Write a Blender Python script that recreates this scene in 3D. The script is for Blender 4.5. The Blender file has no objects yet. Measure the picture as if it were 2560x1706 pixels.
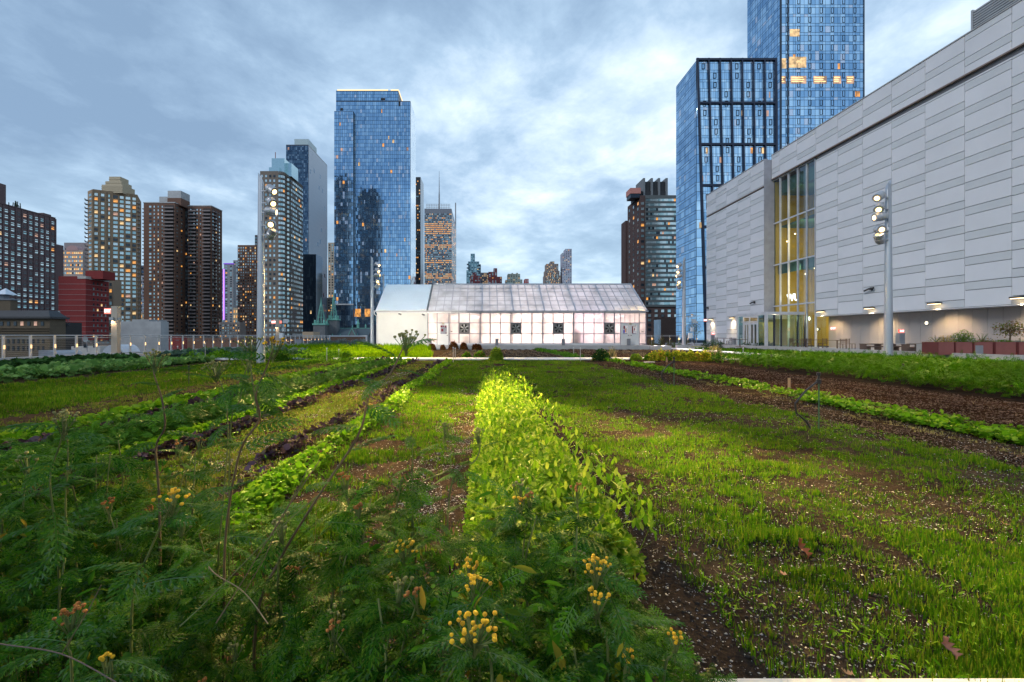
EXPOSURE = 0.6; SKYGAIN = 1.02; SUNE = 1.05; FLOOD = 30000; GROWE = 430; LOBBYE = 95; WALLE = 300
import bpy, math, random
import numpy as np
from mathutils import Vector, Matrix, Euler
random.seed(7); rng = np.random.default_rng(11)
F, CX, CY, H = 1138.0, 1207.0, 839.0, 1.45
PI = math.pi; R = math.radians
scene = bpy.context.scene
col = scene.collection
STREET = -18.0

def P(px, py, Y):
    return Vector(((px-CX)*Y/F, Y, H-(py-CY)*Y/F))
def XX(px, Y): return (px-CX)*Y/F
def ZZ(py, Y): return H-(py-CY)*Y/F

def wloc(o):
    v = Vector((0, 0, 0))
    while o is not None:
        v = v+o.location; o = o.parent
    return v

def tag(o, label=None, cat=None, group=None, kind=None):
    if label: o['label'] = label
    if cat: o['category'] = cat
    if group: o['group'] = group
    if kind: o['kind'] = kind
    return o

def thing(name, label, cat, loc=(0, 0, 0), rz=0, group=None):
    o = bpy.data.objects.new(name, None); col.objects.link(o)
    o.empty_display_size = 0.2
    o.location = loc; o.rotation_euler = (0, 0, rz)
    return tag(o, label, cat, group)

def link(name, me, parent=None, shift=True):
    o = bpy.data.objects.new(name, me); col.objects.link(o)
    if parent is not None: o.parent = parent
    return o

class MB:
    def __init__(s): s.v = []; s.f = []; s.m = []
    def quad(s, a, b, c, d, m=0):
        n = len(s.v); s.v += [tuple(a), tuple(b), tuple(c), tuple(d)]; s.f.append((n, n+1, n+2, n+3)); s.m.append(m)
    def poly(s, pts, m=0):
        n = len(s.v); s.v += [tuple(p) for p in pts]; s.f.append(tuple(range(n, n+len(pts)))); s.m.append(m)
    def box(s, x0, y0, z0, x1, y1, z1, m=0):
        n = len(s.v)
        s.v += [(x0,y0,z0),(x1,y0,z0),(x1,y1,z0),(x0,y1,z0),(x0,y0,z1),(x1,y0,z1),(x1,y1,z1),(x0,y1,z1)]
        for f in ((0,3,2,1),(4,5,6,7),(0,1,5,4),(1,2,6,5),(2,3,7,6),(3,0,4,7)):
            s.f.append(tuple(n+i for i in f)); s.m.append(m)
        return s
    def obox(s, c, u, w, h, su, sw, sh, m=0):
        "box centred at c with unit axes u,w,h and full sizes"
        c = Vector(c); u = Vector(u)*su/2; w = Vector(w)*sw/2; h = Vector(h)*sh/2
        n = len(s.v)
        for a, b, d in ((-1,-1,-1),(1,-1,-1),(1,1,-1),(-1,1,-1),(-1,-1,1),(1,-1,1),(1,1,1),(-1,1,1)):
            s.v.append(tuple(c+u*a+w*b+h*d))
        for f in ((0,3,2,1),(4,5,6,7),(0,1,5,4),(1,2,6,5),(2,3,7,6),(3,0,4,7)):
            s.f.append(tuple(n+i for i in f)); s.m.append(m)
        return s
    def bar(s, a, b, w, h=None, m=0):
        a = Vector(a); b = Vector(b); d = (b-a); L = d.length
        if L < 1e-6: return s
        d /= L; up = Vector((0, 0, 1)) if abs(d.z) < .95 else Vector((0, 1, 0))
        x = d.cross(up).normalized(); y = x.cross(d)
        return s.obox((a+b)/2, d, x, y, L, w, h if h else w, m)
    def prism(s, pts, z0, z1, m=0, mt=None):
        n = len(s.v); k = len(pts)
        s.v += [(p[0], p[1], z0) for p in pts]+[(p[0], p[1], z1) for p in pts]
        for i in range(k):
            j = (i+1) % k; s.f.append((n+i, n+j, n+k+j, n+k+i)); s.m.append(m)
        s.f.append(tuple(range(n+k, n+2*k))); s.m.append(m if mt is None else mt)
        s.f.append(tuple(range(n+k-1, n-1, -1))); s.m.append(m)
        return s
    def tube(s, pts, rad, seg=6, m=0, cap=True):
        pts = [Vector(p) for p in pts]; k = len(pts)
        if not hasattr(rad, '__len__'): rad = [rad]*k
        n = len(s.v); px = None
        for i, p in enumerate(pts):
            d = (pts[min(i+1, k-1)]-pts[max(i-1, 0)]).normalized()
            if px is None:
                px = d.cross(Vector((0, 0, 1)))
                if px.length < .05: px = Vector((1, 0, 0))
            px = (px-d*px.dot(d)).normalized(); py = d.cross(px)
            for j in range(seg):
                a = 2*PI*j/seg; s.v.append(tuple(p+(px*math.cos(a)+py*math.sin(a))*rad[i]))
        for i in range(k-1):
            for j in range(seg):
                a = n+i*seg+j; b = n+i*seg+(j+1) % seg
                s.f.append((a, b, b+seg, a+seg)); s.m.append(m)
        if cap:
            s.f.append(tuple(n+seg-1-j for j in range(seg))); s.m.append(m)
            s.f.append(tuple(n+(k-1)*seg+j for j in range(seg))); s.m.append(m)
        return s
    def build(s, name, mats, parent=None, smooth=False, **kw):
        off = wloc(parent) if parent is not None else Vector((0, 0, 0))
        me = bpy.data.meshes.new(name)
        vs = s.v if off.length == 0 else [(a-off.x, b-off.y, c-off.z) for a, b, c in s.v]
        me.from_pydata(vs, [], s.f)
        if not isinstance(mats, (list, tuple)): mats = [mats]
        for m in mats: me.materials.append(m)
        if len(mats) > 1: me.polygons.foreach_set('material_index', s.m)
        if smooth: me.polygons.foreach_set('use_smooth', [True]*len(s.f))
        me.update()
        o = link(name, me, parent)
        tag(o, **kw)
        return o

def origin_to(o, p):
    "move a parentless mesh's origin to p"
    p = Vector(p); o.data.transform(Matrix.Translation(-p)); o.location = p
    return o

def copy_tree(o, parent=None):
    c = o.copy(); col.objects.link(c); c.parent = parent
    for ch in list(o.children): copy_tree(ch, c)
    return c

# ---------- materials
def _nt(name):
    m = bpy.data.materials.new(name); m.use_nodes = True; nt = m.node_tree
    for n in list(nt.nodes): nt.nodes.remove(n)
    out = nt.nodes.new('ShaderNodeOutputMaterial')
    return m, nt, out
def N(nt, t, **kw):
    n = nt.nodes.new(t)
    for k, v in kw.items():
        if k in n.inputs: n.inputs[k].default_value = v
        else: setattr(n, k, v)
    return n
def c4(c): return (c[0], c[1], c[2], 1)
def M(name, c, rough=.7, metal=0, var=.12, scale=1.5, bump=0, emis=None, es=0, spec=.5, scale2=None):
    m, nt, out = _nt(name); L = nt.links
    b = N(nt, 'ShaderNodeBsdfPrincipled'); b.inputs['Roughness'].default_value = rough
    b.inputs['Metallic'].default_value = metal; b.inputs['Specular IOR Level'].default_value = spec
    L.new(b.outputs[0], out.inputs[0])
    tc = N(nt, 'ShaderNodeTexCoord'); no = N(nt, 'ShaderNodeTexNoise', Scale=scale, Detail=6.0, Roughness=.62)
    L.new(tc.outputs['Object'], no.inputs['Vector'])
    r = N(nt, 'ShaderNodeValToRGB'); L.new(no.outputs['Fac'], r.inputs[0])
    r.color_ramp.elements[0].position = .3; r.color_ramp.elements[1].position = .7
    r.color_ramp.elements[0].color = c4([x*(1-var) for x in c]); r.color_ramp.elements[1].color = c4([min(1, x*(1+var)) for x in c])
    L.new(r.outputs[0], b.inputs['Base Color'])
    if bump:
        n2 = N(nt, 'ShaderNodeTexNoise', Scale=scale2 or scale*8, Detail=4.0); L.new(tc.outputs['Object'], n2.inputs['Vector'])
        bp = N(nt, 'ShaderNodeBump', Strength=bump, Distance=.02); L.new(n2.outputs['Fac'], bp.inputs['Height']); L.new(bp.outputs[0], b.inputs['Normal'])
    if emis:
        b.inputs['Emission Color'].default_value = c4(emis); b.inputs['Emission Strength'].default_value = es
    return m
def leafM(name, cols, trans=.3, rough=.7, patch=.25, pscale=.8):
    m, nt, out = _nt(name); L = nt.links
    g = N(nt, 'ShaderNodeNewGeometry'); r = N(nt, 'ShaderNodeValToRGB')
    while len(r.color_ramp.elements) < len(cols): r.color_ramp.elements.new(.5)
    for i, c in enumerate(cols):
        r.color_ramp.elements[i].position = i/max(1, len(cols)-1); r.color_ramp.elements[i].color = c4(c)
    L.new(g.outputs['Random Per Island'], r.inputs[0])
    tc = N(nt, 'ShaderNodeTexCoord'); no = N(nt, 'ShaderNodeTexNoise', Scale=pscale, Detail=3.0); L.new(tc.outputs['Object'], no.inputs['Vector'])
    hs = N(nt, 'ShaderNodeHueSaturation'); mr = N(nt, 'ShaderNodeMapRange'); L.new(no.outputs['Fac'], mr.inputs[0])
    mr.inputs[1].default_value = .3; mr.inputs[2].default_value = .7; mr.inputs[3].default_value = 1-patch; mr.inputs[4].default_value = 1+patch
    L.new(mr.outputs[0], hs.inputs['Value']); L.new(r.outputs[0], hs.inputs['Color'])
    b = N(nt, 'ShaderNodeBsdfPrincipled'); b.inputs['Roughness'].default_value = rough; b.inputs['Specular IOR Level'].default_value = .02
    L.new(hs.outputs[0], b.inputs['Base Color'])
    t = N(nt, 'ShaderNodeBsdfTranslucent'); L.new(hs.outputs[0], t.inputs[0])
    mx = N(nt, 'ShaderNodeMixShader'); mx.inputs[0].default_value = trans
    L.new(b.outputs[0], mx.inputs[1]); L.new(t.outputs[0], mx.inputs[2]); L.new(mx.outputs[0], out.inputs[0])
    return m
def glow(name, c, s):
    m, nt, out = _nt(name); e = N(nt, 'ShaderNodeEmission'); e.inputs[0].default_value = c4(c); e.inputs[1].default_value = s
    nt.links.new(e.outputs[0], out.inputs[0]); return m
def litM(name, c, s, scale=.6):
    "a lit window: uneven warm light from the room"
    m, nt, out = _nt(name); L = nt.links
    tc = N(nt, 'ShaderNodeTexCoord'); no = N(nt, 'ShaderNodeTexNoise', Scale=scale, Detail=3.0); L.new(tc.outputs['Object'], no.inputs['Vector'])
    r = N(nt, 'ShaderNodeValToRGB'); L.new(no.outputs['Fac'], r.inputs[0]); r.color_ramp.elements[0].position = .35; r.color_ramp.elements[1].position = .62
    r.color_ramp.elements[0].color = c4([x*.3 for x in c]); r.color_ramp.elements[1].color = c4(c)
    b = N(nt, 'ShaderNodeBsdfPrincipled'); b.inputs['Base Color'].default_value = (.05, .05, .05, 1); b.inputs['Roughness'].default_value = .15
    L.new(r.outputs[0], b.inputs['Emission Color']); b.inputs['Emission Strength'].default_value = s
    L.new(b.outputs[0], out.inputs[0]); return m
def glassM(name, transp=.6, tint=(.9, .95, .95), rough=.02):
    m, nt, out = _nt(name); L = nt.links
    t = N(nt, 'ShaderNodeBsdfTransparent'); t.inputs[0].default_value = c4(tint)
    g = N(nt, 'ShaderNodeBsdfGlossy'); g.inputs['Roughness'].default_value = rough; g.inputs[0].default_value = (.8, .9, 1, 1)
    lw = N(nt, 'ShaderNodeLayerWeight', Blend=.35); mr = N(nt, 'ShaderNodeMapRange'); L.new(lw.outputs['Fresnel'], mr.inputs[0])
    mr.inputs[3].default_value = 1-transp; mr.inputs[4].default_value = min(1, 1.35-transp)
    mx = N(nt, 'ShaderNodeMixShader'); L.new(mr.outputs[0], mx.inputs[0]); L.new(t.outputs[0], mx.inputs[1]); L.new(g.outputs[0], mx.inputs[2])
    L.new(mx.outputs[0], out.inputs[0]); return m
def polyM(name, c, transp=.12, diff=.35):
    "milky twin-wall polycarbonate sheet"
    m, nt, out = _nt(name); L = nt.links
    tc = N(nt, 'ShaderNodeTexCoord'); no = N(nt, 'ShaderNodeTexNoise', Scale=.7, Detail=5.0); L.new(tc.outputs['Object'], no.inputs['Vector'])
    r = N(nt, 'ShaderNodeValToRGB'); L.new(no.outputs['Fac'], r.inputs[0]); r.color_ramp.elements[0].position = .3; r.color_ramp.elements[1].position = .65
    r.color_ramp.elements[0].color = c4([x*.62 for x in c]); r.color_ramp.elements[1].color = c4(c)
    tl = N(nt, 'ShaderNodeBsdfTranslucent'); L.new(r.outputs[0], tl.inputs[0])
    b = N(nt, 'ShaderNodeBsdfPrincipled'); L.new(r.outputs[0], b.inputs['Base Color']); b.inputs['Roughness'].default_value = .25
    mx = N(nt, 'ShaderNodeMixShader'); mx.inputs[0].default_value = diff; L.new(tl.outputs[0], mx.inputs[1]); L.new(b.outputs[0], mx.inputs[2])
    tr = N(nt, 'ShaderNodeBsdfTransparent'); m2 = N(nt, 'ShaderNodeMixShader'); m2.inputs[0].default_value = transp
    L.new(mx.outputs[0], m2.inputs[1]); L.new(tr.outputs[0], m2.inputs[2]); L.new(m2.outputs[0], out.inputs[0])
    return m
def brickM(name, c, c2, scale=1.0, rough=.85):
    m, nt, out = _nt(name); L = nt.links
    tc = N(nt, 'ShaderNodeTexCoord'); no = N(nt, 'ShaderNodeTexNoise', Scale=.08, Detail=8.0, Roughness=.7); L.new(tc.outputs['Object'], no.inputs['Vector'])
    sp = N(nt, 'ShaderNodeSeparateXYZ'); L.new(tc.outputs['Object'], sp.inputs[0])
    ad = N(nt, 'ShaderNodeMath', operation='ADD'); L.new(sp.outputs[0], ad.inputs[0]); L.new(sp.outputs[1], ad.inputs[1])
    cb = N(nt, 'ShaderNodeCombineXYZ'); L.new(ad.outputs[0], cb.inputs[0]); L.new(sp.outputs[2], cb.inputs[1])
    br = N(nt, 'ShaderNodeTexBrick'); L.new(cb.outputs[0], br.inputs['Vector']); br.inputs['Scale'].default_value = scale
    br.inputs['Color1'].default_value = c4(c); br.inputs['Color2'].default_value = c4(c2); br.inputs['Mortar'].default_value = c4([x*.6 for x in c]); br.inputs['Mortar Size'].default_value = .03
    mx = N(nt, 'ShaderNodeMixRGB', blend_type='MULTIPLY'); mx.inputs[0].default_value = .5
    L.new(br.outputs[0], mx.inputs[1]); L.new(no.outputs['Color'], mx.inputs[2])
    r = N(nt, 'ShaderNodeHueSaturation'); r.inputs['Value'].default_value = 1.35; r.inputs['Saturation'].default_value = 1.0; L.new(mx.outputs[0], r.inputs['Color'])
    # keep the noise neutral
    bw = N(nt, 'ShaderNodeRGBToBW'); L.new(no.outputs['Color'], bw.inputs[0]); L.new(bw.outputs[0], mx.inputs[2])
    b = N(nt, 'ShaderNodeBsdfPrincipled'); b.inputs['Roughness'].default_value = rough; b.inputs['Specular IOR Level'].default_value = .2
    L.new(r.outputs[0], b.inputs['Base Color']); L.new(b.outputs[0], out.inputs[0]); return m

# ---------- numpy scatter
def vnoise(x, y, seed=0):
    def h(i, j):
        n = (i*374761393+j*668265263+seed*1442695) & 0x7fffffff
        n = ((n ^ (n >> 13))*1274126177) & 0x7fffffff
        return ((n ^ (n >> 16)) & 0xffff)/65535.0
    xi = np.floor(x).astype(np.int64); yi = np.floor(y).astype(np.int64); fx = x-xi; fy = y-yi
    fx = fx*fx*(3-2*fx); fy = fy*fy*(3-2*fy)
    a = h(xi, yi); b = h(xi+1, yi); c = h(xi, yi+1); d = h(xi+1, yi+1)
    return (a*(1-fx)+b*fx)*(1-fy)+(c*(1-fx)+d*fx)*fy
def fbm(x, y, seed=0, o=4):
    s = 0; a = .5
    for i in range(o): s = s+a*vnoise(x*2**i+17*i, y*2**i-9*i, seed+i); a *= .5
    return s/(1-.5**o)

def rotm(yaw, tilt, roll=None):
    cy, sy = np.cos(yaw), np.sin(yaw); ct, st = np.cos(tilt), np.sin(tilt)
    n = len(yaw); Rz = np.zeros((n,3,3)); Rz[:,0,0]=cy; Rz[:,0,1]=-sy; Rz[:,1,0]=sy; Rz[:,1,1]=cy; Rz[:,2,2]=1
    Rx = np.zeros((n,3,3)); Rx[:,0,0]=1; Rx[:,1,1]=ct; Rx[:,1,2]=-st; Rx[:,2,1]=st; Rx[:,2,2]=ct
    m = np.einsum('nij,njk->nik', Rz, Rx)
    if roll is not None:
        cr, sr = np.cos(roll), np.sin(roll); Ry = np.zeros((n,3,3)); Ry[:,0,0]=cr; Ry[:,0,2]=sr; Ry[:,1,1]=1; Ry[:,2,0]=-sr; Ry[:,2,2]=cr
        m = np.einsum('nij,njk->nik', m, Ry)
    return m

def raw_mesh(name, V, faces_flat, sizes, mats, midx=None):
    me = bpy.data.meshes.new(name)
    me.vertices.add(len(V)); me.vertices.foreach_set('co', np.ascontiguousarray(V, dtype=np.float32).ravel())
    me.loops.add(len(faces_flat)); me.loops.foreach_set('vertex_index', faces_flat.astype(np.int32))
    st = np.concatenate(([0], np.cumsum(sizes)[:-1])).astype(np.int32)
    me.polygons.add(len(sizes)); me.polygons.foreach_set('loop_start', st)
    try: me.polygons.foreach_set('loop_total', np.asarray(sizes, dtype=np.int32))
    except Exception: pass
    for m in (mats if isinstance(mats, (list, tuple)) else [mats]): me.materials.append(m)
    if midx is not None: me.polygons.foreach_set('material_index', midx.astype(np.int32))
    me.update(calc_edges=True); me.validate(verbose=False)
    return me

def scatter(name, tmpl, pos, rot, scl, mats, parent=None, midx=None, **kw):
    "tmpl=(verts, faces); pos (n,3); rot (n,3,3); scl (n,3)"
    tv, tf = tmpl; tv = np.asarray(tv, float); n = len(pos); k = len(tv)
    V = np.einsum('nij,nkj->nki', rot, tv[None]*scl[:, None, :])+pos[:, None, :]
    if parent is not None: V = V-np.array(wloc(parent))[None, None, :]
    flat = np.concatenate([np.array(f) for f in tf]); sizes = np.array([len(f) for f in tf])
    FF = (flat[None]+(np.arange(n)*k)[:, None]).ravel(); S = np.tile(sizes, n)
    mi = None if midx is None else np.repeat(midx, len(tf))
    o = link(name, raw_mesh(name, V.reshape(-1, 3), FF, S, mats, mi), parent)
    return tag(o, **kw)

# templates: grow along +Y (leaf) or +Z (blade)
BLADE = ([(-.5,0,0),(.5,0,0),(.38,.12,.55),(-.38,.12,.55),(0,.42,1)], [(0,1,2,3),(3,2,4)])
OVAL = ([(0,0,0),(.32,.22,.04),(.42,.5,.05),(.26,.82,.0),(0,1,-.06),(-.26,.82,.0),(-.42,.5,.05),(-.32,.22,.04),(0,.5,-.02)],
        [(0,1,2,8),(8,2,3,4),(8,4,5,6),(0,8,6,7)])
LANCE = ([(0,0,0),(.14,.3,.03),(.12,.65,.02),(0,1,-.1),(-.12,.65,.02),(-.14,.3,.03)], [(0,1,2,3),(0,3,4,5)])
RUFF = ([(0,0,0),(.25,.1,.1),(.5,.35,.02),(.38,.55,.18),(.45,.85,.05),(.12,.9,.16),(0,1.05,0),(-.15,.88,.15),(-.42,.8,.03),(-.36,.5,.17),(-.5,.3,.0),(-.22,.1,.1)],
        [(0,1,2,3),(0,3,4,5),(0,5,6,7),(0,7,8,9),(0,9,10,11)])
STONE = ([(1,0,0),(0,1,0),(-1,0,0),(0,-1,0),(0,0,.8),(0,0,-.5)], [(0,1,4),(1,2,4),(2,3,4),(3,0,4),(1,0,5),(2,1,5),(3,2,5),(0,3,5)])
def fern(npair=9, wid=.3, droop=.28, teeth=3, body=1.0, th=.62):
    V = []; Fc = []
    def z(y): return -droop*y*y
    w = .012
    for i in range(6):
        y = i/5; V += [(-w,y,z(y)+.004),(w,y,z(y)+.004)]
    for i in range(5): a = 2*i; Fc.append((a,a+1,a+3,a+2))
    for i in range(npair):
        t = .12+.86*i/(npair-1); l = wid*(math.sin(PI*(.12+.8*t))**.7)*(1.05-.25*t); 
        for sgn in (-1, 1):
            ang = R(62-22*t); d = Vector((sgn*math.sin(ang), math.cos(ang), 0)); nrm = Vector((-d.y*sgn, d.x*sgn, 0))
            b = Vector((0, t, z(t)))
            def pt(u, v, dz=0):
                p = b+d*(u*l)+nrm*(v*l*.42); p.z = z(max(0, min(1.1, p.y)))-.12*abs(p.x)+dz*.02; return tuple(p)
            n = len(V); prof = [(0,0)]
            for k in range(teeth):
                u = .15+.8*(k+.2)/teeth; prof.append((u, .22-.1*u)); prof.append((u+.16, .46-.3*u))
            up = prof[1:]; 
            # central spine strip plus toothed triangles on both sides
            for (u, v) in [(0,.06),(.3,.3),(.7,.24),(1.04,0),(.7,-.24),(.3,-.3),(0,-.06)]: V.append(pt(u, v*body))
            Fc.append(tuple(n+q for q in range(7)))
            for k in range(teeth):
                u0 = .06+.84*k/teeth; u1 = u0+.84/teeth; hgt = th*(1-.55*u0)
                for sd in (-1, 1):
                    m = len(V); V += [pt(u0, 0, 1), pt(u1, 0, 1), pt(u1+.1, sd*hgt, 0)]
                    Fc.append((m, m+1, m+2))
    return (V, Fc)
FERN = fern(9, .30, .3, 3, .60, .58); FERN_LO = fern(7, .32, .3, 1, .8); CARROT = fern(6, .40, .5, 1, .22, .5)
# ======================= camera, sky, light
cam = bpy.data.objects.new('camera', bpy.data.cameras.new('camera')); col.objects.link(cam)
cam.location = (0, 0, H); cam.rotation_euler = (PI/2, 0, 0)
cam.data.lens = 16.0; cam.data.sensor_width = 36; cam.data.shift_x = (1280-CX)/2560; cam.data.shift_y = -(853-CY)/2560
cam.data.clip_end = 9000; cam.data.clip_start = .05
scene.camera = cam
scene.view_settings.view_transform = 'Standard'; scene.view_settings.look = 'None'; scene.view_settings.exposure = EXPOSURE; scene.view_settings.gamma = 1
scene.cycles.max_bounces = 7; scene.cycles.transparent_max_bounces = 10; scene.cycles.sample_clamp_indirect = 4; scene.cycles.caustics_reflective = False; scene.cycles.caustics_refractive = False

w = bpy.data.worlds.new('World'); scene.world = w; w.use_nodes = True; nt = w.node_tree; L = nt.links
for n in list(nt.nodes): nt.nodes.remove(n)
SUN_EL, SUN_AZ = R(32), R(232)      # from behind and left of the camera
out = N(nt, 'ShaderNodeOutputWorld'); bg = N(nt, 'ShaderNodeBackground'); bg.inputs[1].default_value = .1; L.new(bg.outputs[0], out.inputs[0])
sky = N(nt, 'ShaderNodeTexSky', sky_type='NISHITA'); sky.sun_disc = False; sky.sun_elevation = SUN_EL; sky.sun_rotation = SUN_AZ; sky.ozone_density = 3
tc = N(nt, 'ShaderNodeTexCoord'); sp = N(nt, 'ShaderNodeSeparateXYZ'); L.new(tc.outputs['Generated'], sp.inputs[0])
def math_(op, a, b=None, c=None):
    n = N(nt, 'ShaderNodeMath', operation=op)
    for i, v in enumerate((a, b, c)):
        if v is None: continue
        if hasattr(v, 'is_linked') or hasattr(v, 'links'): L.new(v, n.inputs[i])
        else: n.inputs[i].default_value = v
    return n.outputs[0]
zc = math_('MAXIMUM', sp.outputs[2], 0.0); den = math_('ADD', zc, .16)
u = math_('DIVIDE', sp.outputs[0], den); v = math_('DIVIDE', sp.outputs[1], den)
cb = N(nt, 'ShaderNodeCombineXYZ'); L.new(u, cb.inputs[0]); L.new(v, cb.inputs[1])
mp = N(nt, 'ShaderNodeMapping'); L.new(cb.outputs[0], mp.inputs[0]); mp.inputs['Rotation'].default_value = (0, 0, R(-28)); mp.inputs['Scale'].default_value = (1.0, .85, 1); mp.inputs['Location'].default_value = (3.1, 1.7, 0)
n1 = N(nt, 'ShaderNodeTexNoise', Scale=.55, Detail=9.0, Roughness=.58, Distortion=.15); L.new(mp.outputs[0], n1.inputs['Vector'])
n2 = N(nt, 'ShaderNodeTexNoise', Scale=2.6, Detail=10.0, Roughness=.62, Distortion=.15); L.new(mp.outputs[0], n2.inputs['Vector'])
# the cloud deck is thicker (greyer) to the left and overhead, thinner to the right and low down
side = math_('MULTIPLY', sp.outputs[0], .16)
low = math_('MULTIPLY', zc, -.16)
f = math_('ADD', math_('MULTIPLY', n1.outputs['Fac'], .95), math_('MULTIPLY', n2.outputs['Fac'], .62))
f = math_('ADD', math_('ADD', f, side), low); f = math_('ADD', f, -.19)
rp = N(nt, 'ShaderNodeValToRGB'); L.new(f, rp.inputs[0]); e = rp.color_ramp.elements
e[0].position = .40; e[0].color = (.19, .285, .415, 1); e[1].position = .78; e[1].color = (.70, .79, .87, 1)
k = e.new(.50); k.color = (.245, .355, .495, 1); k = e.new(.58); k.color = (.32, .445, .59, 1); k = e.new(.68); k.color = (.49, .61, .73, 1)
hz = N(nt, 'ShaderNodeMapRange'); L.new(zc, hz.inputs[0]); hz.inputs[1].default_value = 0; hz.inputs[2].default_value = .3; hz.inputs[3].default_value = .55; hz.inputs[4].default_value = 0
mh = N(nt, 'ShaderNodeMixRGB'); L.new(hz.outputs[0], mh.inputs[0]); L.new(rp.outputs[0], mh.inputs[1]); mh.inputs[2].default_value = (.46, .62, .71, 1)
sc = N(nt, 'ShaderNodeVectorMath', operation='SCALE'); L.new(mh.outputs[0], sc.inputs[0]); sc.inputs['Scale'].default_value = 10*SKYGAIN
cov = N(nt, 'ShaderNodeMapRange'); L.new(f, cov.inputs[0]); cov.inputs[1].default_value = .35; cov.inputs[2].default_value = .6; cov.inputs[3].default_value = .9; cov.inputs[4].default_value = .98
mx = N(nt, 'ShaderNodeMixRGB'); L.new(cov.outputs[0], mx.inputs[0]); L.new(sky.outputs[0], mx.inputs[1]); L.new(sc.outputs[0], mx.inputs[2])
L.new(mx.outputs[0], bg.inputs[0])

sl = bpy.data.lights.new('sun', 'SUN'); sl.energy = SUNE; sl.angle = R(20); sl.color = (1, .96, .94)
so = bpy.data.objects.new('sun', sl); col.objects.link(so)
sd = Vector((math.sin(SUN_AZ)*math.cos(SUN_EL), math.cos(SUN_AZ)*math.cos(SUN_EL), math.sin(SUN_EL)))
so.rotation_euler = (-sd).to_track_quat('-Z', 'Y').to_euler(); so.location = sd*60+Vector((0, 0, 30))

# ======================= city materials
m_street = M('asphalt', (.05, .05, .055), .9, scale=.1)
m_win = [M('window_pale', (.52, .63, .66), .15, .7, var=.25, scale=.2), M('window_teal', (.30, .46, .50), .12, .7, var=.25, scale=.2), M('window_dark', (.03, .045, .06), .12, .4, var=.3, scale=.2)]
m_lit = [litM('window_amber', (1, .42, .08), .8), litM('window_cream', (1, .66, .30), .8), litM('window_rose', (1, .58, .42), .45)]
m_fr = M('dark_mullion', (.02, .035, .06), .4, .3)
WM = m_win+m_lit
_wc = {}
def wmesh(wd, hg, mi, dep=.12):
    k = (round(wd, 1), round(hg, 1), mi)
    if k not in _wc:
        b = MB(); b.box(-wd/2, -dep, -hg/2, wd/2, .05, hg/2)
        me = bpy.data.meshes.new('window'); me.from_pydata(b.v, [], b.f); me.materials.append(WM[mi]); me.update(); _wc[k] = me
    return _wc[k]
class Wins:
    def __init__(s, root): s.root = root; s.L = []
    def face(s, p, q, z0, z1, cols, rows, fw=.5, fh=.55, wts=(4,4,3,.5,.4,.2), skip=None, widths=None, px_min=True, keep=1.0):
        p = Vector(p).to_2d(); q = Vector(q).to_2d(); d = q-p; Ln = d.length; d /= Ln; ang = math.atan2(d.y, d.x)
        nrm = Vector((d.y, -d.x))     # outward (right-hand side of p->q is outside)
        cw = Ln/cols; rh = (z1-z0)/rows
        for r in range(rows):
            for c in range(cols):
                if skip and skip(c, r): continue
                if random.random() > keep: continue
                f = widths[c % len(widths)] if widths else fw
                o = p+d*(cw*(c+.5)); z = z0+rh*(r+.5)
                s.L.append((o.x, o.y, z, ang, cw*f, rh*fh, random.choices(range(6), wts)[0], nrm))
    def finish(s, n=100, name='window'):
        def size(t):
            v = Vector((t[0], t[1])); dist = v.length; cs = max(0, -(v/dist).dot(t[7]))
            yy = CY-(t[2]-H)*F/max(1, t[1]); px = CX+t[0]*F/max(1, t[1])
            ok = 0 < yy < 835 and 0 < px < 2560 and cs > .03
            return (t[4]*t[5]*cs/dist**2) if ok else -1
        L2 = sorted(s.L, key=lambda t: (-(t[6] >= 3)*(size(t) > 0), -size(t)))
        L2 = [t for t in L2 if size(t) > -2]
        for t in L2[:n]:
            o = link(name, wmesh(t[4], t[5], t[6]), s.root); o.location = Vector(t[:3])-wloc(s.root); o.rotation_euler = (0, 0, t[3])
            if t[6] >= 3: o['label'] = 'lit window glowing warm'
        if len(L2) > n:
            b = MB()
            for t in L2[n:]:
                u = Vector((math.cos(t[3]), math.sin(t[3]), 0)); nn = Vector((t[7].x, t[7].y, 0))
                b.obox((t[0]+nn.x*.035, t[1]+nn.y*.035, t[2]), u, nn, (0, 0, 1), t[4], .17, t[5], t[6])
            b.build('windows', WM, s.root, kind='stuff')

def block(root, pts, z1, mat, z0=STREET, roofm=None, name='wall', parapet=.9, pw=.35):
    "body of a building with a raised parapet; pts counter-clockwise"
    b = MB(); b.prism(pts, z0, z1-parapet if parapet else z1, 0, 1)
    if parapet:
        n = len(pts)
        cx = sum(p[0] for p in pts)/n; cy = sum(p[1] for p in pts)/n
        for i in range(n):
            p = Vector(pts[i]).to_2d(); q = Vector(pts[(i+1) % n]).to_2d(); d = (q-p).normalized(); nn = Vector((-d.y, d.x))
            if (q-p).length < 2*pw+.1: continue
            p = p+d*(pw+.003); q = q-d*.004
            b.prism([tuple(p), tuple(q), tuple(q+nn*pw), tuple(p+nn*pw)], z1-parapet+.004, z1+.001*i, 0)
    return b.build(name, [mat, roofm or m_roof], root)
m_roof = M('roof_gravel', (.12, .12, .13), .95, scale=.3)

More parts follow.
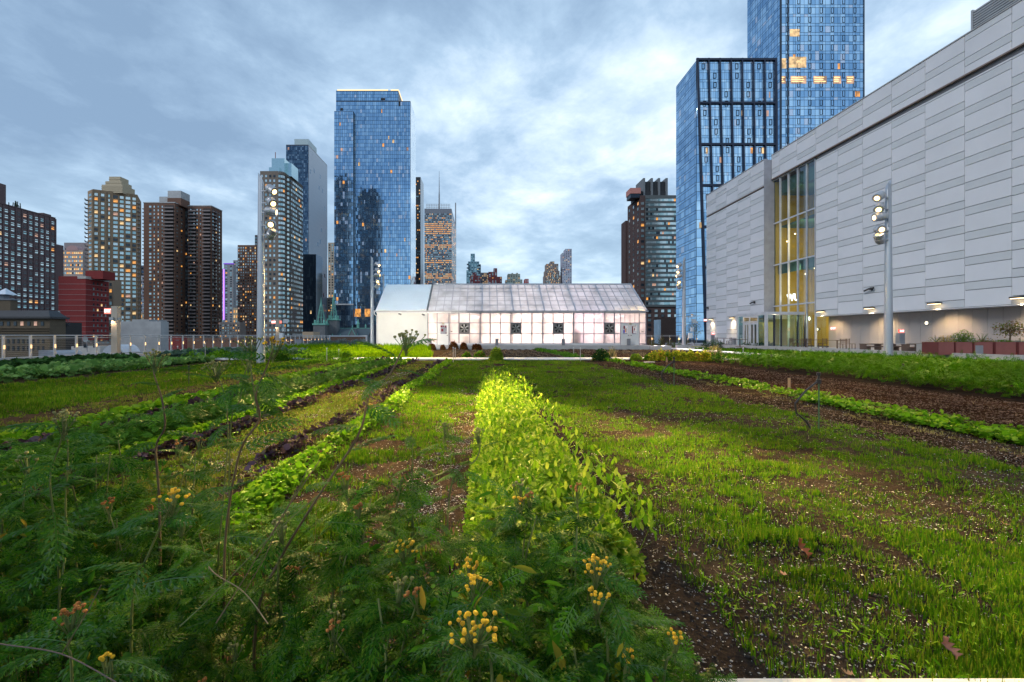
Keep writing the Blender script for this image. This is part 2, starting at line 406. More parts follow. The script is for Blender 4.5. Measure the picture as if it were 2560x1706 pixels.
def corner_box(px0, pxc, px1, Yc, side='R', minw=6, minD=8):
    """axis-aligned footprint seen with its -Y face between px0..pxc and, side 'R', its +X face pxc..px1
       (side 'L': -X face px0..pxc and the -Y face pxc..px1). Returns (x0,y0,x1,y1)."""
    if side == 'R':
        x1 = XX(pxc, Yc); x0 = XX(px0, Yc); y1 = x1*F/(px1-CX) if px1 is not None else Yc+minD
    else:
        x0 = XX(pxc, Yc); x1 = XX(px1, Yc); y1 = x0*F/(px0-CX) if px0 is not None else Yc+minD
    return x0, Yc, x1, y1
def rect(x0, y0, x1, y1): return [(x0, y0), (x1, y0), (x1, y1), (x0, y1)]
def bthing(name, label, rc, z=STREET, cat='building', group=None):
    return thing(name, label, cat, ((rc[0]+rc[2])/2, (rc[1]+rc[3])/2, z), 0, group)

# ---- glass curtain wall: every pane a slightly tilted sheet
def curtain(root, p, q, z0, z1, cols, rows, mats, wts, name='glass_facade', gx=.12, gz=.16, tilt=.006, prd=None, split=.0, off=.12, zslant=None, lit=0, blank=None):
    p = Vector(p).to_2d(); q = Vector(q).to_2d(); d = q-p; Ln = d.length; d /= Ln; nn = Vector((d.y, -d.x))
    b = MB(); litw = []
    if prd is None: prd = [1]
    tot = sum(prd[i % len(prd)] for i in range(cols)); us = [0]
    for i in range(cols): us.append(us[-1]+prd[i % len(prd)]/tot)
    rh = (z1-z0)/rows
    for r in range(rows):
        bands = [(0, 1-split), (1-split, 1)] if split else [(0, 1)]
        rowm = random.random()
        for bi, (b0, b1) in enumerate(bands):
            for c in range(cols):
                u0 = us[c]*Ln+gx/2; u1 = us[c+1]*Ln-gx/2
                za = z0+rh*(r+b0)+gz/2; zb = z0+rh*(r+b1)-gz/2
                if blank and blank((us[c]+us[c+1])/2, (za+zb)/2): continue
                t1 = random.gauss(0, tilt); t2 = random.gauss(0, tilt)
                o1 = t1*(u1-u0)/2; o2 = t2*(zb-za)/2
                def pt(uu, zz, o):
                    s = (zslant(uu/Ln, zz) if zslant else uu)
                    v2 = p+d*s+nn*(off+o); return (v2.x, v2.y, zz)
                mi = random.choices(range(len(mats)), wts)[0]
                b.quad(pt(u0, za, -o1-o2), pt(u1, za, o1-o2), pt(u1, zb, o1+o2), pt(u0, zb, -o1+o2), mi)
                if bi == 0 and random.random() < lit: litw.append((u0, u1, za, zb))
    b.build(name, mats, root)
    for (u0, u1, za, zb) in litw[:60]:
        m = MB(); a = p+d*u0+nn*(off+.03); c = p+d*u1+nn*(off+.03); a2 = p+d*u0+nn*(off-.1); c2 = p+d*u1+nn*(off-.1)
        m.prism([tuple(a), tuple(c), tuple(c2), tuple(a2)][::1], za+.1, zb-.1)
        m.build('window', random.choice(m_lit[1:]+m_lit[:1]), root, label='lit window glowing warm')

gl_b = [M('blue_glass', (.27, .46, .68), .04, .9, var=.06, scale=.05), M('blue_glass_light', (.38, .58, .78), .05, .9, var=.06, scale=.05), M('blue_glass_deep', (.19, .36, .57), .04, .9, var=.08, scale=.05), M('blind_glass', (.52, .62, .78), .2, .6, var=.05)]
gl_d = [M('dark_glass', (.05, .09, .15), .06, .8, var=.1, scale=.05), M('dark_glass_mid', (.09, .15, .22), .06, .8, var=.1, scale=.05), M('dark_glass_pale', (.2, .28, .36), .1, .8)]

# ======================= ground far below the roof
g = MB(); g.quad((-4000, -1500, STREET), (4000, -1500, STREET), (4000, 6500, STREET), (-4000, 6500, STREET))
g.build('street_ground', m_street, kind='structure', label='dark street level ground far below the roof farm', cat='ground')

# ---- left: long brown slab (its +X face towards us)
m_b1 = brickM('plum_brick', (.17, .12, .125), (.14, .10, .105), 1.0)
X1 = -265.0; ya = 200; yb = X1*F/(138-CX); zt = H+326*(-X1*F/(CX-20))/F
rt = bthing('apartment_building', 'long plum brown brick slab with square pale windows, cut by the left edge', (X1-20, ya, X1, yb)); BR = rt
block(rt, rect(X1-20, ya, X1, yb), zt, m_b1)
b = MB()
for i in range(25):
    y = ya+(yb-ya)*i/24; b.box(X1+.003, y-.35, STREET, X1+.45, y+.35, zt-.6)
for r in range(23): z = 2+r*3.28; b.box(X1+.003, ya, z-.25, X1+.3, yb, z+.25)
b.build('pilasters', m_b1, rt)
W = Wins(rt); W.face((X1, ya), (X1, yb), 0, zt-1.8, 24, 22, .5, .5, (5,5,3,.2,.1,.1)); W.finish()
# penthouse + roof plants
b = MB(); b.prism(rect(X1-16, 215, X1-.5, X1*F/(17-CX)), zt+.002, zt+11); b.build('penthouse', m_b1, rt); b = MB(); b.box(X1-14, 232, zt-.8, X1-1.5, 236, zt+2.2); b.build('penthouse', m_b1, rt); b = MB(); b.box(X1-12, 276, zt-.8, X1-1.5, 281, zt+1.6); b.build('penthouse', m_b1, rt)
b = MB()
for i in range(26):
    y = 250+random.random()*14; h_ = 1.5+random.random()*2.4; b.bar((X1-1.2, y, zt), (X1-1.2+random.uniform(-.5,.5), y+random.uniform(-.6,.6), zt+h_), .3)
b.build('roof_plants', M('roof_plant', (.04, .06, .035)), rt, kind='stuff')
# small step beyond
Y2 = yb+.05; b = MB(); b.prism(rect(X1-18, Y2, X1-.4, Y2+6), STREET, zt-16); b.build('wing', m_b1, rt)

# ---- red brick block
m_red = brickM('red_brick', (.26, .045, .045), (.21, .035, .035), 1.2)
m_band = M('stone_band', (.30, .20, .20), .8)
rc = corner_box(146, 214, 272, 235); z2 = ZZ(691, 235)
rt = bthing('apartment_building', 'dark red brick block with thin pale floor bands, beside the plum slab', rc)
block(rt, rect(*rc), z2, m_red)
b = MB(); nfl = 17
for i in range(nfl):
    z = z2-4-i*2.75
    if z < -14: break
    b.box(rc[0]-.1, rc[1]-.14, z-.09, rc[2]+.14, rc[1]+.02, z+.09); b.box(rc[2]-.02, rc[1]+.02, z-.09, rc[2]+.141, rc[3], z+.09)
b.build('floor_bands', m_band, rt)
b = MB(); b.box(rc[2]-4, rc[1]-.3, z2-1.3, rc[2]+.3, rc[1]-.001, z2+.1); b.box(rc[2]+.001, rc[1]-.299, z2-1.3, rc[2]+.31, rc[3], z2+.101); b.build('cornice', M('pale_cornice', (.42, .40, .38)), rt)
W = Wins(rt); W.face((rc[2], rc[1]+1), (rc[2], rc[3]-1), STREET+4, z2-2, 5, 16, .34, .5, (2,3,5,.5,.6,.2), skip=lambda c, r: c == 0); W.finish()
b = MB(); x0 = XX(205, 236); x1 = XX(249, 236); b.prism(rect(x0, 238, x1, 246), z2-1, ZZ(676, 236)); b.build('penthouse', m_red, rt)
rt = thing('apartment_building', 'narrow tan sliver of building with one window column behind the red block', 'building', (XX(278, 262), 264, STREET))
rc3 = (XX(270, 262), 262, XX(283, 262), 268); block(rt, rect(*rc3), ZZ(700, 262), M('tan_brick', (.27, .2, .14))); W = Wins(rt); W.face((rc3[0], 262), (rc3[2], 262), STREET, ZZ(704, 262), 1, 14, .4, .5, (1,2,6,.3,.2,0)); W.finish()

# ---- tan tower with stepped crown
m_tan = brickM('tan_brick_tower', (.36, .26, .17), (.30, .21, .14), 1.0)
Y0 = 330; zt = ZZ(473, Y0); pA = (XX(232, Y0), Y0); Yr = (zt-H)*F/(839-487); pB = (XX(343, Yr), Yr); Yl = Y0+5; pL = (XX(219, Yl), Yl)
rt = thing('apartment_tower', 'tall tan brick tower with a stepped striped crown', 'building', ((pA[0]+pB[0])/2, Y0+8, STREET))
d = Vector(pB)-Vector(pA); bk = Vector((-d.y, d.x)).normalized()*22
pts = [pL, pA, pB, tuple(Vector(pB)+bk), tuple(Vector(pL)+bk)]
block(rt, pts, zt, m_tan)
W = Wins(rt)
W.face(pA, pB, STREET+6, zt-2, 7, 37, .6, .6, (7,4,1.5,.35,.5,.3), widths=[.5,.5,.25,.7,.6,.75,.55]); W.face(pL, pA, STREET+6, zt-2, 1, 37, .5, .55, (5,5,1,.2,.1,.1)); W.finish()
dn = d.normalized(); nn = Vector((dn.y, -dn.x)); b = MB(); m = MB()
for r in range(34):
    z = 6+r*3.06
    if z > zt-5: break
    for pp, dd in ((pL, -1), (pB, 1)):
        o = Vector(pp); b.obox((o.x+(dn.x*dd*.7), o.y+dn.y*dd*.7, z), (dn.x, dn.y, 0), (nn.x, nn.y, 0), (0, 0, 1), 1.6, 4, .3)
        b.obox((o.x+(dn.x*dd*1.4), o.y+dn.y*dd*1.4, z+.55), (dn.x, dn.y, 0), (nn.x, nn.y, 0), (0, 0, 1), .12, 4, 1.0)
b.build('balconies', M('balcony_grey', (.33, .32, .32)), rt)
b = MB()
for c in range(8):
    o = Vector(pA)+d*(c/7); b.obox((o.x+nn.x*.12, o.y+nn.y*.12, (STREET+zt)/2), (dn.x, dn.y, 0), (nn.x, nn.y, 0), (0, 0, 1), .9, .5, zt-STREET-1)
b.build('pilasters', m_tan, rt)
b = MB(); m_crown = M('crown_stone', (.42, .35, .24)); yy = Y0+6
for i, (a, c, t) in enumerate(((254, 306, 462), (260, 300, 452), (266, 294, 439))):
    zb = [zt-1, ZZ(462, yy), ZZ(452, yy)][i]; x0 = XX(a, yy); x1 = XX(c, yy); y0 = yy+i*1.2
    b.prism(rect(x0, y0, x1, y0+12-2*i), zb, ZZ(t, yy))
    z = zb
    while z < ZZ(t, yy)-1: b.box(x0-.15, y0-.2, z, x1+.15, y0-.001, z+.5); z += 1.5
b.build('crown', m_crown, rt)

# ---- pieces between (behind)
def simple(name, label, px0, px1, ytop, Y, mat, cols, rows, wts=(3,3,4,.6,.6,.2), side=None, zb=STREET, fw=.5, fh=.5, cat='building', depth=6, px2=None, keep=1, group=None, penth=None):
    x0, x1 = XX(px0, Y), XX(px1, Y); zt = ZZ(ytop, Y)
    rt = thing(name, label, cat, ((x0+x1)/2, Y+depth/2, STREET), 0, group)
    y1 = Y+depth
    if px2 is not None:
        y1 = (x1 if px2 > px1 else x0)*F/(px2-CX)
    block(rt, rect(x0, Y, x1, y1), zt, mat)
    W = Wins(rt)
    if cols: W.face((x0, Y), (x1, Y), max(STREET, ZZ(850, Y)), zt-1.2, cols, rows, fw, fh, wts, keep=keep)
    if px2 is not None and cols:
        c2 = max(2, int(cols*(y1-Y)/(x1-x0)))
        if px2 > px1: W.face((x1, Y), (x1, y1), max(STREET, ZZ(850, Y)), zt-1.2, c2, rows, fw, fh, wts)
        else: W.face((x0, y1), (x0, Y), max(STREET, ZZ(850, Y)), zt-1.2, c2, rows, fw, fh, wts)
    W.finish()
    if penth:
        for (a, c, t) in penth: b = MB(); b.prism(rect(XX(a, Y+3), Y+3, XX(c, Y+3), Y+3+min(8, depth-4)), zt-1, ZZ(t, Y+3)); b.build('penthouse', mat, rt)
    return rt, (x0, Y, x1, y1, zt)
m_gc = M('grey_concrete', (.24, .25, .27)); m_pale = M('pale_concrete', (.38, .39, .40), scale=.4, bump=.3)
m_glsm = M('smoky_glass', (.22, .27, .32), .15, .6)
rt, q = simple('office_building', 'arched top office block with yellow lit floors behind the red brick block', 152, 207, 625, 520, M('office_stone', (.32, .26, .24)), 12, 22, (2,2,1,5,4,2), fw=.7, fh=.45)
b = MB(); a = []
for i in range(13):
    t = PI*i/12; a.append((XX(165, 520)+(XX(195, 520)-XX(165, 520))*(1-math.cos(t))/2, ZZ(625, 520)+math.sin(t)*(ZZ(614, 520)-ZZ(625, 520))))
for i in range(12): b.quad((a[i][0], 519.8, ZZ(627, 520)), (a[i+1][0], 519.8, ZZ(627, 520)), (a[i+1][0], 519.8, a[i+1][1]), (a[i][0], 519.8, a[i][1])); b.quad((a[i][0], 519.8, a[i][1]), (a[i+1][0], 519.8, a[i+1][1]), (a[i+1][0], 530, a[i+1][1]), (a[i][0], 530, a[i][1]))
b.build('arch', M('pink_stone', (.36, .22, .22)), rt)
simple('office_building', 'plain brownish office block top behind the arched office', 160, 219, 607, 560, M('brown_stone', (.24, .2, .21)), 9, 3, (1,1,8,0,0,0), fh=.7, fw=.3)
rt = thing('glass_spire', 'pale blue glass pyramid tip left of the tan tower', 'spire', (XX(215, 600), 605, STREET))
b = MB(); x0 = XX(198, 600); x1 = XX(232, 600); z0 = ZZ(650, 600); tp = (XX(215, 600), 606, ZZ(563, 600))
b.prism(rect(x0, 600, x1, 612), STREET, z0); q = rect(x0, 600, x1, 612)
for i in range(4): b.poly([(*q[i], z0), (*q[(i+1) % 4], z0), tp])
b.build('shaft', M('ice_glass', (.5, .66, .78), .2, .6), rt)
b = MB()
for i in range(9):
    z = z0-4-i*6; b.box(x0-.3, 599.6, z, x1+.3, 599.9, z+2.4)
b.build('dark_bands', gl_d[0], rt)
simple('office_building', 'light blue glass sliver between the tan tower and the brown twin tower', 346, 372, 664, 620, gl_b[0], 4, 14, (1,3,1,.3,.4,0), fw=.8)
simple('apartment_building', 'pale banded block low between the tan tower and the brown twin tower', 350, 366, 690, 560, M('lilac_stone', (.45, .45, .52)), 3, 18, (1,1,4,.4,.5,0), fw=.7)
simple('apartment_building', 'low beige block with lit windows at the foot of the brown twin tower', 352, 372, 782, 480, m_crown, 5, 5, (1,1,1,4,3,1))

# ---- brown twin tower with balconies
m_br = brickM('brown_brick', (.20, .115, .085), (.165, .095, .07), 1.0)
Y0 = 390; zt = ZZ(508, Y0); xa = XX(359, Y0); xb = XX(437, Y0); y1 = xb*F/(470-CX)
Y2 = (zt-H)*F/(839-516); xc = XX(470, Y2); xd = XX(528, Y2); y2 = xd*F/(552-CX)
rt = thing('apartment_tower', 'dark brown brick twin tower with stacked balconies', 'building', ((xa+xd)/2, Y2, STREET))
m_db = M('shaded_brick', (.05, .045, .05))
block(rt, rect(xa, Y0, xb, Y0+26), zt, m_br, name='left_wing')
block(rt, rect(xc, Y2, xd, y2+2), zt, m_br, name='right_wing')
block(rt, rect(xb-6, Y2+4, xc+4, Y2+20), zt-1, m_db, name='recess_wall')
W = Wins(rt); nr = 41; zb = STREET+4; rh = (zt-1.6-zb)/nr
W.face((xa+4, Y0), (xb-9, Y0), zb, zt-1.6, 4, nr, .42, .5, (6,3,3,.25,.3,.3), widths=[.55,.3,.3,.3]); W.face((xb, Y0), (xb, y1), zb, zt-1.6, 3, nr, .3, .4, (2,4,5,.3,.2,.1))
W.face((xb, Y2+4), (xc, Y2+4), zb, zt-2.6, 3, nr, .6, .5, (2,4,5,.25,.3,.2)); W.face((xc+1, Y2), (xd-8, Y2), zb, zt-1.6, 4, nr, .35, .45, (4,4,4,.5,.35,.2)); W.face((xd, Y2), (xd, y2), zb, zt-1.6, 3, nr, .3, .5, (3,3,5,.4,.4,.1)); W.finish()
b = MB(); b3 = [MB(), MB(), MB()]; m_bal = M('balcony_slab', (.20, .17, .17)); m_bal_shade = M('balcony_shade', (.018, .015, .016))
for r in range(nr):
    z = zb+rh*r
    for k3, (x, yv, w_) in enumerate(((xb-4.8, Y0, 8.5), (xc+4.2, Y2, 6.5), (xd-3.8, Y2, 6.8))):
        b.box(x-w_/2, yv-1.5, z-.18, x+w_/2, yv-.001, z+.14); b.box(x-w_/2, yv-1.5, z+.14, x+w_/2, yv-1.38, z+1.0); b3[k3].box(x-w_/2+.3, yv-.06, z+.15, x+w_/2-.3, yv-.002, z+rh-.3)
    for (x, yv, s) in ((xa, Y0, -1), (xd, Y2, 1)):
        b.box(min(x+s*.001, x+s*2.2), yv+1, z-.18, max(x+s*.001, x+s*2.2), yv+7, z+.5)
b.build('balconies', m_bal, rt)
for q3 in b3: q3.build('balcony_shade', m_bal_shade, rt)  # thin near-black sheets paint the shade behind the balconies on the flat wall
b = MB(); Yp = Y0+6; b.box(XX(398, Yp), Yp, zt-1, XX(423, Yp), Yp+10, ZZ(492, Yp)); b.box(XX(423, Yp), Yp-2, ZZ(497, Yp), XX(456, Yp), Yp+10, ZZ(479, Yp)); b.build('penthouse', m_pale, rt)
b = MB(); b.box(XX(422.6, Yp), Yp-2.1, zt-1, XX(456.3, Yp), Yp+10, ZZ(497, Yp)-.003); b.build('penthouse_base', m_br, rt)
b = MB(); b.box(xa-.3, Y0-.3, zt+.001, xb+.3, Y0+.3, zt+.8); b.box(xb-.3, Y0+.301, zt+.001, xb+.3, Y0+26, zt+.8); b.box(xc-.3, Y2-.3, zt+.001, xd+.3, Y2+.3, zt+.8); b.box(xd-.3, Y2+.301, zt+.001, xd+.3, y2+2, zt+.8); b.build('coping', m_pale, rt)

# ---- slim towers around px 550-600
rt, q = simple('apartment_tower', 'slim grey tower with a purple light strip up its left edge', 560, 583, 661, 560, m_gc, 2, 34, (1,2,6,.2,.2,0), fw=.4)
b = MB(); b.box(q[0]-1, 559.3, ZZ(800, 560), q[0]+.6, 559.8, q[4]-6)
b.build('light_strip', glow('purple_light', (.5, .22, 1), 1.3), rt); b = MB(); b.box(q[0]-.5, 559.5, q[4]+.01, q[2], 562, q[4]+1.3); b.build('roof_light', glow('violet_light', (.3, .1, .9), .5), rt)
simple('apartment_tower', 'dim bluish slab left of the purple lit tower', 549, 560, 672, 600, M('slate_blue', (.2, .22, .3)), 2, 20, (1,1,5,.2,.2,0))
simple('apartment_tower', 'grey slab right of the purple lit tower with few windows', 583, 596, 651, 600, m_gc, 2, 30, (1,2,6,.6,.3,0))
simple('apartment_building', 'low stone building with a pointed top under the purple lit tower', 583, 594, 770, 540, m_crown, 2, 6, (1,1,2,3,2,0))
rt, q = simple('apartment_tower', 'brown brick tower with punched windows, left of the near floodlight pole', 594, 641, 613, 400, m_br, 8, 34, (6,3,3,.5,.6,.4), fw=.42, fh=.5, px2=648)
simple('apartment_tower', 'higher brown slab end just behind the near floodlight pole', 637, 655, 588, 430, M('dark_brown', (.11, .08, .08)), 3, 34, (2,3,4,.5,.4,.1))

# ---- rounded balcony tower with glass penthouse
m_b8 = brickM('taupe_brick', (.23, .195, .165), (.19, .16, .14), 1.0)
Y0 = 300; zt = ZZ(428, Y0); x0 = XX(650, Y0); x1 = XX(708, Y0); x2 = XX(722, Y0+6); ye = x2*F/(757-CX)
rt = thing('apartment_tower', 'taupe tower with rounded corner window bays and a glass penthouse', 'building', ((x0+x2)/2, Y0+8, STREET))
cr = [(x1-3.2+3.2*math.cos(t), Y0+3.2-3.2*math.sin(t)) for t in [R(a) for a in (90, 65, 40, 15, 0)]]
c2 = [(x2-3+3*math.cos(t), Y0+9-3*math.sin(t)) for t in [R(a) for a in (90, 60, 30, 0)]]
pts = [(x0, Y0)]+cr+[(x1, Y0+6)]+c2+[(x2, ye), (x0, ye)]
block(rt, pts, zt, m_b8)
nr = 40; zb = STREET+3
W = Wins(rt); W.face((x0, Y0), (x1-4.5, Y0), zb, zt-1.8, 4, nr, .45, .5, (6,4,3,.4,.4,.3))
for a, c in zip(cr[:-1], cr[1:]): W.face(a, c, zb, zt-1.8, 1, nr, .92, .52, (7,4,0,.3,.2,.1))
for a, c in zip(c2[:-1], c2[1:]): W.face(a, c, zb, zt-1.8, 1, nr, .92, .5, (6,5,0,.2,.2,.1))
W.face((x2, Y0+9), (x2, ye), zb, zt-1.8, 8, nr, .7, .5, (6,4,2,.3,.3,.1)); W.finish()
b = MB()
for r in range(nr+1):
    z = zb+(zt-1.8-zb)/nr*r
    for s in (pts[1:-2],):
        for a, c in zip(s[:-1], s[1:]):
            a = Vector(a); c = Vector(c); dd = (c-a); L_ = dd.length; dd /= L_; nn = Vector((dd.y, -dd.x)); o = (a+c)/2+nn*.16
            b.obox((o.x, o.y, z), (dd.x, dd.y, 0), (nn.x, nn.y, 0), (0, 0, 1), L_+.2, .3, .7)
b.build('spandrels', m_b8, rt)
b = MB(); Yp = Y0+4; b.box(XX(679, Yp), Yp, zt-1, XX(711, Yp), Yp+12, ZZ(396, Yp)); b.box(XX(674, Yp), Yp-1, zt-1, XX(700, Yp), Yp-.01, ZZ(420, Yp)); b.box(XX(711, Yp)+.01, Yp+3, zt-1, XX(724, Yp), Yp+14, ZZ(404, Yp)); b.build('penthouse', M('mint_glass', (.40, .58, .64), .1, .7), rt)
b = MB(); b.tube([(XX(685, Yp), Yp+2, ZZ(396, Yp)), (XX(685, Yp), Yp+2, ZZ(378, Yp))], .25); b.build('antenna', M('rust_red', (.3, .1, .08)), rt)

# ---- dark slab with smooth grey side
m_b9 = M('slab_dark', (.04, .05, .075), .3, .3)
rc = corner_box(715, 771, 818, 420); zt = ZZ(362, 420)
rt = bthing('office_tower', 'tall slab with dark front and smooth blue grey side wall', rc)
block(rt, rect(*rc), zt, m_b9)
curtain(rt, (rc[0], rc[1]), (rc[2], rc[1]), 0, zt-1, 14, 44, gl_d, (4,5,2), 'glass_facade', tilt=.01, lit=.012, split=.35)
curtain(rt, (rc[2], rc[1]), (rc[2], rc[3]), 0, zt-1, 16, 44, [M('smooth_grey_panel', (.21, .26, .33), .25, .45, var=.03), gl_d[1]], (60, 1), 'side_panels', gx=.04, gz=.06, tilt=.001)
b = MB(); x0 = XX(736, 424); x1 = XX(771, 424); b.box(x0, 424, zt-1, x1, 445, ZZ(348, 424)); b.build('penthouse', M('mint_panel', (.35, .45, .48), .4), rt)
# ---- low dark glass box in front
rt, q = simple('office_building', 'low dark navy glass tower in front of the tall slab', 757, 790, 636, 345, gl_d[0], 0, 0, px2=806)
curtain(rt, (q[0], q[1]), (q[2], q[1]), -10, q[4]-1, 9, 26, gl_d, (8,2,.3), tilt=.01, lit=.02)
simple('apartment_tower', 'tan concrete sliver left of the big blue glass tower', 820, 842, 607, 520, M('beige', (.42, .37, .30)), 3, 36, (1,2,5,.5,.5,.1), fw=.45)
simple('apartment_tower', 'mixed stone sliver with lit windows behind the church spires', 806, 832, 745, 470, M('beige_dark', (.26, .23, .2)), 4, 16, (1,3,5,1,.6,0))

# ---- the big blue glass tower
Y0 = 320; xl = XX(840, Y0); xr = XX(1026, Y0); zt = ZZ(227, Y0); zs = ZZ(253, Y0); ye = xr*F/(1039-CX)
rt = thing('glass_tower', 'big blue glass tower with a lit roof edge, left of the lit yellow tower', 'building', ((xl+xr)/2, Y0+12, STREET))
xm = XX(996, Y0)
b = MB(); b.prism(rect(xl, Y0, xr, ye), STREET, zs); b.prism(rect(xl, Y0+.002, xm, ye-1), zs+.002, zt); b.build('core', m_fr, rt)
nc = 46; fl = 63
curtain(rt, (xl, Y0), (xr, Y0), ZZ(812, Y0), zs-.5, nc, fl-4, gl_b, (6,3,.8,.5), tilt=.003, prd=[1,1,.55,.55,1], lit=.008, gx=.16, gz=.2,
        blank=lambda u_, z_: u_*(186) < 43 and z_ < ZZ(279, Y0))
curtain(rt, (xl, Y0), (xm, Y0), zs+.2, zt-.6, 38, 3, gl_b, (7,1,3,.2), 'glass_crown', tilt=.003, prd=[1,1,.55,.55,1], gx=.16)
curtain(rt, (xr, Y0), (xr, ye), ZZ(800, Y0), zs-.5, 16, fl-4, [M('side_glass', (.72, .82, .9), .05, .92, var=.03), gl_b[1]], (30, 1), 'side_glass', tilt=.003, gx=.05, gz=.06)
# projecting bay on the left
xb_ = XX(883, Y0-3); b = MB(); b.prism(rect(xl-.3, Y0-3, xb_, Y0-.01), STREET, ZZ(278, Y0-3)); b.build('bay_core', m_fr, rt)
curtain(rt, (xl-.3, Y0-3), (xb_, Y0-3), ZZ(762, Y0), ZZ(279, Y0-3), 11, 53, gl_b, (5,4,.5,.7), 'bay_glass', tilt=.003, prd=[1,1,.55,.55,1], lit=.012, gx=.16, gz=.2)
curtain(rt, (xl-.3, Y0-3), (xb_, Y0-3), -14, ZZ(763, Y0), 11, 10, gl_d, (3,3,.3), 'base_glass', tilt=.003, lit=.0)
b = MB(); z = ZZ(762, Y0); b.box(xl-.6, Y0-3.6, z-.5, xb_+.3, Y0-3.001, z+.4); b.build('ledge', m_pale, rt)
b = MB(); b.box(xl+1, Y0-.25, zt+.01, XX(970, Y0), Y0+.25, zt+.75); b.box(XX(977, Y0), Y0-.25, zt+.01, xm, Y0+.25, zt+.75); b.bar((xm, Y0+.5, zt+.4), (xm, ye-2, zt+.4), .6)
b.build('roof_light', glow('roof_light', (1, .75, .42), 1.1), rt, label='glowing strip along the roof edge')
b = MB(); b.box(XX(952, Y0), Y0-.3, ZZ(251, Y0), XX(963, Y0), Y0-.18, ZZ(246, Y0)); b.box(XX(997, Y0), Y0-.3, ZZ(266, Y0), XX(1000.5, Y0), Y0-.18, ZZ(254, Y0)); b.box(XX(851, Y0), Y0-.3, ZZ(277, Y0), XX(857.5, Y0), Y0-.18, ZZ(271, Y0)); b.build('vents', M('black_opening', (.004, .004, .005)), rt)
b = MB(); z0 = ZZ(778, Y0)
for a in (888, 912): b.box(XX(a, Y0), Y0-.25, z0-4, XX(a+14, Y0), Y0-.17, z0+1.5)
b.build('window', m_lit[0], rt, label='wide amber lit lobby window')
# ---- black slab and lit office tower
rc = corner_box(1038, 1051, 1058.5, 520); zt = ZZ(443, 520)
rt = bthing('office_tower', 'narrow black slab between the blue tower and the lit yellow tower', rc)
block(rt, rect(*rc), zt, M('black_slab', (.012, .013, .016), .4)); W = Wins(rt); W.face((rc[0], 520), (rc[2], 520), 40, zt-3, 3, 40, .6, .4, (0,1,9,1.4,.6,.2)); W.finish()
b = MB(); b.box(rc[2]+.01, rc[1], 0, rc[2]+.3, rc[3], zt); b.build('side_panels', M('grey_side', (.3, .34, .38), .3, .5), rt)
Y0 = 800; x0 = XX(1061, Y0); x1 = XX(1129, Y0); zt = ZZ(522, Y0)
rt = thing('office_tower', 'grey office tower with rows of yellow lit floors and a tall mast', 'building', ((x0+x1)/2, Y0+20, STREET))
ye = x1*F/(1140-CX); block(rt, rect(x0, Y0, x1, ye), zt, M('office_grey', (.17, .18, .21), .4, .2))
W = Wins(rt); rr = 46; band = {}
def sk(c, r): return False
for r in range(rr):
    h_ = random.random(); wt = (0,1,1,7,4,0) if (r in (6,7,8,12,13,14,20,21,28,29,35,36,37,38,39,40)) else (1,4,5,1.4,1,0)
    z0 = 60+(zt-8-60)*r/rr; z1 = 60+(zt-8-60)*(r+1)/rr; W.face((x0, Y0), (x1, Y0), z0, z1, 22, 1, .8, .45, wt); W.face((x1, Y0), (x1, ye), z0, z1, 6, 1, .7, .4, (1,1,4,1.5,1,0))
W.finish()
b = MB(); b.prism(rect(x1-2, ye+.01, XX(1140, ye), ye+6), STREET, ZZ(507, ye)); b.build('fin', m_gc, rt)
b = MB()
for i in range(15): x = x0+3+(x1-x0-6)*i/14; b.bar((x, Y0+2, zt), (x, Y0+2, ZZ(510, Y0)), .5)
for z in (ZZ(518, Y0), ZZ(514, Y0), ZZ(510, Y0)): b.bar((x0+3, Y0+2, z), (x1-3, Y0+2, z), .5)
b.build('roof_screen', m_pale, rt)
b = MB(); xm_ = XX(1098, Y0+20); b.tube([(xm_, Y0+20, zt), (xm_, Y0+20, ZZ(480, Y0)), (xm_, Y0+20, ZZ(470, Y0)), (xm_, Y0+20, ZZ(418, Y0))], [1.4, 1.2, .8, .25]); b.build('mast', m_gc, rt)

# ---- distant cluster above the greenhouse
def far(name, label, rects, Y, mat, lit=.2, cat='building', cols=5, wts=(3,4,5,.25,.35,0)):
    rt = thing(name, label, cat, (XX(rects[0][0], Y), Y+10, STREET)); b = MB(); W = Wins(rt)
    for i, (a, c, t, bt) in enumerate(rects):
        y = Y+i*.02; b.prism(rect(XX(a, Y), y, XX(c, Y), Y+25-i), ZZ(bt, Y) if bt else STREET, ZZ(t, Y))
        n = max(2, int((c-a)/cols)); rws = max(2, int(((bt or 725)-t)/4)); W.face((XX(a, Y), y), (XX(c, Y), y), ZZ(bt or 725, Y), ZZ(t, Y)-1, n, rws, .45, .45, wts)
    b.build('wall', mat, rt); W.finish(); return rt
rt = far('apartment_tower', 'teal stacked tower with jutting boxes, leftmost of the far cluster over the greenhouse', [(1170, 1198, 654, None), (1166, 1180, 676, None), (1176.5, 1187, 634.5, 654), (1186, 1202, 661, None)], 1000, M('teal_panels', (.16, .32, .40), .5), cols=6)
b = MB()
for (a, c, t) in ((1167, 1172, 660), (1196, 1202, 662), (1167, 1172, 669), (1196, 1202, 670), (1195, 1202, 678)): b.box(XX(a, 998), 996, ZZ(t+3, 998), XX(c, 998), 999.9, ZZ(t, 998))
b.build('balconies', m_b9, rt)
m_far_red = M('far_red_brick', (.30, .05, .05)); m_far_grey = M('far_grey', (.22, .22, .25))
far('apartment_building', 'small plain crimson block in front of the teal stacked tower', [(1176, 1194, 690, None), (1181, 1191, 682, 690), (1194, 1200.5, 690, None)], 900, m_far_red, wts=(0,1,1,0,0,0), cols=12)
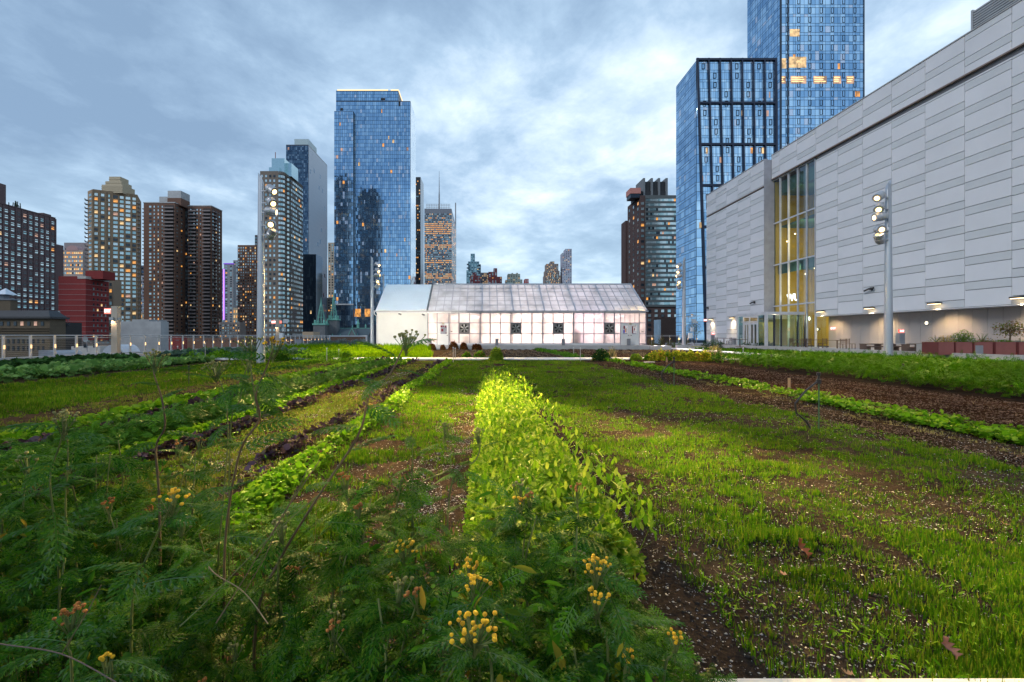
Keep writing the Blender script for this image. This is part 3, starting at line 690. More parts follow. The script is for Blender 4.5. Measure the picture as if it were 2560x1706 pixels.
far('office_building', 'grey ribbed office block with bright lower floors between two red blocks', [(1200.5, 1221, 682, 697), (1201, 1220, 697, None)], 950, m_far_grey, wts=(0,1,3,1.5,2.5,0), cols=4)
far('apartment_building', 'red brick block with a pale rooftop box, right of the grey ribbed block', [(1221, 1243, 680, None), (1234, 1243, 671, 680), (1243, 1255, 692, None)], 920, m_far_red, cols=7)
far('apartment_building', 'squat grey green block with a battlement roofline over the greenhouse', [(1269.5, 1300.5, 685, None), (1264, 1270, 700, None), (1300.5, 1306, 699, None), (1279, 1283, 683, 685), (1291, 1295, 682.5, 685)], 900, M('grey_green_stone', (.30, .33, .28)), wts=(0,2,6,.5,.5,0), cols=6)
rt = far('water_tank', 'tiny pale rooftop tank on a red base over the greenhouse', [(1312, 1322, 705, None), (1312.3, 1321.7, 697.5, 705)], 800, m_far_red, cat='water tank', wts=(1,0,0,0,0,0), cols=9)
far('office_tower', 'brown stepped stone tower with lit windows over the greenhouse', [(1366, 1396, 660, None), (1363, 1399, 677, None), (1361, 1402, 689, None), (1376.5, 1386, 654, 660)], 900, M('far_brown_stone', (.24, .19, .17)), wts=(0,2,6,.9,.9,0), cols=5)
far('apartment_tower', 'slender twin slab tower, rightmost of the far cluster over the greenhouse', [(1414, 1429.5, 622.5, None), (1406, 1414, 632.5, 674), (1405.5, 1414, 676, None)], 900, M('far_lilac', (.33, .34, .42)), wts=(1,2,5,.6,.7,0), cols=4)

# ---- right: brown tower with green ribbon windows
Y0 = 260; x0 = XX(1601, Y0); x1 = XX(1687, Y0)+6; zt = ZZ(489, Y0); yb = x0*F/(1569-CX)
rt = thing('apartment_tower', 'brown brick tower with ribbon windows and a pillared black crown', 'building', ((x0+x1)/2, Y0+10, STREET))
m_b16 = brickM('dark_brown_brick', (.105, .07, .068), (.085, .058, .056), 1.0)
block(rt, rect(x0, Y0, x1, yb), zt, m_b16)
xq = XX(1566, yb+3); b = MB(); b.prism(rect(xq-0.5, yb+3, x0+10, yb+12), STREET, ZZ(552, yb+3)); b.build('rear_wing', m_b16, rt)
W = Wins(rt); xs = XX(1606, Y0)
W.face((x0-.2+.3, Y0), (xs-.3+1.5, Y0), 4, zt-3, 1, 24, .75, .45, (3,5,2,.7,.8,0)); W.face((xs+2, Y0-.5), (x1, Y0-.5), ZZ(765, Y0), zt-1.4, 20, 23, .93, .52, (6,7,1.2,.25,.25,.25))
W.face((x0, yb), (x0, Y0), 4, zt-2, 3, 24, .25, .5, (2,3,6,.4,.4,.3)); W.face((xs+2, Y0-.4), (x1, Y0-.4), ZZ(830, Y0), ZZ(772, Y0), 6, 5, .45, .55, (5,4,3,.1,.3,.5)); W.finish()
b = MB(); b.prism(rect(xs+1.5, Y0-.45, x1+.01, Y0-.01), ZZ(768, Y0), zt+.01)
rh = (zt-1.4-ZZ(765, Y0))/23
for r in range(24): z = ZZ(765, Y0)+rh*r; b.box(xs+1.6, Y0-.75, z-.55, x1+.3, Y0-.46, z+.45)
b.build('spandrels', M('grey_green_panel', (.085, .10, .105), .5), rt)
b = MB(); Yc = Y0+3; b.box(XX(1594, Yc), Yc, zt-1, XX(1667, Yc), Yc+12, ZZ(478, Yc)); b.box(XX(1611, Yc), Yc+.5, ZZ(478, Yc), XX(1664, Yc), Yc+11, ZZ(453, Yc)-.2); b.build('crown', M('crown_black', (.02, .024, .03)), rt)
b = MB()
for a in (1607.5, 1627, 1645, 1664): b.box(XX(a, Yc), Yc-.4, zt-.9, XX(a+5, Yc), Yc+12.4, ZZ(446, Yc))
b.build('crown_piers', M('crown_grey', (.15, .17, .19)), rt)
b = MB(); Yc = Y0+.5; b.box(XX(1576, Yc), Yc, ZZ(484, Yc), XX(1602, Yc), Yc+8, ZZ(470, Yc)); b.build('roof_cabin', M('salmon_panel', (.48, .20, .17)), rt)
b = MB(); b.box(XX(1577, Yc), Yc+.3, zt-1, XX(1601, Yc), Yc+7.5, ZZ(484, Yc)-.01); b.build('cabin_base', m_fr, rt)

# ---- folded blue tower with heavy frame
Y0 = 136; xl = XX(1741, Y0); xr = XX(1936, Y0); zt = ZZ(149, Y0); yb = xl*F/(1691-CX)
rt = thing('glass_tower', 'blue glass tower with a heavy dark slanted grid frame, shorter of the right pair', 'building', ((xl+xr)/2, Y0+5, STREET))
b = MB(); xs = XX(1764, Y0)
b.prism([(xl, Y0), (xr+.05, Y0), (xr+.05, yb), (xl, yb)], STREET, zt-.3); b.build('core', m_fr, rt)
fl = 30
curtain(rt, (xl, yb), (xl, Y0), 0, zt-.6, 8, fl, gl_b, (4,1.5,3,.2), 'side_glass', tilt=.004, prd=[1,.6,1,.4], split=.3, lit=.012, gx=.09, gz=.12)
def slant(u_, z_):
    t = max(0, min(1, (zt-z_)/(zt-H))); left = (xs-xl)*t; right = (xr-xl)+(XX(1941, Y0)-xr)*t; return left+(right-left)*u_
curtain(rt, (xl, Y0), (xr, Y0), 0, zt-.6, 35, fl, gl_b, (6,3,1.3,.5), 'glass_facade', tilt=.004, prd=[1,1,.62,1,1], split=.28, lit=.012, gx=.07, gz=.09, zslant=slant, off=.35)
# triangular facet left of the slanted edge
b = MB()
for r in range(fl):
    za = 0+(zt-.6)*r/fl; zb_ = (zt-.6)*(r+1)/fl-.12
    b.quad((xl, Y0-.1, za), (xl+slant(0, za)-.2, Y0-.3, za), (xl+slant(0, zb_)-.2, Y0-.3, zb_), (xl, Y0-.1, zb_), r % 2)
b.build('facet_glass', [gl_b[1], gl_b[0]], rt)
b = MB(); yf = Y0-.62
def sp_(u_, z_): return (xl+slant(u_, z_), yf, z_)
for i in range(8): b.bar(sp_(i/7, 0), sp_(i/7, zt), .62 if i in (0, 7) else .42, .5)
for zy in (152, 260, 363, 465, 568, 670, 772):
    z = ZZ(zy, Y0); b.bar(Vector(sp_(0, z))+Vector((0, -.02, 0)), Vector(sp_(1, z))+Vector((0, -.02, 0)), .45, .62)
b.build('frame', M('navy_frame', (.012, .02, .045), .35, .4), rt)
b = MB()
for i in range(7):
    for r in range(fl):
        if (i+r*3) % 5 in (0, 2): 
            z = (zt-.6)*(r+.12)/fl; z2 = z+1.55; a = sp_((i+.42)/7, z); c = sp_((i+.42)/7+.035, z); yq = Y0-.45
            for (p0, p1) in (((a[0], z), (c[0], z)), ((a[0], z2), (c[0], z2)), ((a[0], z), (a[0], z2)), ((c[0], z), (c[0], z2))): b.bar((p0[0], yq, p0[1]), (p1[0], yq, p1[1]), .12, .1)
b.build('vent_frames', m_fr, rt)
# ---- tall blue tower behind, cut by the top of the picture
Y0 = 158; xl = XX(1951, Y0); xr = XX(2159, Y0); zt = 178; yb = xl*F/(1869-CX)
rt = thing('glass_tower', 'tallest blue glass tower, running out of the top of the picture', 'building', ((xl+xr)/2, Y0+10, STREET))
b = MB(); b.prism(rect(xl, Y0, xr, yb), STREET, zt); b.build('core', m_fr, rt)
fl = 49
curtain(rt, (xl, Y0), (xr, Y0), 20, zt-1, 22, fl, gl_b, (6,3,1.5,.5), 'glass_facade', tilt=.004, prd=[1,.8,.8,.5], split=.3, lit=.006, gx=.10, gz=.13)
curtain(rt, (xl, yb), (xl, Y0), 20, zt-1, 12, fl, gl_b, (5,3,3,.6), 'side_glass', tilt=.004, prd=[1,.6], split=.3, lit=.004, gx=.12, gz=.13)
b = MB()
for i in range(22):
    if i % 3 or i > 19: continue
    for r in range(fl):
        x = xl+2+i*1.3; z = 20+(zt-21)*(r+.1)/fl; 
        for (p0, p1) in (((x, z), (x+.8, z)), ((x, z+1.9), (x+.8, z+1.9)), ((x, z), (x, z+1.9)), ((x+.8, z), (x+.8, z+1.9))): b.bar((p0[0], Y0-.2, p0[1]), (p1[0], Y0-.2, p1[1]), .11, .08)
b.build('vent_frames', m_fr, rt)
b = MB(); b.box(xl-.35, Y0-.35, 20, xl+.3, Y0-.15, zt); b.box(xr-.2, Y0-.3, 20, xr+.15, Y0-.15, zt); b.box(XX(1968, Y0), Y0-.3, 20, XX(1970.5, Y0), Y0-.16, zt); b.build('corner_frames', m_fr, rt)
m_lb = glow('bar_light', (1, .62, .25), 2.2); m_room = litM('lit_room', (1, .60, .36), .6, .5)
for (a, c) in ((1949, 1964), (1976, 2015), (2033, 2066), (2082, 2102), (2115, 2135)):
    b = MB(); b.box(XX(a, Y0), Y0-.2, ZZ(210, Y0), XX(c, Y0), Y0-.16, ZZ(191, Y0)); wd = b.build('window', m_room, rt, label='wide lit window with bright ceiling strips')
    b = MB()
    for t in (194, 199, 204): b.box(XX(a+2, Y0), Y0-.26, ZZ(t+1, Y0), XX(c-random.randint(3, 9), Y0), Y0-.21, ZZ(t, Y0))
    b.build('ceiling_light', m_lb, wd)
for (a, c, t, u_) in ((1972, 2015, 143, 170), (1953, 1965, 147, 172), (1974, 1998, 74, 92)):
    b = MB(); b.box(XX(a, Y0), Y0-.2, ZZ(u_, Y0), XX(c, Y0), Y0-.16, ZZ(t, Y0)); b.build('window', m_lit[1], rt, label='large cream lit window')

# ---- towers behind the camera, seen as dark reflections in the blue tower
for (pa, pb, tp, lb) in ((838, 872, 455, 'dark tower behind the viewer, mirrored at the blue tower\'s left edge'), (893, 946, 484, 'broad dark tower behind the viewer, mirrored in the middle of the blue tower')):
    D = 640+40; x0 = XX(pa, D); x1 = XX(pb, D); z = ZZ(tp, D)
    rt = thing('office_tower', lb, 'building', ((x0+x1)/2, -52, STREET)); b = MB(); b.prism(rect(x0, -64, x1, -40), STREET, z); b.prism(rect(x0+3, -60, x1-4, -44), z+.01, z+8); b.build('core', m_b9, rt)
    W = Wins(rt); W.face((x1, -40), (x0, -40), 0, z-2, 12, 60, .6, .5, (1,3,8,.5,.4,0)); W.finish()

# ---- church with green copper spires
m_cu = M('copper_green', (.13, .36, .30), .7, scale=.5, var=.2); m_ch = M('church_stone', (.12, .13, .14), .9, scale=.4, var=.25); m_sl = M('slate_roof', (.06, .085, .10), .6, scale=.6)
Yc = 250
rt = thing('church', 'dark stone church with two open green copper spires', 'church', (XX(830, Yc), Yc+10, STREET))
b = MB(); cop = MB()
for (a, c, t0, tp) in ((783, 812, 813, 743), (810, 833, 800, 726)):
    x0, x1 = XX(a, Yc), XX(c, Yc); zt = ZZ(t0, Yc); w_ = x1-x0; cx = (x0+x1)/2; Yt = Yc if a < 800 else Yc+6
    b.box(x0, Yt, STREET, x1, Yt+w_, zt)
    cop.box(x0-.4, Yt-.4, zt+.01, x1+.4, Yt+w_+.4, zt+.9)
    for ix in (0, 1):
        for iy in (0, 1):
            q = Vector((x0+.7+ix*(w_-1.4), Yt+.7+iy*(w_-1.4), zt+.9)); cop.tube([q, q+Vector((0, 0, 1.4)), q+Vector((0, 0, 2.1))], [.6, .6, .05], 6)
    top = Vector((cx, Yt+w_/2, ZZ(tp+8, Yc)))
    for i in range(8):
        an = 2*PI*i/8+PI/8; q = Vector((cx+w_*.40*math.cos(an), Yt+w_/2+w_*.40*math.sin(an), zt+.9)); cop.bar(q, q+(top-q)*.93, .22)
    for k in (.3, .62):
        for i in range(8):
            a1 = 2*PI*i/8+PI/8; a2 = a1+PI/4; r_ = w_*.40*(1-k*.93); zz = zt+.9+(top.z-zt-.9)*k*.93
            cop.bar((cx+r_*math.cos(a1), Yt+w_/2+r_*math.sin(a1), zz), (cx+r_*math.cos(a2), Yt+w_/2+r_*math.sin(a2), zz), .16)
    cop.tube([top-Vector((0, 0, 3.2)), top-Vector((0, 0, 1)), top+Vector((0, 0, 2))], [.75, .35, .05], 8)
b.build('tower', m_ch, rt); cop.build('spire', m_cu, rt)
b = MB(); x0 = XX(812, Yc+8); x1 = XX(925, Yc+8); zr = ZZ(821, Yc+8); ze = ZZ(842, Yc+8)
b.quad((x0, Yc+4, ze), (x1, Yc+4, ze), (x1, Yc+12, zr), (x0, Yc+12, zr)); b.quad((x0, Yc+20, ze), (x0, Yc+12, zr), (x1, Yc+12, zr), (x1, Yc+20, ze)); b.box(x0, Yc+4.3, STREET, x1, Yc+19.7, ze-.01)
b.build('roof', m_sl, rt)
b = MB(); xg = XX(881, Yc+3); hw = 3.4
b.poly([(xg-hw, Yc+2, ze-2), (xg+hw, Yc+2, ze-2), (xg, Yc+2, zr-.3)]); b.poly([(xg-hw, Yc+2, ze-2), (xg, Yc+2, zr-.3), (xg, Yc+12, zr-.3), (xg-hw, Yc+4, ze-2)]); b.poly([(xg+hw, Yc+2, ze-2), (xg+hw, Yc+4, ze-2), (xg, Yc+12, zr-.3), (xg, Yc+2, zr-.3)])
b.build('gable', m_ch, rt)
b = MB(); b.bar((xg-hw, Yc+1.9, ze-2), (xg, Yc+1.9, zr-.2), .25); b.bar((xg+hw, Yc+1.9, ze-2), (xg, Yc+1.9, zr-.2), .25); b.bar((x0, Yc+12, zr+.1), (x1, Yc+12, zr+.1), .3)
for a, h_ in ((895, 25), (881, 8), (914, 12), (841, 6), (822, 6), (860, 5), (902, 6)):
    x = XX(a, Yc+12); yy = Yc+12 if h_ > 7 else Yc+5; zb_ = zr if h_ > 7 else ze+.5; hh = h_*Yc/F
    b.tube([(x, yy, zb_), (x, yy, zb_+hh*.4), (x, yy, zb_+hh*.45), (x, yy, zb_+hh)], [hh*.12+.1, hh*.12+.1, hh*.16+.1, .04], 6)
b.build('finials', m_cu, rt)

# ---- low buildings behind the left railing
m_lime = brickM('soot_limestone', (.13, .105, .075), (.11, .09, .065), .7)
Yl = 120; x1 = XX(124, Yl)
rt = thing('theatre_building', 'sooty limestone building with a dark mansard roof at the left edge', 'building', (x1-9, Yl+8, STREET))
b = MB(); b.prism(rect(x1-26, Yl, x1, Yl+4.6), STREET, ZZ(797, Yl)); b.build('wall', m_lime, rt)
b = MB(); za = ZZ(797, Yl); zb_ = ZZ(776, Yl)
b.box(x1-27, Yl-.8, za+.01, x1+.8, Yl+5, za+.5)
q = [(x1-26, Yl-.5), (x1+.5, Yl-.5), (x1+.5, Yl+4.6), (x1-26, Yl+4.6)]; q2 = [(x1-26, Yl+1.0), (x1-1.2, Yl+1.0), (x1-1.2, Yl+3.4), (x1-26, Yl+3.4)]
for i in range(4): j = (i+1) % 4; b.quad((*q[i], za+.5), (*q[j], za+.5), (*q2[j], zb_), (*q2[i], zb_))
b.poly([(*p_, zb_) for p_ in q2]); b.build('roof', M('mansard', (.018, .022, .028), .5), rt)
b = MB(); b.prism(rect(x1-26, Yl+1.3, XX(42, Yl+3), Yl+3.2), zb_+.002, ZZ(752, Yl+3)); b.build('attic', m_lime, rt)
b = MB(); zz = ZZ(752, Yl+3); xx = XX(42, Yl+3); b.box(x1-26, Yl+1.1, zz+.01, xx+.3, Yl+3.6, zz+.4); b.box(x1-24, Yl+1.5, zz+.41, xx-2, Yl+3, zz+1.5); b.build('attic_cornice', M('lead_grey', (.12, .14, .17), .4, .4), rt)
b = MB(); c0 = Vector((XX(14, Yl+2.3), Yl+2.3, zz+1.5)); h_ = 1.8
for i in range(4):
    a1 = PI/4+i*PI/2; a2 = a1+PI/2; b.poly([c0+Vector((2.4*math.cos(a1), 2.4*math.sin(a1), 0)), c0+Vector((2.4*math.cos(a2), 2.4*math.sin(a2), 0)), c0+Vector((0, 0, h_))])
b.build('skylight', M('skylight_glass', (.65, .7, .75), .3, .3), rt)
W = Wins(rt); W.face((x1-26, Yl), (x1-1, Yl), ZZ(880, Yl), ZZ(845, Yl), 19, 2, .36, .62, (0,1,7,.2,.1,0)); W.face((x1-26, Yl), (x1-1, Yl), ZZ(818, Yl), ZZ(801, Yl), 14, 1, .4, .6, (2,1,5,0,.2,.2)); W.finish()
b = MB()
for t in (820, 826, 833): b.box(x1-26, Yl-.35, ZZ(t+1.6, Yl), x1+.3, Yl-.001, ZZ(t, Yl))
b.build('string_course', m_lime, rt)
# dark steelwork beside it
rt, q = simple('mechanical_block', 'black rooftop plant block between the theatre and the red brick building', 108, 160, 806, 135, M('soot_black', (.014, .015, .018)), 0, 0)
b = MB()
for i in range(30): a = Vector((XX(random.uniform(110, 158), 134), 133+random.random()*3, ZZ(random.uniform(798, 815), 134))); b.bar(a, a+Vector((random.uniform(-1.5, 1.5), 0, random.uniform(-.6, .8))), .14)
b.tube([(XX(147, 134), 134, ZZ(806, 134)), (XX(147, 134), 134, ZZ(778, 134))], .3, m=1); b.build('pipework', [m_b9, m_pale], rt)
def low(name, label, px0, px1, yt, Y, mat, cols=0, rows=1, *a, **k):
    k.setdefault('depth', 3 if Y < 200 else 8)
    return simple(name, label, px0, px1, yt, Y, mat, cols, rows, *a, **k)
m_conc = M('raw_concrete', (.30, .31, .32), .9, scale=.25, var=.22, bump=.4)
rt, q = low('warehouse', 'blank grey concrete warehouse with a weathered wall behind the railing', 296, 402, 804, 120, m_conc)
b = MB(); b.prism(rect(XX(330, 121), 121, XX(372, 121), 128), q[4]-1, ZZ(799, 121)); b.build('parapet', m_conc, rt)
low('low_building', 'low white rooftop building with two dark windows behind the railing', 178, 250, 866, 95, M('white_render', (.46, .44, .42)), 3, 1, (0,0,9,0,0,0), fw=.35, fh=.3)
low('low_building', 'brown rooftop cabin behind the exit sign pillar', 250, 288, 864, 100, M('ochre_render', (.24, .17, .11)))
low('low_building', 'long low brown brick building behind the railing', 402, 600, 846, 150, m_br, 18, 2, (2,3,4,.3,.2,.1), fw=.3, fh=.4)
low('low_building', 'dark red low brick building right of the grey warehouse', 402, 452, 842, 140, m_red, 3, 1, (1,1,4,0,0,0))
low('low_building', 'mottled stone walk-up below the purple lit tower', 548, 600, 806, 330, M('mottled_stone', (.27, .23, .21)), 8, 6, (2,2,3,.8,.8,0), fw=.4)
low('low_building', 'dim brown low block behind the weather station', 640, 790, 846, 160, m_b16, 14, 2, (1,2,4,.3,.3,.1), fw=.4)
low('low_building', 'plain beige block at the foot of the navy glass tower', 756, 783, 830, 200, M('beige_block', (.36, .27, .18)))
low('low_building', 'grey low rooftop shed behind the left railing posts', 96, 145, 876, 80, m_gc)
low('low_building', 'long dull city block filling the gap left of the brown twin tower', 230, 640, 828, 420, M('dull_block', (.12, .11, .115)), 40, 3, (1,2,5,1.2,.8,.2), fw=.4)
low('low_building', 'dull city block between the red block and the theatre', 60, 300, 852, 180, M('dull_brown', (.11, .09, .085)), 20, 2, (1,2,5,.4,.3,.1), fw=.4)
# satellite dish, tents
rt = thing('satellite_dish', 'grey satellite dish seen just behind the left railing', 'satellite dish', (XX(218, 70), 70, ZZ(880, 70)))
b = MB(); c = Vector((XX(218, 70), 69.6, ZZ(848, 70)))
for k_ in range(3):
    for i in range(14):
        a1 = 2*PI*i/14; a2 = 2*PI*(i+1)/14; r0 = .42*(k_+1)/3*1.0; r1 = .42*k_/3
        f_ = lambda r_, a_: (c.x+r_*math.cos(a_), c.y+.25-r_*r_*1.2, c.z+r_*math.sin(a_)*1.1)
        b.quad(f_(r1, a1), f_(r0, a1), f_(r0, a2), f_(r1, a2))
b.build('dish', m_pale, rt); b = MB(); b.tube([c+Vector((0, .25, 0)), (c.x, 70, ZZ(880, 70))], .05); b.build('mount', m_gc, rt)
for i, (a, c_, t, Yq) in enumerate(((255, 308, 862, 78), (100, 140, 878, 60))):
    rt = thing('vent_hood', ('white domed roof tent behind the exit sign pillar', 'curved silver roof duct low behind the railing')[i], 'roof vent', (XX((a+c_)/2, Yq), Yq+2, ZZ(895, Yq)))
    b = MB(); x0, x1 = XX(a, Yq), XX(c_, Yq); zb_ = ZZ(889, Yq); h_ = ZZ(t, Yq)-zb_
    for j in range(10):
        t0 = PI*j/10; t1 = PI*(j+1)/10; f_ = lambda t_, y_: ((x0+x1)/2-(x1-x0)/2*math.cos(t_), y_, zb_+h_*math.sin(t_))
        b.quad(f_(t0, Yq), f_(t1, Yq), f_(t1, Yq+4), f_(t0, Yq+4)); b.poly([f_(t0, Yq), ((x0+x1)/2, Yq, zb_), f_(t1, Yq)])
    b.build('hood', M('vent_white%d' % i, (.55, .56, .6) if i == 0 else (.3, .31, .34), .4), rt)
# right: brick block, blue panel
rt, q = low('low_building', 'windowless dark brown brick block beside the right weather station', 1648, 1690, 795, 90, brickM('umber_brick', (.07, .05, .045), (.055, .04, .036), 2.5))
b = MB(); rt = thing('wall_panel', 'pale blue grey wall slab right of the greenhouse', 'wall', (XX(1641, 78), 78, 0)); b.prism([(XX(1635, 78), 78), (XX(1648, 76), 76), (XX(1648, 76)+.4, 76.3), (XX(1635, 78)+.4, 78.4)], 0.0, ZZ(800, 77)); b.build('slab', M('blue_grey_panel', (.33, .45, .55), .5), rt)
# ======================= roof deck, soil, paths
m_soil_near = None
def soilM():
    m, nt, out = _nt('soil'); L = nt.links
    tc = N(nt, 'ShaderNodeTexCoord'); b = N(nt, 'ShaderNodeBsdfPrincipled'); b.inputs['Roughness'].default_value = 1.0; b.inputs['Specular IOR Level'].default_value = .0
    n1 = N(nt, 'ShaderNodeTexNoise', Scale=1.1, Detail=8.0, Roughness=.65); n2 = N(nt, 'ShaderNodeTexNoise', Scale=28.0, Detail=6.0, Roughness=.7); n3 = N(nt, 'ShaderNodeTexVoronoi', Scale=55.0)
    for n in (n1, n2, n3): L.new(tc.outputs['Object'], n.inputs['Vector'])
    r1 = N(nt, 'ShaderNodeValToRGB'); L.new(n1.outputs['Fac'], r1.inputs[0]); e = r1.color_ramp.elements; e[0].position = .35; e[1].position = .68; e[0].color = (.027, .021, .017, 1); e[1].color = (.075, .058, .043, 1)
    r2 = N(nt, 'ShaderNodeValToRGB'); L.new(n2.outputs['Fac'], r2.inputs[0]); e = r2.color_ramp.elements; e[0].position = .3; e[1].position = .75; e[0].color = (.4, .4, .4, 1); e[1].color = (1.6, 1.5, 1.4, 1)
    mx = N(nt, 'ShaderNodeMixRGB', blend_type='MULTIPLY'); mx.inputs[0].default_value = 1; L.new(r1.outputs[0], mx.inputs[1]); L.new(r2.outputs[0], mx.inputs[2])
    # long beds: darker compost and redder mulch strips (bands in X with wobbly edges)
    sp = N(nt, 'ShaderNodeSeparateXYZ'); L.new(tc.outputs['Object'], sp.inputs[0])
    wb = N(nt, 'ShaderNodeMath', operation='MULTIPLY_ADD'); L.new(n1.outputs['Fac'], wb.inputs[0]); wb.inputs[1].default_value = .8; L.new(sp.outputs[0], wb.inputs[2])
    mr = N(nt, 'ShaderNodeMapRange'); L.new(wb.outputs[0], mr.inputs[0]); mr.inputs[1].default_value = -23; mr.inputs[2].default_value = 27
    rb = N(nt, 'ShaderNodeValToRGB'); L.new(mr.outputs[0], rb.inputs[0]); rb.color_ramp.interpolation = 'LINEAR'
    def pos(x): return (x+.4+23)/50
    els = [(-23, (.9, .9, .9)), (-3.6, (1.25, 1.15, 1.0)), (-2.5, (1.3, 1.2, 1.05)), (1.2, (.75, .75, .8)), (5.5, (.9, .9, .9)), (5.8, (.62, .56, .52)), (6.5, (.62, .56, .52)), (6.8, (.85, .8, .68)), (7.8, (.8, .75, .62)), (8.2, (.66, .47, .40)), (11.3, (.66, .47, .40)), (12, (.6, .6, .6))]
    rb.color_ramp.elements[0].position = pos(els[0][0]); rb.color_ramp.elements[0].color = c4(els[0][1]); rb.color_ramp.elements[1].position = pos(els[-1][0]); rb.color_ramp.elements[1].color = c4(els[-1][1])
    for x, c in els[1:-1]: k = rb.color_ramp.elements.new(pos(x)); k.color = c4(c)
    m2 = N(nt, 'ShaderNodeMixRGB', blend_type='MULTIPLY'); m2.inputs[0].default_value = 1; L.new(mx.outputs[0], m2.inputs[1]); L.new(rb.outputs[0], m2.inputs[2])
    L.new(m2.outputs[0], b.inputs['Base Color'])
    bp = N(nt, 'ShaderNodeBump', Strength=.9, Distance=.02); L.new(n2.outputs['Fac'], bp.inputs['Height']); L.new(bp.outputs[0], b.inputs['Normal'])
    L.new(b.outputs[0], out.inputs[0]); return m
m_soil = soilM()
def gz(x, y):
    x = np.asarray(x, float); y = np.asarray(y, float)
    z = (fbm(x*1.7, y*1.7, 3)-.5)*.06
    near = np.clip((22-y)/18, 0, 1)
    z = z+(fbm(x*9, y*9, 5)-.5)*.03*near
    z = z+.05*np.exp(-((x-9.6)/1.5)**2)+.04*np.exp(-((x+1.95)/.3)**2)+.05*np.exp(-((x-.6)/.6)**2)
    z = z+.03*np.cos(x*2*PI/.75)*np.where((y > 29) & (x > -4), 1, 0)*np.clip((y-29), 0, 1)
    return z
def grid(xs, ys, name, mat, **kw):
    Xg, Yg = np.meshgrid(xs, ys); Zg = gz(Xg, Yg); V = np.stack([Xg, Yg, Zg], -1).reshape(-1, 3)
    nx, ny = len(xs), len(ys); i = np.arange(nx-1)[None]+np.arange(ny-1)[:, None]*nx; i = i.ravel()
    FF = np.stack([i, i+1, i+nx+1, i+nx], 1).ravel()
    me = raw_mesh(name, V, FF, np.full(len(i), 4), mat); me.polygons.foreach_set('use_smooth', [True]*len(i))
    return tag(link(name, me), **kw)
xs = np.unique(np.concatenate([np.arange(-22.5, -5, .35), np.arange(-5, 9, .07), np.arange(9, 27.0, .3)]))
ys = np.unique(np.concatenate([np.arange(.3, 10, .07), np.arange(10, 47, .3)]))
grid(xs, ys, 'soil', m_soil, kind='structure', label='dark crumbly planting soil of the roof farm beds', cat='soil')
m_kerb = M('kerb_concrete', (.42, .41, .40), .85, var=.15, scale=1.2, bump=.3)
m_white = M('white_paver', (.66, .65, .64), .8, var=.08, scale=2, bump=.2)
m_patio = M('patio_paver', (.33, .33, .34), .85, scale=1)
b = MB(); b.box(-24.5, -12, STREET, 34.5, 68.5, -.2); b.box(-24.5, 47.02, -.199, -12, 68.4, .02); b.box(-12, 58.3, -.198, 34, 68.45, .015); b.box(-24.49, -12, -.197, -22.52, 47.0, -.02); b.box(-22.5, -12, -.196, 34, .28, -.03)
b.build('roof_deck', m_patio, kind='structure', label='roof slab of the convention hall carrying the farm', cat='roof')
b = MB(); b.box(27.35, 22.9, -.19, 33.4, 68.3, .33); b.box(26.9, -5, -.19, 34.4, 22.4, .1); b.build('patio', m_patio, kind='structure', label='grey paved terrace between the kerb and the clad wall', cat='terrace')
def kerb(nm, label, bx, m=m_kerb, joints=None, ax=1):
    b = MB(); x0, y0, z0, x1, y1, z1 = bx
    n = max(1, int(round((joints or 999) and ((y1-y0) if ax == 1 else (x1-x0))/(joints or 999))))
    for i in range(n):
        if ax == 1: a = y0+(y1-y0)*i/n; c = y0+(y1-y0)*(i+1)/n; b.box(x0, a+.006, z0, x1, c-.006, z1)
        else: a = x0+(x1-x0)*i/n; c = x0+(x1-x0)*(i+1)/n; b.box(a+.006, y0, z0, c-.006, y1, z1)
    return origin_to(b.build(nm, m, label=label, cat='kerb'), ((x0+x1)/2, (y0+y1)/2, z0))
kerb('concrete_kerb', 'long concrete kerb under the left railing', (-22.95, 10, -.15, -22.5, 68, .38), joints=3)
kerb('concrete_kerb', 'grey concrete kerb in front of the greenhouse', (-3.2, 46.9, -.1, 17.2, 47.3, .40), joints=3, ax=0)
kerb('concrete_kerb', 'short kerb block at the right corner of the greenhouse bed', (17.25, 45.6, -.1, 18.9, 47.25, .38))
kerb('concrete_kerb', 'short kerb block at the foot of the right far floodlight pole', (20.6, 48.2, -.1, 22.9, 48.7, .40))
kerb('concrete_kerb', 'long concrete kerb between the carrots and the terrace', (27.0, 22.8, -.15, 27.3, 52, .44), joints=3)
kerb('concrete_kerb', 'concrete kerb running right below the red planters', (27.35, 22.45, -.15, 36, 22.75, .44), joints=3, ax=0)
kerb('concrete_kerb', 'square raised concrete block under the right exit sign pillar', (26.95, 27.6, .442, 27.75, 28.3, .92))
kerb('concrete_kerb', 'low concrete bench block beside the left exit sign pillar', (-22.48, 26.3, -.1, -19.9, 27.1, .39))
kerb('concrete_kerb', 'pale kerb corner at the bottom right edge of the picture', (.9, 1.1, -.05, 5, 1.87, .045), m_white)
kerb('concrete_kerb', 'pale kerb of the silver plant bed left of the greenhouse', (-19.2, 50.2, -.1, -11.6, 50.6, .30))
b = MB()
for i in range(26): x = -18.6+i*1.3; b.box(x+.01, 26.9, -.06, x+1.29, 28.4, .075)
b.build('path', m_white, kind='structure', label='pale straight path crossing the farm in front of the greenhouse', cat='path')
b = MB()
for i in range(16): y = 29.5+i*1.3; b.box(20.0, y+.01, -.06, 21.2, y+1.29, .08)
b.box(17.25, 47.3, -.06, 20.0, 50.3, .078); b.build('path', m_white, kind='structure', label='pale side path leading to the right end of the greenhouse', cat='path')

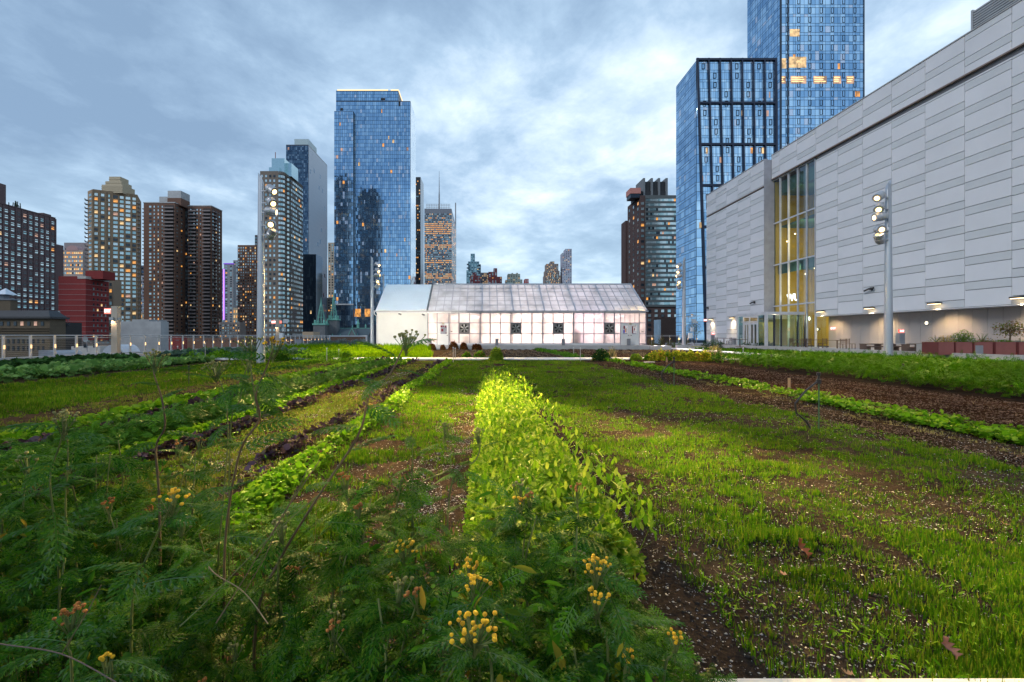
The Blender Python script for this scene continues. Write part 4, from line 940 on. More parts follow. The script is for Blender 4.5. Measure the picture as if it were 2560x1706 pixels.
# ======================= greenhouse
GX0, GX1, GY0, GYR, GY1 = -11.1, 17.05, 47.6, 52.7, 57.8
GXM = -5.77; ZE = 4.04; ZR = 7.29; ZS = .445
rt = thing('greenhouse', 'long glowing pink greenhouse with a white metal shed end', 'greenhouse', (3, 47.6, 0))
m_alu = M('white_aluminium', (.62, .62, .63), .4, .3, var=.04); m_mul = M('grey_mullion', (.26, .25, .28), .5, .2, var=.04); m_met = M('cream_siding', (.74, .73, .69), .55, var=.05, scale=.5); m_mroof = M('pale_metal_roof', (.70, .79, .83), .45, .1, var=.05, scale=.5)
m_pc = polyM('polycarbonate', (.95, .89, .86), .34, .2); m_pcr = polyM('roof_polycarbonate', (.76, .81, .85), .08, .58)
b = MB(); b.box(GX0-.2, 47.32, -.1, GX1+.15, GY1+.3, ZS); b.build('slab', m_kerb, rt)
# shed end
b = MB(); x = GX0
b.box(GX0, GY0+.06, ZS+.002, GXM, GY1-.06, ZE); 
b.poly([(GX0+.002, GY0+.06, ZE), (GX0+.002, GYR, ZR-.1), (GX0+.002, GY1-.06, ZE)][::-1]); b.poly([(GXM-.002, GY0+.06, ZE), (GXM-.002, GYR, ZR-.1), (GXM-.002, GY1-.06, ZE)])
n = 36
for i in range(n): x = GX0+(GXM-GX0)*(i+.5)/n; b.box(x-.022, GY0+.02, ZS+.05, x+.022, GY0+.059, ZE-.12)
b.build('shed_wall', m_met, rt)
b = MB()
def roofp(x0, x1, m0, thick=.06, over=.12, front=True):
    s = (ZR-ZE)/(GYR-GY0)
    if front: m0.poly([(x0, GY0-over, ZE-over*s+.05), (x1, GY0-over, ZE-over*s+.05), (x1, GYR, ZR+.05), (x0, GYR, ZR+.05)]); m0.poly([(x0, GY0-over, ZE-over*s+.05-thick), (x0, GYR, ZR+.05-thick), (x1, GYR, ZR+.05-thick), (x1, GY0-over, ZE-over*s+.05-thick)]); m0.quad((x0, GY0-over, ZE-over*s+.05-thick), (x1, GY0-over, ZE-over*s+.05-thick), (x1, GY0-over, ZE-over*s+.05), (x0, GY0-over, ZE-over*s+.05))
    m0.poly([(x0, GYR, ZR+.05), (x1, GYR, ZR+.05), (x1, GY1+over, ZE-over*s+.05), (x0, GY1+over, ZE-over*s+.05)])
roofp(GX0-.1, GXM, b)
s = (ZR-ZE)/(GYR-GY0); sl_ = Vector((0, GYR-GY0, ZR-ZE)).normalized(); nr_ = Vector((0, -sl_.z, sl_.y))
for i in range(30):
    x = GX0-.05+(GXM-GX0)*i/29.5; b.bar(Vector((x, GY0-.1, ZE-.07+.05))+nr_*.02, Vector((x, GYR, ZR+.05))+nr_*.02, .03, .04)
b.build('metal_roof', m_mroof, rt)
# polycarbonate roof: single sheets between rafters
b = MB(); L_ = Vector((0, GYR-GY0, ZR-ZE)).length
npan = 28; pw = (GX1-GXM)/npan
for i in range(npan):
    x0 = GXM+i*pw+.012; x1 = GXM+(i+1)*pw-.012
    b.quad((x0, GY0-.1, ZE-.01), (x1, GY0-.1, ZE-.01), (x1, GYR, ZR+.05), (x0, GYR, ZR+.05)); b.quad((x1, GY1+.1, ZE-.01), (x0, GY1+.1, ZE-.01), (x0, GYR, ZR+.05), (x1, GYR, ZR+.05))
b.build('roof_panels', m_pcr, rt)
b = MB()
for i in range(npan+1):
    x = GXM+i*pw; wd = .12 if i % 4 == 3 else .07
    b.bar(Vector((x, GY0-.1, ZE-.01))+nr_*.03, Vector((x, GYR, ZR+.05))+nr_*.03, wd, .05); b.bar((x, GY1+.1, ZE-.01), (x, GYR, ZR), .04)
for t, wd in ((.83, .09), (.68, .03), (.5, .03), (.33, .03), (.17, .03)):
    p = Vector((0, GY0, ZE+.05))+sl_*(L_*t)+nr_*.05; b.bar((GXM, p.y, p.z), (GX1, p.y, p.z), wd, .03)
b.bar((GXM, GYR, ZR+.09), (GX1+.1, GYR, ZR+.09), .16); b.bar(Vector((GX1+.06, GY0-.1, ZE)), Vector((GX1+.06, GYR, ZR+.05)), .13); b.bar(Vector((GX1+.06, GY1+.1, ZE)), Vector((GX1+.06, GYR, ZR+.05)), .13)
b.build('roof_rafters', M('rafter_grey', (.40, .43, .48), .5, .2), rt)
b = MB(); b.bar((GXM-.03, GY0-.12, ZE+.04), (GXM-.03, GYR, ZR+.14), .16); b.bar((GXM-.03, GY1, ZE+.04), (GXM-.03, GYR, ZR+.14), .16); b.build('divider_flashing', M('dark_flashing', (.10, .13, .14), .5, .4), rt)
b = MB(); b.box(GX0-.25, GY0-.28, ZE-.14, GX1+.18, GY0-.125, ZE+.0); b.build('gutter', M('grey_gutter', (.36, .37, .39), .5, .3), rt)
b = MB(); b.box(GX0-.05, GY0-.02, ZE-.26, GX1, GY0+.05, ZE-.142); b.build('fascia', m_alu, rt)
b = MB(); b.tube([(GX0-.2, GY0-.2, ZE-.1), (GX0-.2, GY0-.2, ZE-.35), (GX0+.02, GY0-.02, ZE-.6), (GX0+.02, GY0-.04, ZS+.1)], .055, 8); b.build('downspout', m_alu, rt)
# internal portal frames seen through the sheet
b = MB()
for i in (3, 7, 11, 15, 19, 23):
    x = GXM+i*pw-.02; b.bar((x-.12, GY0+.3, ZE-.35), (x-.12, GYR, ZR-.3), .22, .3); b.bar((x-.12, GYR, ZR-.3), (x-.12, GY1-.3, ZE-.35), .22, .3)
    b.box(x-.22, GY0+.15, ZS+.01, x-.02, GY0+.33, ZE-.2); b.bar((x-.12, GY0+.3, ZE-.3), (x-.12, GY1-.3, ZE-.3), .08)
b.build('portal_frames', M('grey_steel', (.35, .38, .42), .5, .3), rt)
# glazed front
vx = [1070, 1093, 1122, 1147.5, 1174, 1200, 1225.5, 1251, 1276.5, 1303, 1329.7, 1356, 1382.6, 1409, 1433, 1459, 1485, 1510, 1536, 1551, 1598, 1614]
vX = [XX(v, GY0) for v in vx]; vX[-1] = GX1; rz = [ZS+.19, ZZ(834.7, GY0), ZZ(807.6, GY0), ZE-.27]
fans = {3, 8, 12, 17}
b = MB(); opened = set()
for i in range(len(vX)-1):
    for j in range(3):
        if i == 1 and j < 2: continue
        if i == 19 and j < 2: continue
        if i in (4-1, 9-1, 13-1, 18-1) and j == 1: continue
        b.quad((vX[i]+.02, GY0, rz[j]+.02), (vX[i+1]-.02, GY0, rz[j]+.02), (vX[i+1]-.02, GY0, rz[j+1]-.02), (vX[i]+.02, GY0, rz[j+1]-.02))
b.build('front_panels', m_pc, rt)
b = MB(); b.quad((GX1, GY1, ZS), (GXM, GY1, ZS), (GXM, GY1, ZE), (GX1, GY1, ZE)); b.build('back_panels', m_pcr, rt)
b = MB(); b.poly([(GX1, GY0, ZS), (GX1, GY1, ZS), (GX1, GY1, ZE), (GX1, GYR, ZR), (GX1, GY0, ZE)]); b.build('end_panels', m_pc, rt)
b = MB()
for i, x in enumerate(vX):
    wd = .11 if i in (0, 3, 6, 10, 14, 18, 21) else .07
    b.box(x-wd/2, GY0-.035, ZS+.01, x+wd/2, GY0+.03, ZE-.262)
for x in (1562, 1575, 1587): xx = XX(x, GY0); b.box(xx-.018, GY0-.03, rz[2], xx+.018, GY0+.02, ZE-.262)
for j, z in enumerate(rz[1:3]): b.box(vX[0], GY0-.03, z-.035, vX[-1], GY0+.025, z+.035)
for y in (49.3, 51, 52.7, 54.4, 56.1): b.box(GX1-.02, y-.03, ZS, GX1+.03, y+.03, ZE+(5.1-abs(y-GYR))*s*0+.6*(5.1-abs(y-GYR)))
for z in (1.6, 2.7, ZE): b.box(GX1-.015, GY0, z-.03, GX1+.028, GY1, z+.03)
b.build('front_frame', m_mul, rt)
b = MB(); b.box(vX[0], GY0-.045, ZS+.004, vX[1]-.03, GY0+.03, rz[0]); b.box(vX[2]+.03, GY0-.045, ZS+.004, vX[19]-.03, GY0+.03, rz[0]); b.build('base_rail', m_alu, rt)
m_dwh = M('door_white', (.70, .69, .66), .5, var=.04); m_steel = M('fan_steel', (.16, .15, .14), .5, .4); m_fdk = M('fan_dark', (.03, .028, .025), .5, .3)
def door(x0, x1, wx0, wx1, hinge, pic):
    zt = rz[2]-.05; b = MB(); wz0, wz1 = ZS+1.15, zt-.22
    b.box(x0, GY0-.04, ZS+.01, wx0, GY0+.02, zt); b.box(wx1, GY0-.04, ZS+.01, x1, GY0+.02, zt); b.box(wx0+.001, GY0-.04, ZS+.01, wx1-.001, GY0+.02, wz0); b.box(wx0+.001, GY0-.04, wz1, wx1-.001, GY0+.02, zt)
    d = b.build('door', m_dwh, rt)
    b = MB(); b.quad((wx0, GY0, wz0), (wx1, GY0, wz0), (wx1, GY0, wz1), (wx0, GY0, wz1)); b.build('window', glass_clear, d)
    b = MB(); hx = x1-.12 if hinge else x0+.12; b.box(hx-.07, GY0-.1, ZS+.98, hx+.05, GY0-.041, ZS+1.04); b.build('handle', m_steel, d)
    b = MB()
    for (u0, v0, u1, v1, mi) in pic: b.box(wx0+(wx1-wx0)*u0, GY0-.012-.002*mi, wz0+(wz1-wz0)*v0, wx0+(wx1-wx0)*u1, GY0-.004-.001*mi, wz0+(wz1-wz0)*v1, mi)
    b.build('notices', [M('paper_white', (.8, .78, .76)), M('dark_red_notice', (.2, .03, .04)), M('blue_notice', (.05, .06, .5)), M('orange_notice', (.7, .25, .05))], d)
glass_clear = glassM('clear_glass', .85)
door(vX[1]+.03, vX[2]-.03, vX[1]+.35, vX[2]-.22, True, [(0, .78, .35, 1, 1), (.42, .8, .6, 1, 1), (.72, .75, .95, 1, 1), (.1, .3, .45, .6, 1), (.16, .36, .38, .54, 0), (.8, .02, .98, .2, 1)])
xm = (vX[19]+vX[20])/2
door(vX[19]+.03, xm-.01, vX[19]+.28, xm-.28, True, [(.05, .1, .4, .5, 2), (.45, .2, .7, .6, 3), (.1, .6, .5, .95, 1), (.6, .7, .9, .95, 0)])
door(xm+.01, vX[20]-.03, xm+.22, vX[20]-.32, False, [(0, .1, .3, .9, 1), (.4, .3, .9, .8, 0), (.5, .4, .7, .7, 1)])
for i in (3, 8, 12, 17):
    x0, x1 = vX[i], vX[i+1]; z0, z1 = rz[1], rz[2]; cx = (x0+x1)/2; cz = (z0+z1)/2; r_ = .44
    b = MB(); dd = .16; b.box(x0+.03, GY0-dd, z0+.03, x1-.03, GY0-dd+.04, z0+.06); b.box(x0+.03, GY0-dd, z1-.06, x1-.03, GY0-dd+.04, z1-.03); b.box(x0+.03, GY0-dd, z0+.06, x0+.06, GY0-dd+.04, z1-.06); b.box(x1-.06, GY0-dd, z0+.06, x1-.03, GY0-dd+.04, z1-.06)
    # square plate with round hole
    k = 24; sq = []
    for a in range(k):
        t = 2*PI*a/k; c_, s_ = math.cos(t), math.sin(t); q_ = .5/max(abs(c_), abs(s_)); sq.append(((cx+c_*r_, cz+s_*r_), (cx+c_*q_*(x1-x0-.12), cz+s_*q_*(z1-z0-.12))))
    for a in range(k):
        p0, p1 = sq[a], sq[(a+1) % k]; b.quad((p0[0][0], GY0-dd+.01, p0[0][1]), (p0[1][0], GY0-dd+.01, p0[1][1]), (p1[1][0], GY0-dd+.01, p1[1][1]), (p1[0][0], GY0-dd+.01, p1[0][1]))
    b.box(x0+.04, GY0-.02, z0+.04, x1-.04, GY0+.0, z1-.04, 1)
    fo = b.build('exhaust_fan', [M('fan_plate', (.20, .18, .17), .6), m_fdk], rt)
    b = MB(); ph = random.random()
    for a in range(6):
        t = 2*PI*a/6+ph; u_ = Vector((math.cos(t), 0, math.sin(t))); v_ = Vector((-math.sin(t), 0, math.cos(t))); c0 = Vector((cx, GY0-.1, cz))
        b.quad(c0+u_*.08-v_*.03, c0+u_*.08+v_*.05, c0+u_*.41+v_*.13+Vector((0, .05, 0)), c0+u_*.42-v_*.06)
    b.build('fan_blades', M('fan_blade', (.34, .32, .29), .45, .5), fo)
    b = MB(); b.tube([(cx, GY0-.15, cz), (cx, GY0-.04, cz)], .085, 12); b.build('hub', m_steel, fo)
# door lights and small signs, cameras on the shed
for (px, py, nm, w_) in ((1108, 808.5, 'door_light', .12), (1575, 810, 'door_light', .12), (1129, 829, 'plaque', .1), (1606, 830, 'plaque', .1)):
    x, z = XX(px, GY0), ZZ(py, GY0); b = MB(); b.box(x-w_, GY0-.12, z-.05, x+w_, GY0-.05, z+.05); b.build(nm, M('brass', (.5, .4, .2)) if nm == 'door_light' else m_steel, rt)
for (px, py) in ((1000, 785.5), (1058.5, 787)):
    x, z = XX(px, GY0), ZZ(py, GY0); b = MB(); b.bar((x, GY0+.01, z+.05), (x, GY0-.2, z+.05), .05); b.tube([(x-.12, GY0-.22, z+.02), (x+.1, GY0-.26, z-.04)], .07, 8); b.tube([(x+.1, GY0-.26, z-.04), (x+.15, GY0-.27, z-.06)], .085, 8)
    b.build('camera', M('cctv_grey', (.15, .15, .15), .4), rt)
b = MB(); x, z = XX(1059, GY0), ZZ(774.5, GY0); b.box(x-.3, GY0-.3, z-.04, x+.25, GY0-.12, z+.05); b.build('junction_box', m_alu, rt)
# inside: lamps, racks, tank, plants
m_grow = glow('grow_lamp', (1, .72, .78), 4.5); m_growy = glow('grow_lamp_warm', (1, .8, .5), 5.0)
for j, y in enumerate((49.2, 52.2, 55.4)):
    for i in range(8):
        x = -3.6+i*2.65+(.4 if j == 1 else 0)
        o = thing('grow_lamp', 'hanging grow lamp glowing inside the greenhouse near its '+('front' if j == 0 else 'middle' if j == 1 else 'back'), 'lamp', (x, y, 3.55), 0, 'grow lamps inside the greenhouse')
        b = MB(); b.box(x-.32, y-.14, 3.55, x+.32, y+.14, 3.75); b.bar((x, y, 3.75), (x, y, 4.1), .03); b.build('housing', m_alu, o)
        b = MB(); b.box(x-.28, y-.11, 3.50, x+.28, y+.11, 3.548); b.build('lens', m_growy if (i+j) % 3 == 0 else m_grow, o)
for i in range(6):
    l = bpy.data.lights.new('grow_light', 'AREA'); l.shape = 'RECTANGLE'; l.size = 3.4; l.size_y = 7; l.energy = GROWE*(.5, .85, 1.15, 1.2, 1.05, .75)[i]; l.color = (1, .77, .64) if i != 4 else (1, .68, .80)
    o = bpy.data.objects.new('grow_light', l); col.objects.link(o); o.location = (-3.9+3.8*i, 52.7, 3.48); o.rotation_euler = (R(-14), 0, 0)
m_floor = M('greenhouse_floor', (.55, .52, .5)); b = MB(); b.box(GXM+.1, GY0+.3, ZS+.003, GX1-.1, GY1-.2, ZS+.03); b.build('floor', m_floor, rt)
def rack(px0, px1, y, zs_, nm, lb, zt):
    x0, x1 = XX(px0, y), XX(px1, y); o = thing(nm, lb, 'rack', ((x0+x1)/2, y, ZS+.03)); b = MB()
    for z in zs_: b.box(x0, y-.3, z, x1, y+.3, z+.05)
    b.build('shelf', m_alu, o); b = MB()
    for x in (x0, x1):
        for yy in (y-.3, y+.3): b.box(x-.02, yy-.02, ZS+.03, x+.02, yy+.02, zt)
    b.build('frame', m_steel, o); return o
rack(1176, 1202, 48.3, (.75, 1.1, 1.45), 'potting_rack', 'low shelving rack blurred behind the greenhouse panels, left of centre', 1.5)
rack(1510, 1545, 48.8, (.8, 1.25), 'potting_rack', 'rack of trays blurred behind the panels near the double door', 1.8)
o = thing('water_tank', 'tall grey tank shadow behind the greenhouse panels, right of centre', 'tank', (XX(1438, 48.4), 48.4, ZS+.03)); b = MB(); x0, x1 = XX(1426, 48.4), XX(1451, 48.4); b.tube([((x0+x1)/2, 48.4, ZS+.03), ((x0+x1)/2, 48.4, 1.95), ((x0+x1)/2, 48.4, 2.15)], [.52, .52, .3], 14); b.build('tank', M('tank_grey', (.12, .11, .13)), o)
b = MB(); b.box(x0-.2, 47.95, ZS+.03, x1+.2, 48.0, ZS+.2); b.build('base', m_steel, o)
for k_, (px, zb_) in enumerate(((1164, 1.0), (1490, 1.3), (1502, 1.3))):
    o = thing('potted_seedling', ('grey crate of seedlings low behind the panels left of centre', 'small hanging plant left of the rightmost fan', 'small hanging plant next to the rightmost fan')[k_], 'plant', (XX(px, 48.3), 48.3, zb_))
    b = MB(); x = XX(px, 48.3); b.box(x-.22, 48.15, zb_-.5 if k_ == 0 else zb_, x+.22, 48.45, zb_+.12); b.build('tray', m_steel, o); b = MB()
    for i in range(40): a = Vector((x+random.uniform(-.2, .2), 48.3+random.uniform(-.15, .15), zb_+.12)); t = a+Vector((random.uniform(-.08, .08), random.uniform(-.08, .08), random.uniform(.1, .3))); b.quad(a, a+Vector((.03, 0, 0)), t+Vector((.04, 0, 0)), t)
    b.build('leaves', M('seedling_green%d' % k_, (.06, .12, .04)), o)
# grey utility pedestals in front
for (px, lb) in ((1076, 'grey utility box left of the greenhouse single door'), (1242, 'grey utility box on the kerb below the greenhouse, left of centre'), (1408, 'grey utility box on the kerb below the greenhouse, right of centre'), (1571, 'grey utility box in front of the greenhouse double door')):
    x = XX(px, 47.2); o = thing('utility_box', lb, 'utility box', (x, 47.1, .405), 0, 'grey utility boxes along the greenhouse kerb'); b = MB(); zt = ZZ(848, 47.2)
    b.box(x-.16, 47.0, .41, x+.16, 47.2, zt); b.box(x-.175, 46.985, zt+.001, x+.175, 47.215, zt+.03); b.build('cabinet', M('box_grey', (.21, .21, .225), .5) if px == 1076 else bpy.data.materials['box_grey'], o); b = MB(); b.box(x-.11, 46.985, .55, x+.11, 46.999, zt-.1); b.build('cover', m_gc, o)

# ======================= clad hall on the right
WX, WL = 32.0, 31.2; ZT = 21.35; ZTL = 20.93
rt = thing('exhibition_hall', 'huge hall with pale striped cladding panels along the right side', 'building', (WX, 40, 0))
m_pan = M('pale_panel', (.66, .675, .705), .6, var=.06, scale=.25); m_pan2 = M('grey_strip_panel', (.57, .595, .615), .6, var=.05, scale=.4); m_back = M('joint_shadow', (.12, .125, .14)); m_pier = M('pier_grey', (.33, .34, .38), .6)
def zslot(): return 18.6
def cladding(y0s, X, zb, zt, zlo, phase, name):
    b = MB(); P_ = 1.649
    for i in range(len(y0s)-1):
        ya, yb_ = y0s[i+1], y0s[i]; hi = (i+phase) % 2 == 0
        z = zb; base = 7.13 if hi else 6.62
        k = math.floor((zb-base)/P_); edges = []
        zz = base+k*P_-.0
        while zz < zt+P_:
            edges.append((zz-.54, zz, 1)); edges.append((zz, zz+P_-.54, 0)); zz += P_
        for (a, c, m_) in edges:
            a = max(a, zb); c = min(c, zt)
            if c-a < .06: continue
            b.box(X, ya+.018, a+.02, X+.12, yb_-.018, c-.02, m_)
    return b.build(name, [m_pan, m_pan2], rt)
P0 = 2.7
ysR = [51.7-P0*.0]; 
ys1 = [63.5-2.6*i for i in range(6)]          # left block 65.1 .. 51.6
ys1[-1] = 50.5
zs = 18.75
cladding(ys1, WL, .36, 17.85, 0, 0, 'cladding'); cladding(ys1, WL, 18.05, ZTL, 0, 1, 'parapet_cladding')
ysr = [43.73-P0*i for i in range(0, 17)]
cladding(ysr, WX, 3.32, zs-.45, 0, 0, 'cladding'); 
ysu = [50.42, 49.1, 46.4, 43.73]+[43.73-P0*i for i in range(1, 17)]
cladding(ysu, WX, zs, ZT, 0, 1, 'parapet_cladding')
b = MB(); b.box(WL+.121, 50.52, .34, WL+6, 63.5, ZTL-.02); b.box(WX+.121, -2, 3.35, WX+3, 43.7, ZT-.02); b.box(WX+.1211, 43.701, zs+.02, WX+3, 50.4, ZT-.021)
b.box(WX+6.001, -2, .3, WX+14, 63.4, ZT-.03); b.build('wall', m_back, rt)
b = MB(); b.box(WL-.01, 50.455, .36, 32.34, 50.495, ZTL); b.build('pier', m_pier, rt)
b = MB(); b.box(WX-.06, -2, zs-.10, WX+.3, 43.7, zs-.001); b.box(WX-.06, 43.701, zs-.101, WX+1.4, 50.43, zs-.002); b.box(WL-.06, 50.5, 17.95, WL+.2, 63.5, 18.04); b.build('soffit_trim', M('bronze_soffit', (.20, .15, .12), .5), rt)
b = MB(); b.box(WX-.05, -2, ZT+.001, WX+.4, 50.43, ZT+.08); b.box(WL-.05, 50.44, ZTL+.001, WL+.4, 63.5, ZTL+.08); b.build('coping', m_pale, rt)
b = MB(); b.box(WX-.01, -2, 3.26, WX+1.3, 43.7, 3.315); b.build('soffit', m_pan, rt)
# lower wall
XL = 33.2; m_low = M('lower_panel', (.34, .315, .30), .75, var=.05, scale=.8, bump=.15)
b = MB(); y = 43.7
while y > 0: b.box(XL, y-.905, .3, XL+.1, y-.012, 3.25); y -= .917
b.build('lower_wall', m_low, rt); b = MB(); b.box(XL+.03, -2, .29, XL+.6, 43.69, 3.24); b.build('lower_wall_joints', m_back, rt)
# louvred plant screen on the roof
b = MB(); xv = WX+.9; yv = xv*F/(2429-CX); z0, z1 = ZT-.3, ZZ(31, yv)
z = z0
while z < z1: b.box(xv, 2, z, xv+.12, yv, z+.10); b.box(xv, yv-.12, z, xv+8, yv, z+.1); z += .17
for y in (yv-.1, yv-3.2, yv-6.4, yv-9.6): b.box(xv-.05, y, z0, xv+.1, y+.1, z1+.1)
b.box(xv+.2, 2, z0, xv+7.9, yv-.25, z1-.1, 1); b.build('louvre_screen', [M('louvre_grey', (.36, .38, .40), .5), m_back], rt)
# recessed glass wall
XG = 32.3; gy = [XG*F/(p-CX) for p in (1934.5, 1952, 1972.6, 1996, 2018.5, 2040.5)]; gzv = [ZZ(766.7, 51.8), ZZ(664.7, 51.8), ZZ(561, 51.8), 18.5]; gzv = [4.66, 9.19, 13.8, 18.5]
m_gf = M('glazing_frame', (.62, .64, .67), .4, .3)
b = MB()
for y in gy: b.box(XG-.12, y-.05, .34, XG+.05, y+.05, 18.6)
for z in gzv[:3]+[18.62]: b.box(XG-.1, gy[-1], z-.07, XG+.045, gy[0], z+.07)
b.box(XG-.1, gy[-1]-1.2, 3.3, XG+.04, gy[-1], 3.44)
gw = b.build('glazing_frame', m_gf, rt)
m_wg = glassM('lobby_glass', .88, (.86, .90, .80))
b = MB(); b.quad((XG, gy[0], .34), (XG, gy[-1]-1.3, .34), (XG, gy[-1]-1.3, 18.6), (XG, gy[0], 18.6)); b.build('glass', m_wg, gw)
m_och = M('ochre_wall', (.42, .31, .05), .7, var=.1, scale=.3); m_teal = M('teal_ceiling', (.05, .15, .15), .6)
b = MB(); b.box(XG+4, gy[-1]-1.3, .34, XG+4.2, gy[0]+2, 18.5); b.box(XG+.06, gy[0]-.26, .34, XG+3.99, gy[0]-.12, 18.4); b.build('lobby_wall', m_och, rt)
b = MB()
for z in gzv[1:3]: b.box(XG+.5, gy[-1]-1.3, z-.5, XG+3.98, gy[0]-.27, z-.35)
b.box(XG+.4, gy[-1], 16.9, XG+3.9, gy[0]-.28, 18.3); b.box(XG+.35, gy[-1]-1.2, 8.2, XG+.49, gy[0]-.29, 9.2); b.build('lobby_ceiling', m_teal, rt)
b = MB()
for i in range(9): b.box(XG+3.6, gy[2]-.3*i*.0-2.2, 10+.42*i, XG+3.8, gy[2]-2.5, 10.25+.42*i)
b.build('lobby_art', M('art_tan', (.30, .2, .05)), rt)
for (z, e, h_) in ((7.0, 1.0, 3.4), (11.6, .9, 3.6), (15.8, .25, 2.4), (2.4, .5, 2.5)):
    l = bpy.data.lights.new('lobby_light', 'AREA'); l.shape = 'RECTANGLE'; l.size = h_; l.size_y = 3.0; l.energy = LOBBYE*e; l.color = (1, .80, .45)
    o = bpy.data.objects.new('lobby_light', l); col.objects.link(o); o.location = (XG+1.0, 46.2, z); o.rotation_euler = (0, R(-90), R(52))
b = MB()
for (y, z) in ((50.9, 11.8), (49.9, 11.75), (48.6, 12.3), (47, 7.8), (45.7, 8.2), (50.5, 8.3)): b.box(XG+1, y-.05, z-.05, XG+1.1, y+.05, z+.05)
b.build('downlights', glow('downlight', (1, .8, .5), 5), rt)
# glowing letters behind the glass
def text(s, size, mat, loc, rot, name, parent, ext=.01, bold=0):
    cu = bpy.data.curves.new('t', 'FONT'); cu.body = s; cu.size = size; cu.extrude = ext; cu.offset = bold; cu.align_x = 'CENTER'; cu.align_y = 'CENTER'
    ob = bpy.data.objects.new('t', cu); col.objects.link(ob); dg = bpy.context.evaluated_depsgraph_get(); me = bpy.data.meshes.new_from_object(ob.evaluated_get(dg)); bpy.data.objects.remove(ob)
    me.materials.clear(); me.materials.append(mat); me.name = name
    o = link(name, me, parent); o.location = Vector(loc)-(wloc(parent) if parent else Vector((0, 0, 0))); o.rotation_euler = rot; return o
text('WU', 1.05, glow('letter_light', (.9, .93, 1), 2.2), (XG+.6, 48.3, 5.45), (PI/2, 0, -PI/2), 'glowing_letters', rt, .03, .02)
# vestibule
VX = 28.3; VY0, VY1 = 45.5, 50.7
vt = thing('entrance_vestibule', 'glass entrance box with white frame and double doors at the hall', 'vestibule', (VX, VY0, .34))
b = MB(); zt = 3.81
b.box(VX-.05, VY0-.05, 3.5, VX+.25, VY1, zt); b.box(VX+.251, VY0-.049, 3.52, XG-.13, VY0+.2, zt-.001); b.box(VX+.25, VY0+.2, zt-.1, XG-.13, VY1, zt-.01)
for (x, y, w_) in ((VX-.03, VY0-.03, .22), (VX-.03, VY1-.2, .14)): b.box(x, y, .34, x+w_, y+w_, 3.5)
b.build('canopy_frame', m_gf, vt)
b = MB()
for y in (46.9, 48.35, 49.5): b.box(VX, y-.05, .34, VX+.1, y+.05, 3.5)
b.box(VX+.01, 46.9, 2.85, VX+.09, 49.8, 2.95); b.build('door_frame', m_gf, vt)
for y0, y1 in ((46.96, 48.29), (48.41, 49.44)):
    b = MB(); x = VX+.03
    b.box(x, y0, .36, x+.05, y0+.16, 2.83); b.box(x, y1-.16, .36, x+.05, y1, 2.83); b.box(x, (y0+y1)/2-.09, .36, x+.05, (y0+y1)/2+.09, 2.83); b.box(x+.001, y0+.161, 2.6, x+.049, y1-.161, 2.82); b.box(x+.001, y0+.161, .37, x+.049, y1-.161, .62)
    dd = b.build('door', m_gf, vt); b = MB(); b.quad((x+.025, y0+.1, .5), (x+.025, y1-.1, .5), (x+.025, y1-.1, 2.7), (x+.025, y0+.1, 2.7)); b.build('glass', m_wg, dd)
    b = MB(); b.bar((x-.06, (y0+y1)/2+.16, 1.1), (x-.06, (y0+y1)/2+.16, 1.9), .04); b.build('handle', m_steel, dd)
m_tg = glassM('teal_glass', .72, (.55, .85, .82))
for q4 in (((VX+.05, VY0+.2, .34), (VX+.05, 46.85, .34), (VX+.05, 46.85, 3.5), (VX+.05, VY0+.2, 3.5)), ((VX+.05, 49.55, .34), (VX+.05, VY1-.2, .34), (VX+.05, VY1-.2, 3.5), (VX+.05, 49.55, 3.5)), ((VX+.2, VY0+.06, .34), (XG-.2, VY0+.06, .34), (XG-.2, VY0+.06, 3.5), (VX+.2, VY0+.06, 3.5))):
    b = MB(); b.quad(*q4); b.build('glass', m_tg, vt)
b = MB()
for px in (1936, 1954, 1995, 2013): x = XX(px, VY0); b.box(x-.05, VY0+.0, .34, x+.05, VY0+.12, 3.5)
b.build('mullions', m_fr, vt)
b = MB()
for (x0, x1) in ((30.0, 30.7), (31.0, 31.6)): b.box(x0, 49.4, .35, x1, 49.5, 2.9)
b.box(28.8, 50.3, .35, 32.2, 50.4, 3.4, 1); b.build('inner_doors', [M('inner_ochre', (.55, .42, .12)), M('inner_tan', (.32, .27, .18))], vt)
l = bpy.data.lights.new('vestibule_light', 'POINT'); l.energy = 110; l.color = (1, .8, .5); l.shadow_soft_size = .2; o = bpy.data.objects.new('vestibule_light', l); col.objects.link(o); o.location = (30.6, 47.6, 3.2)
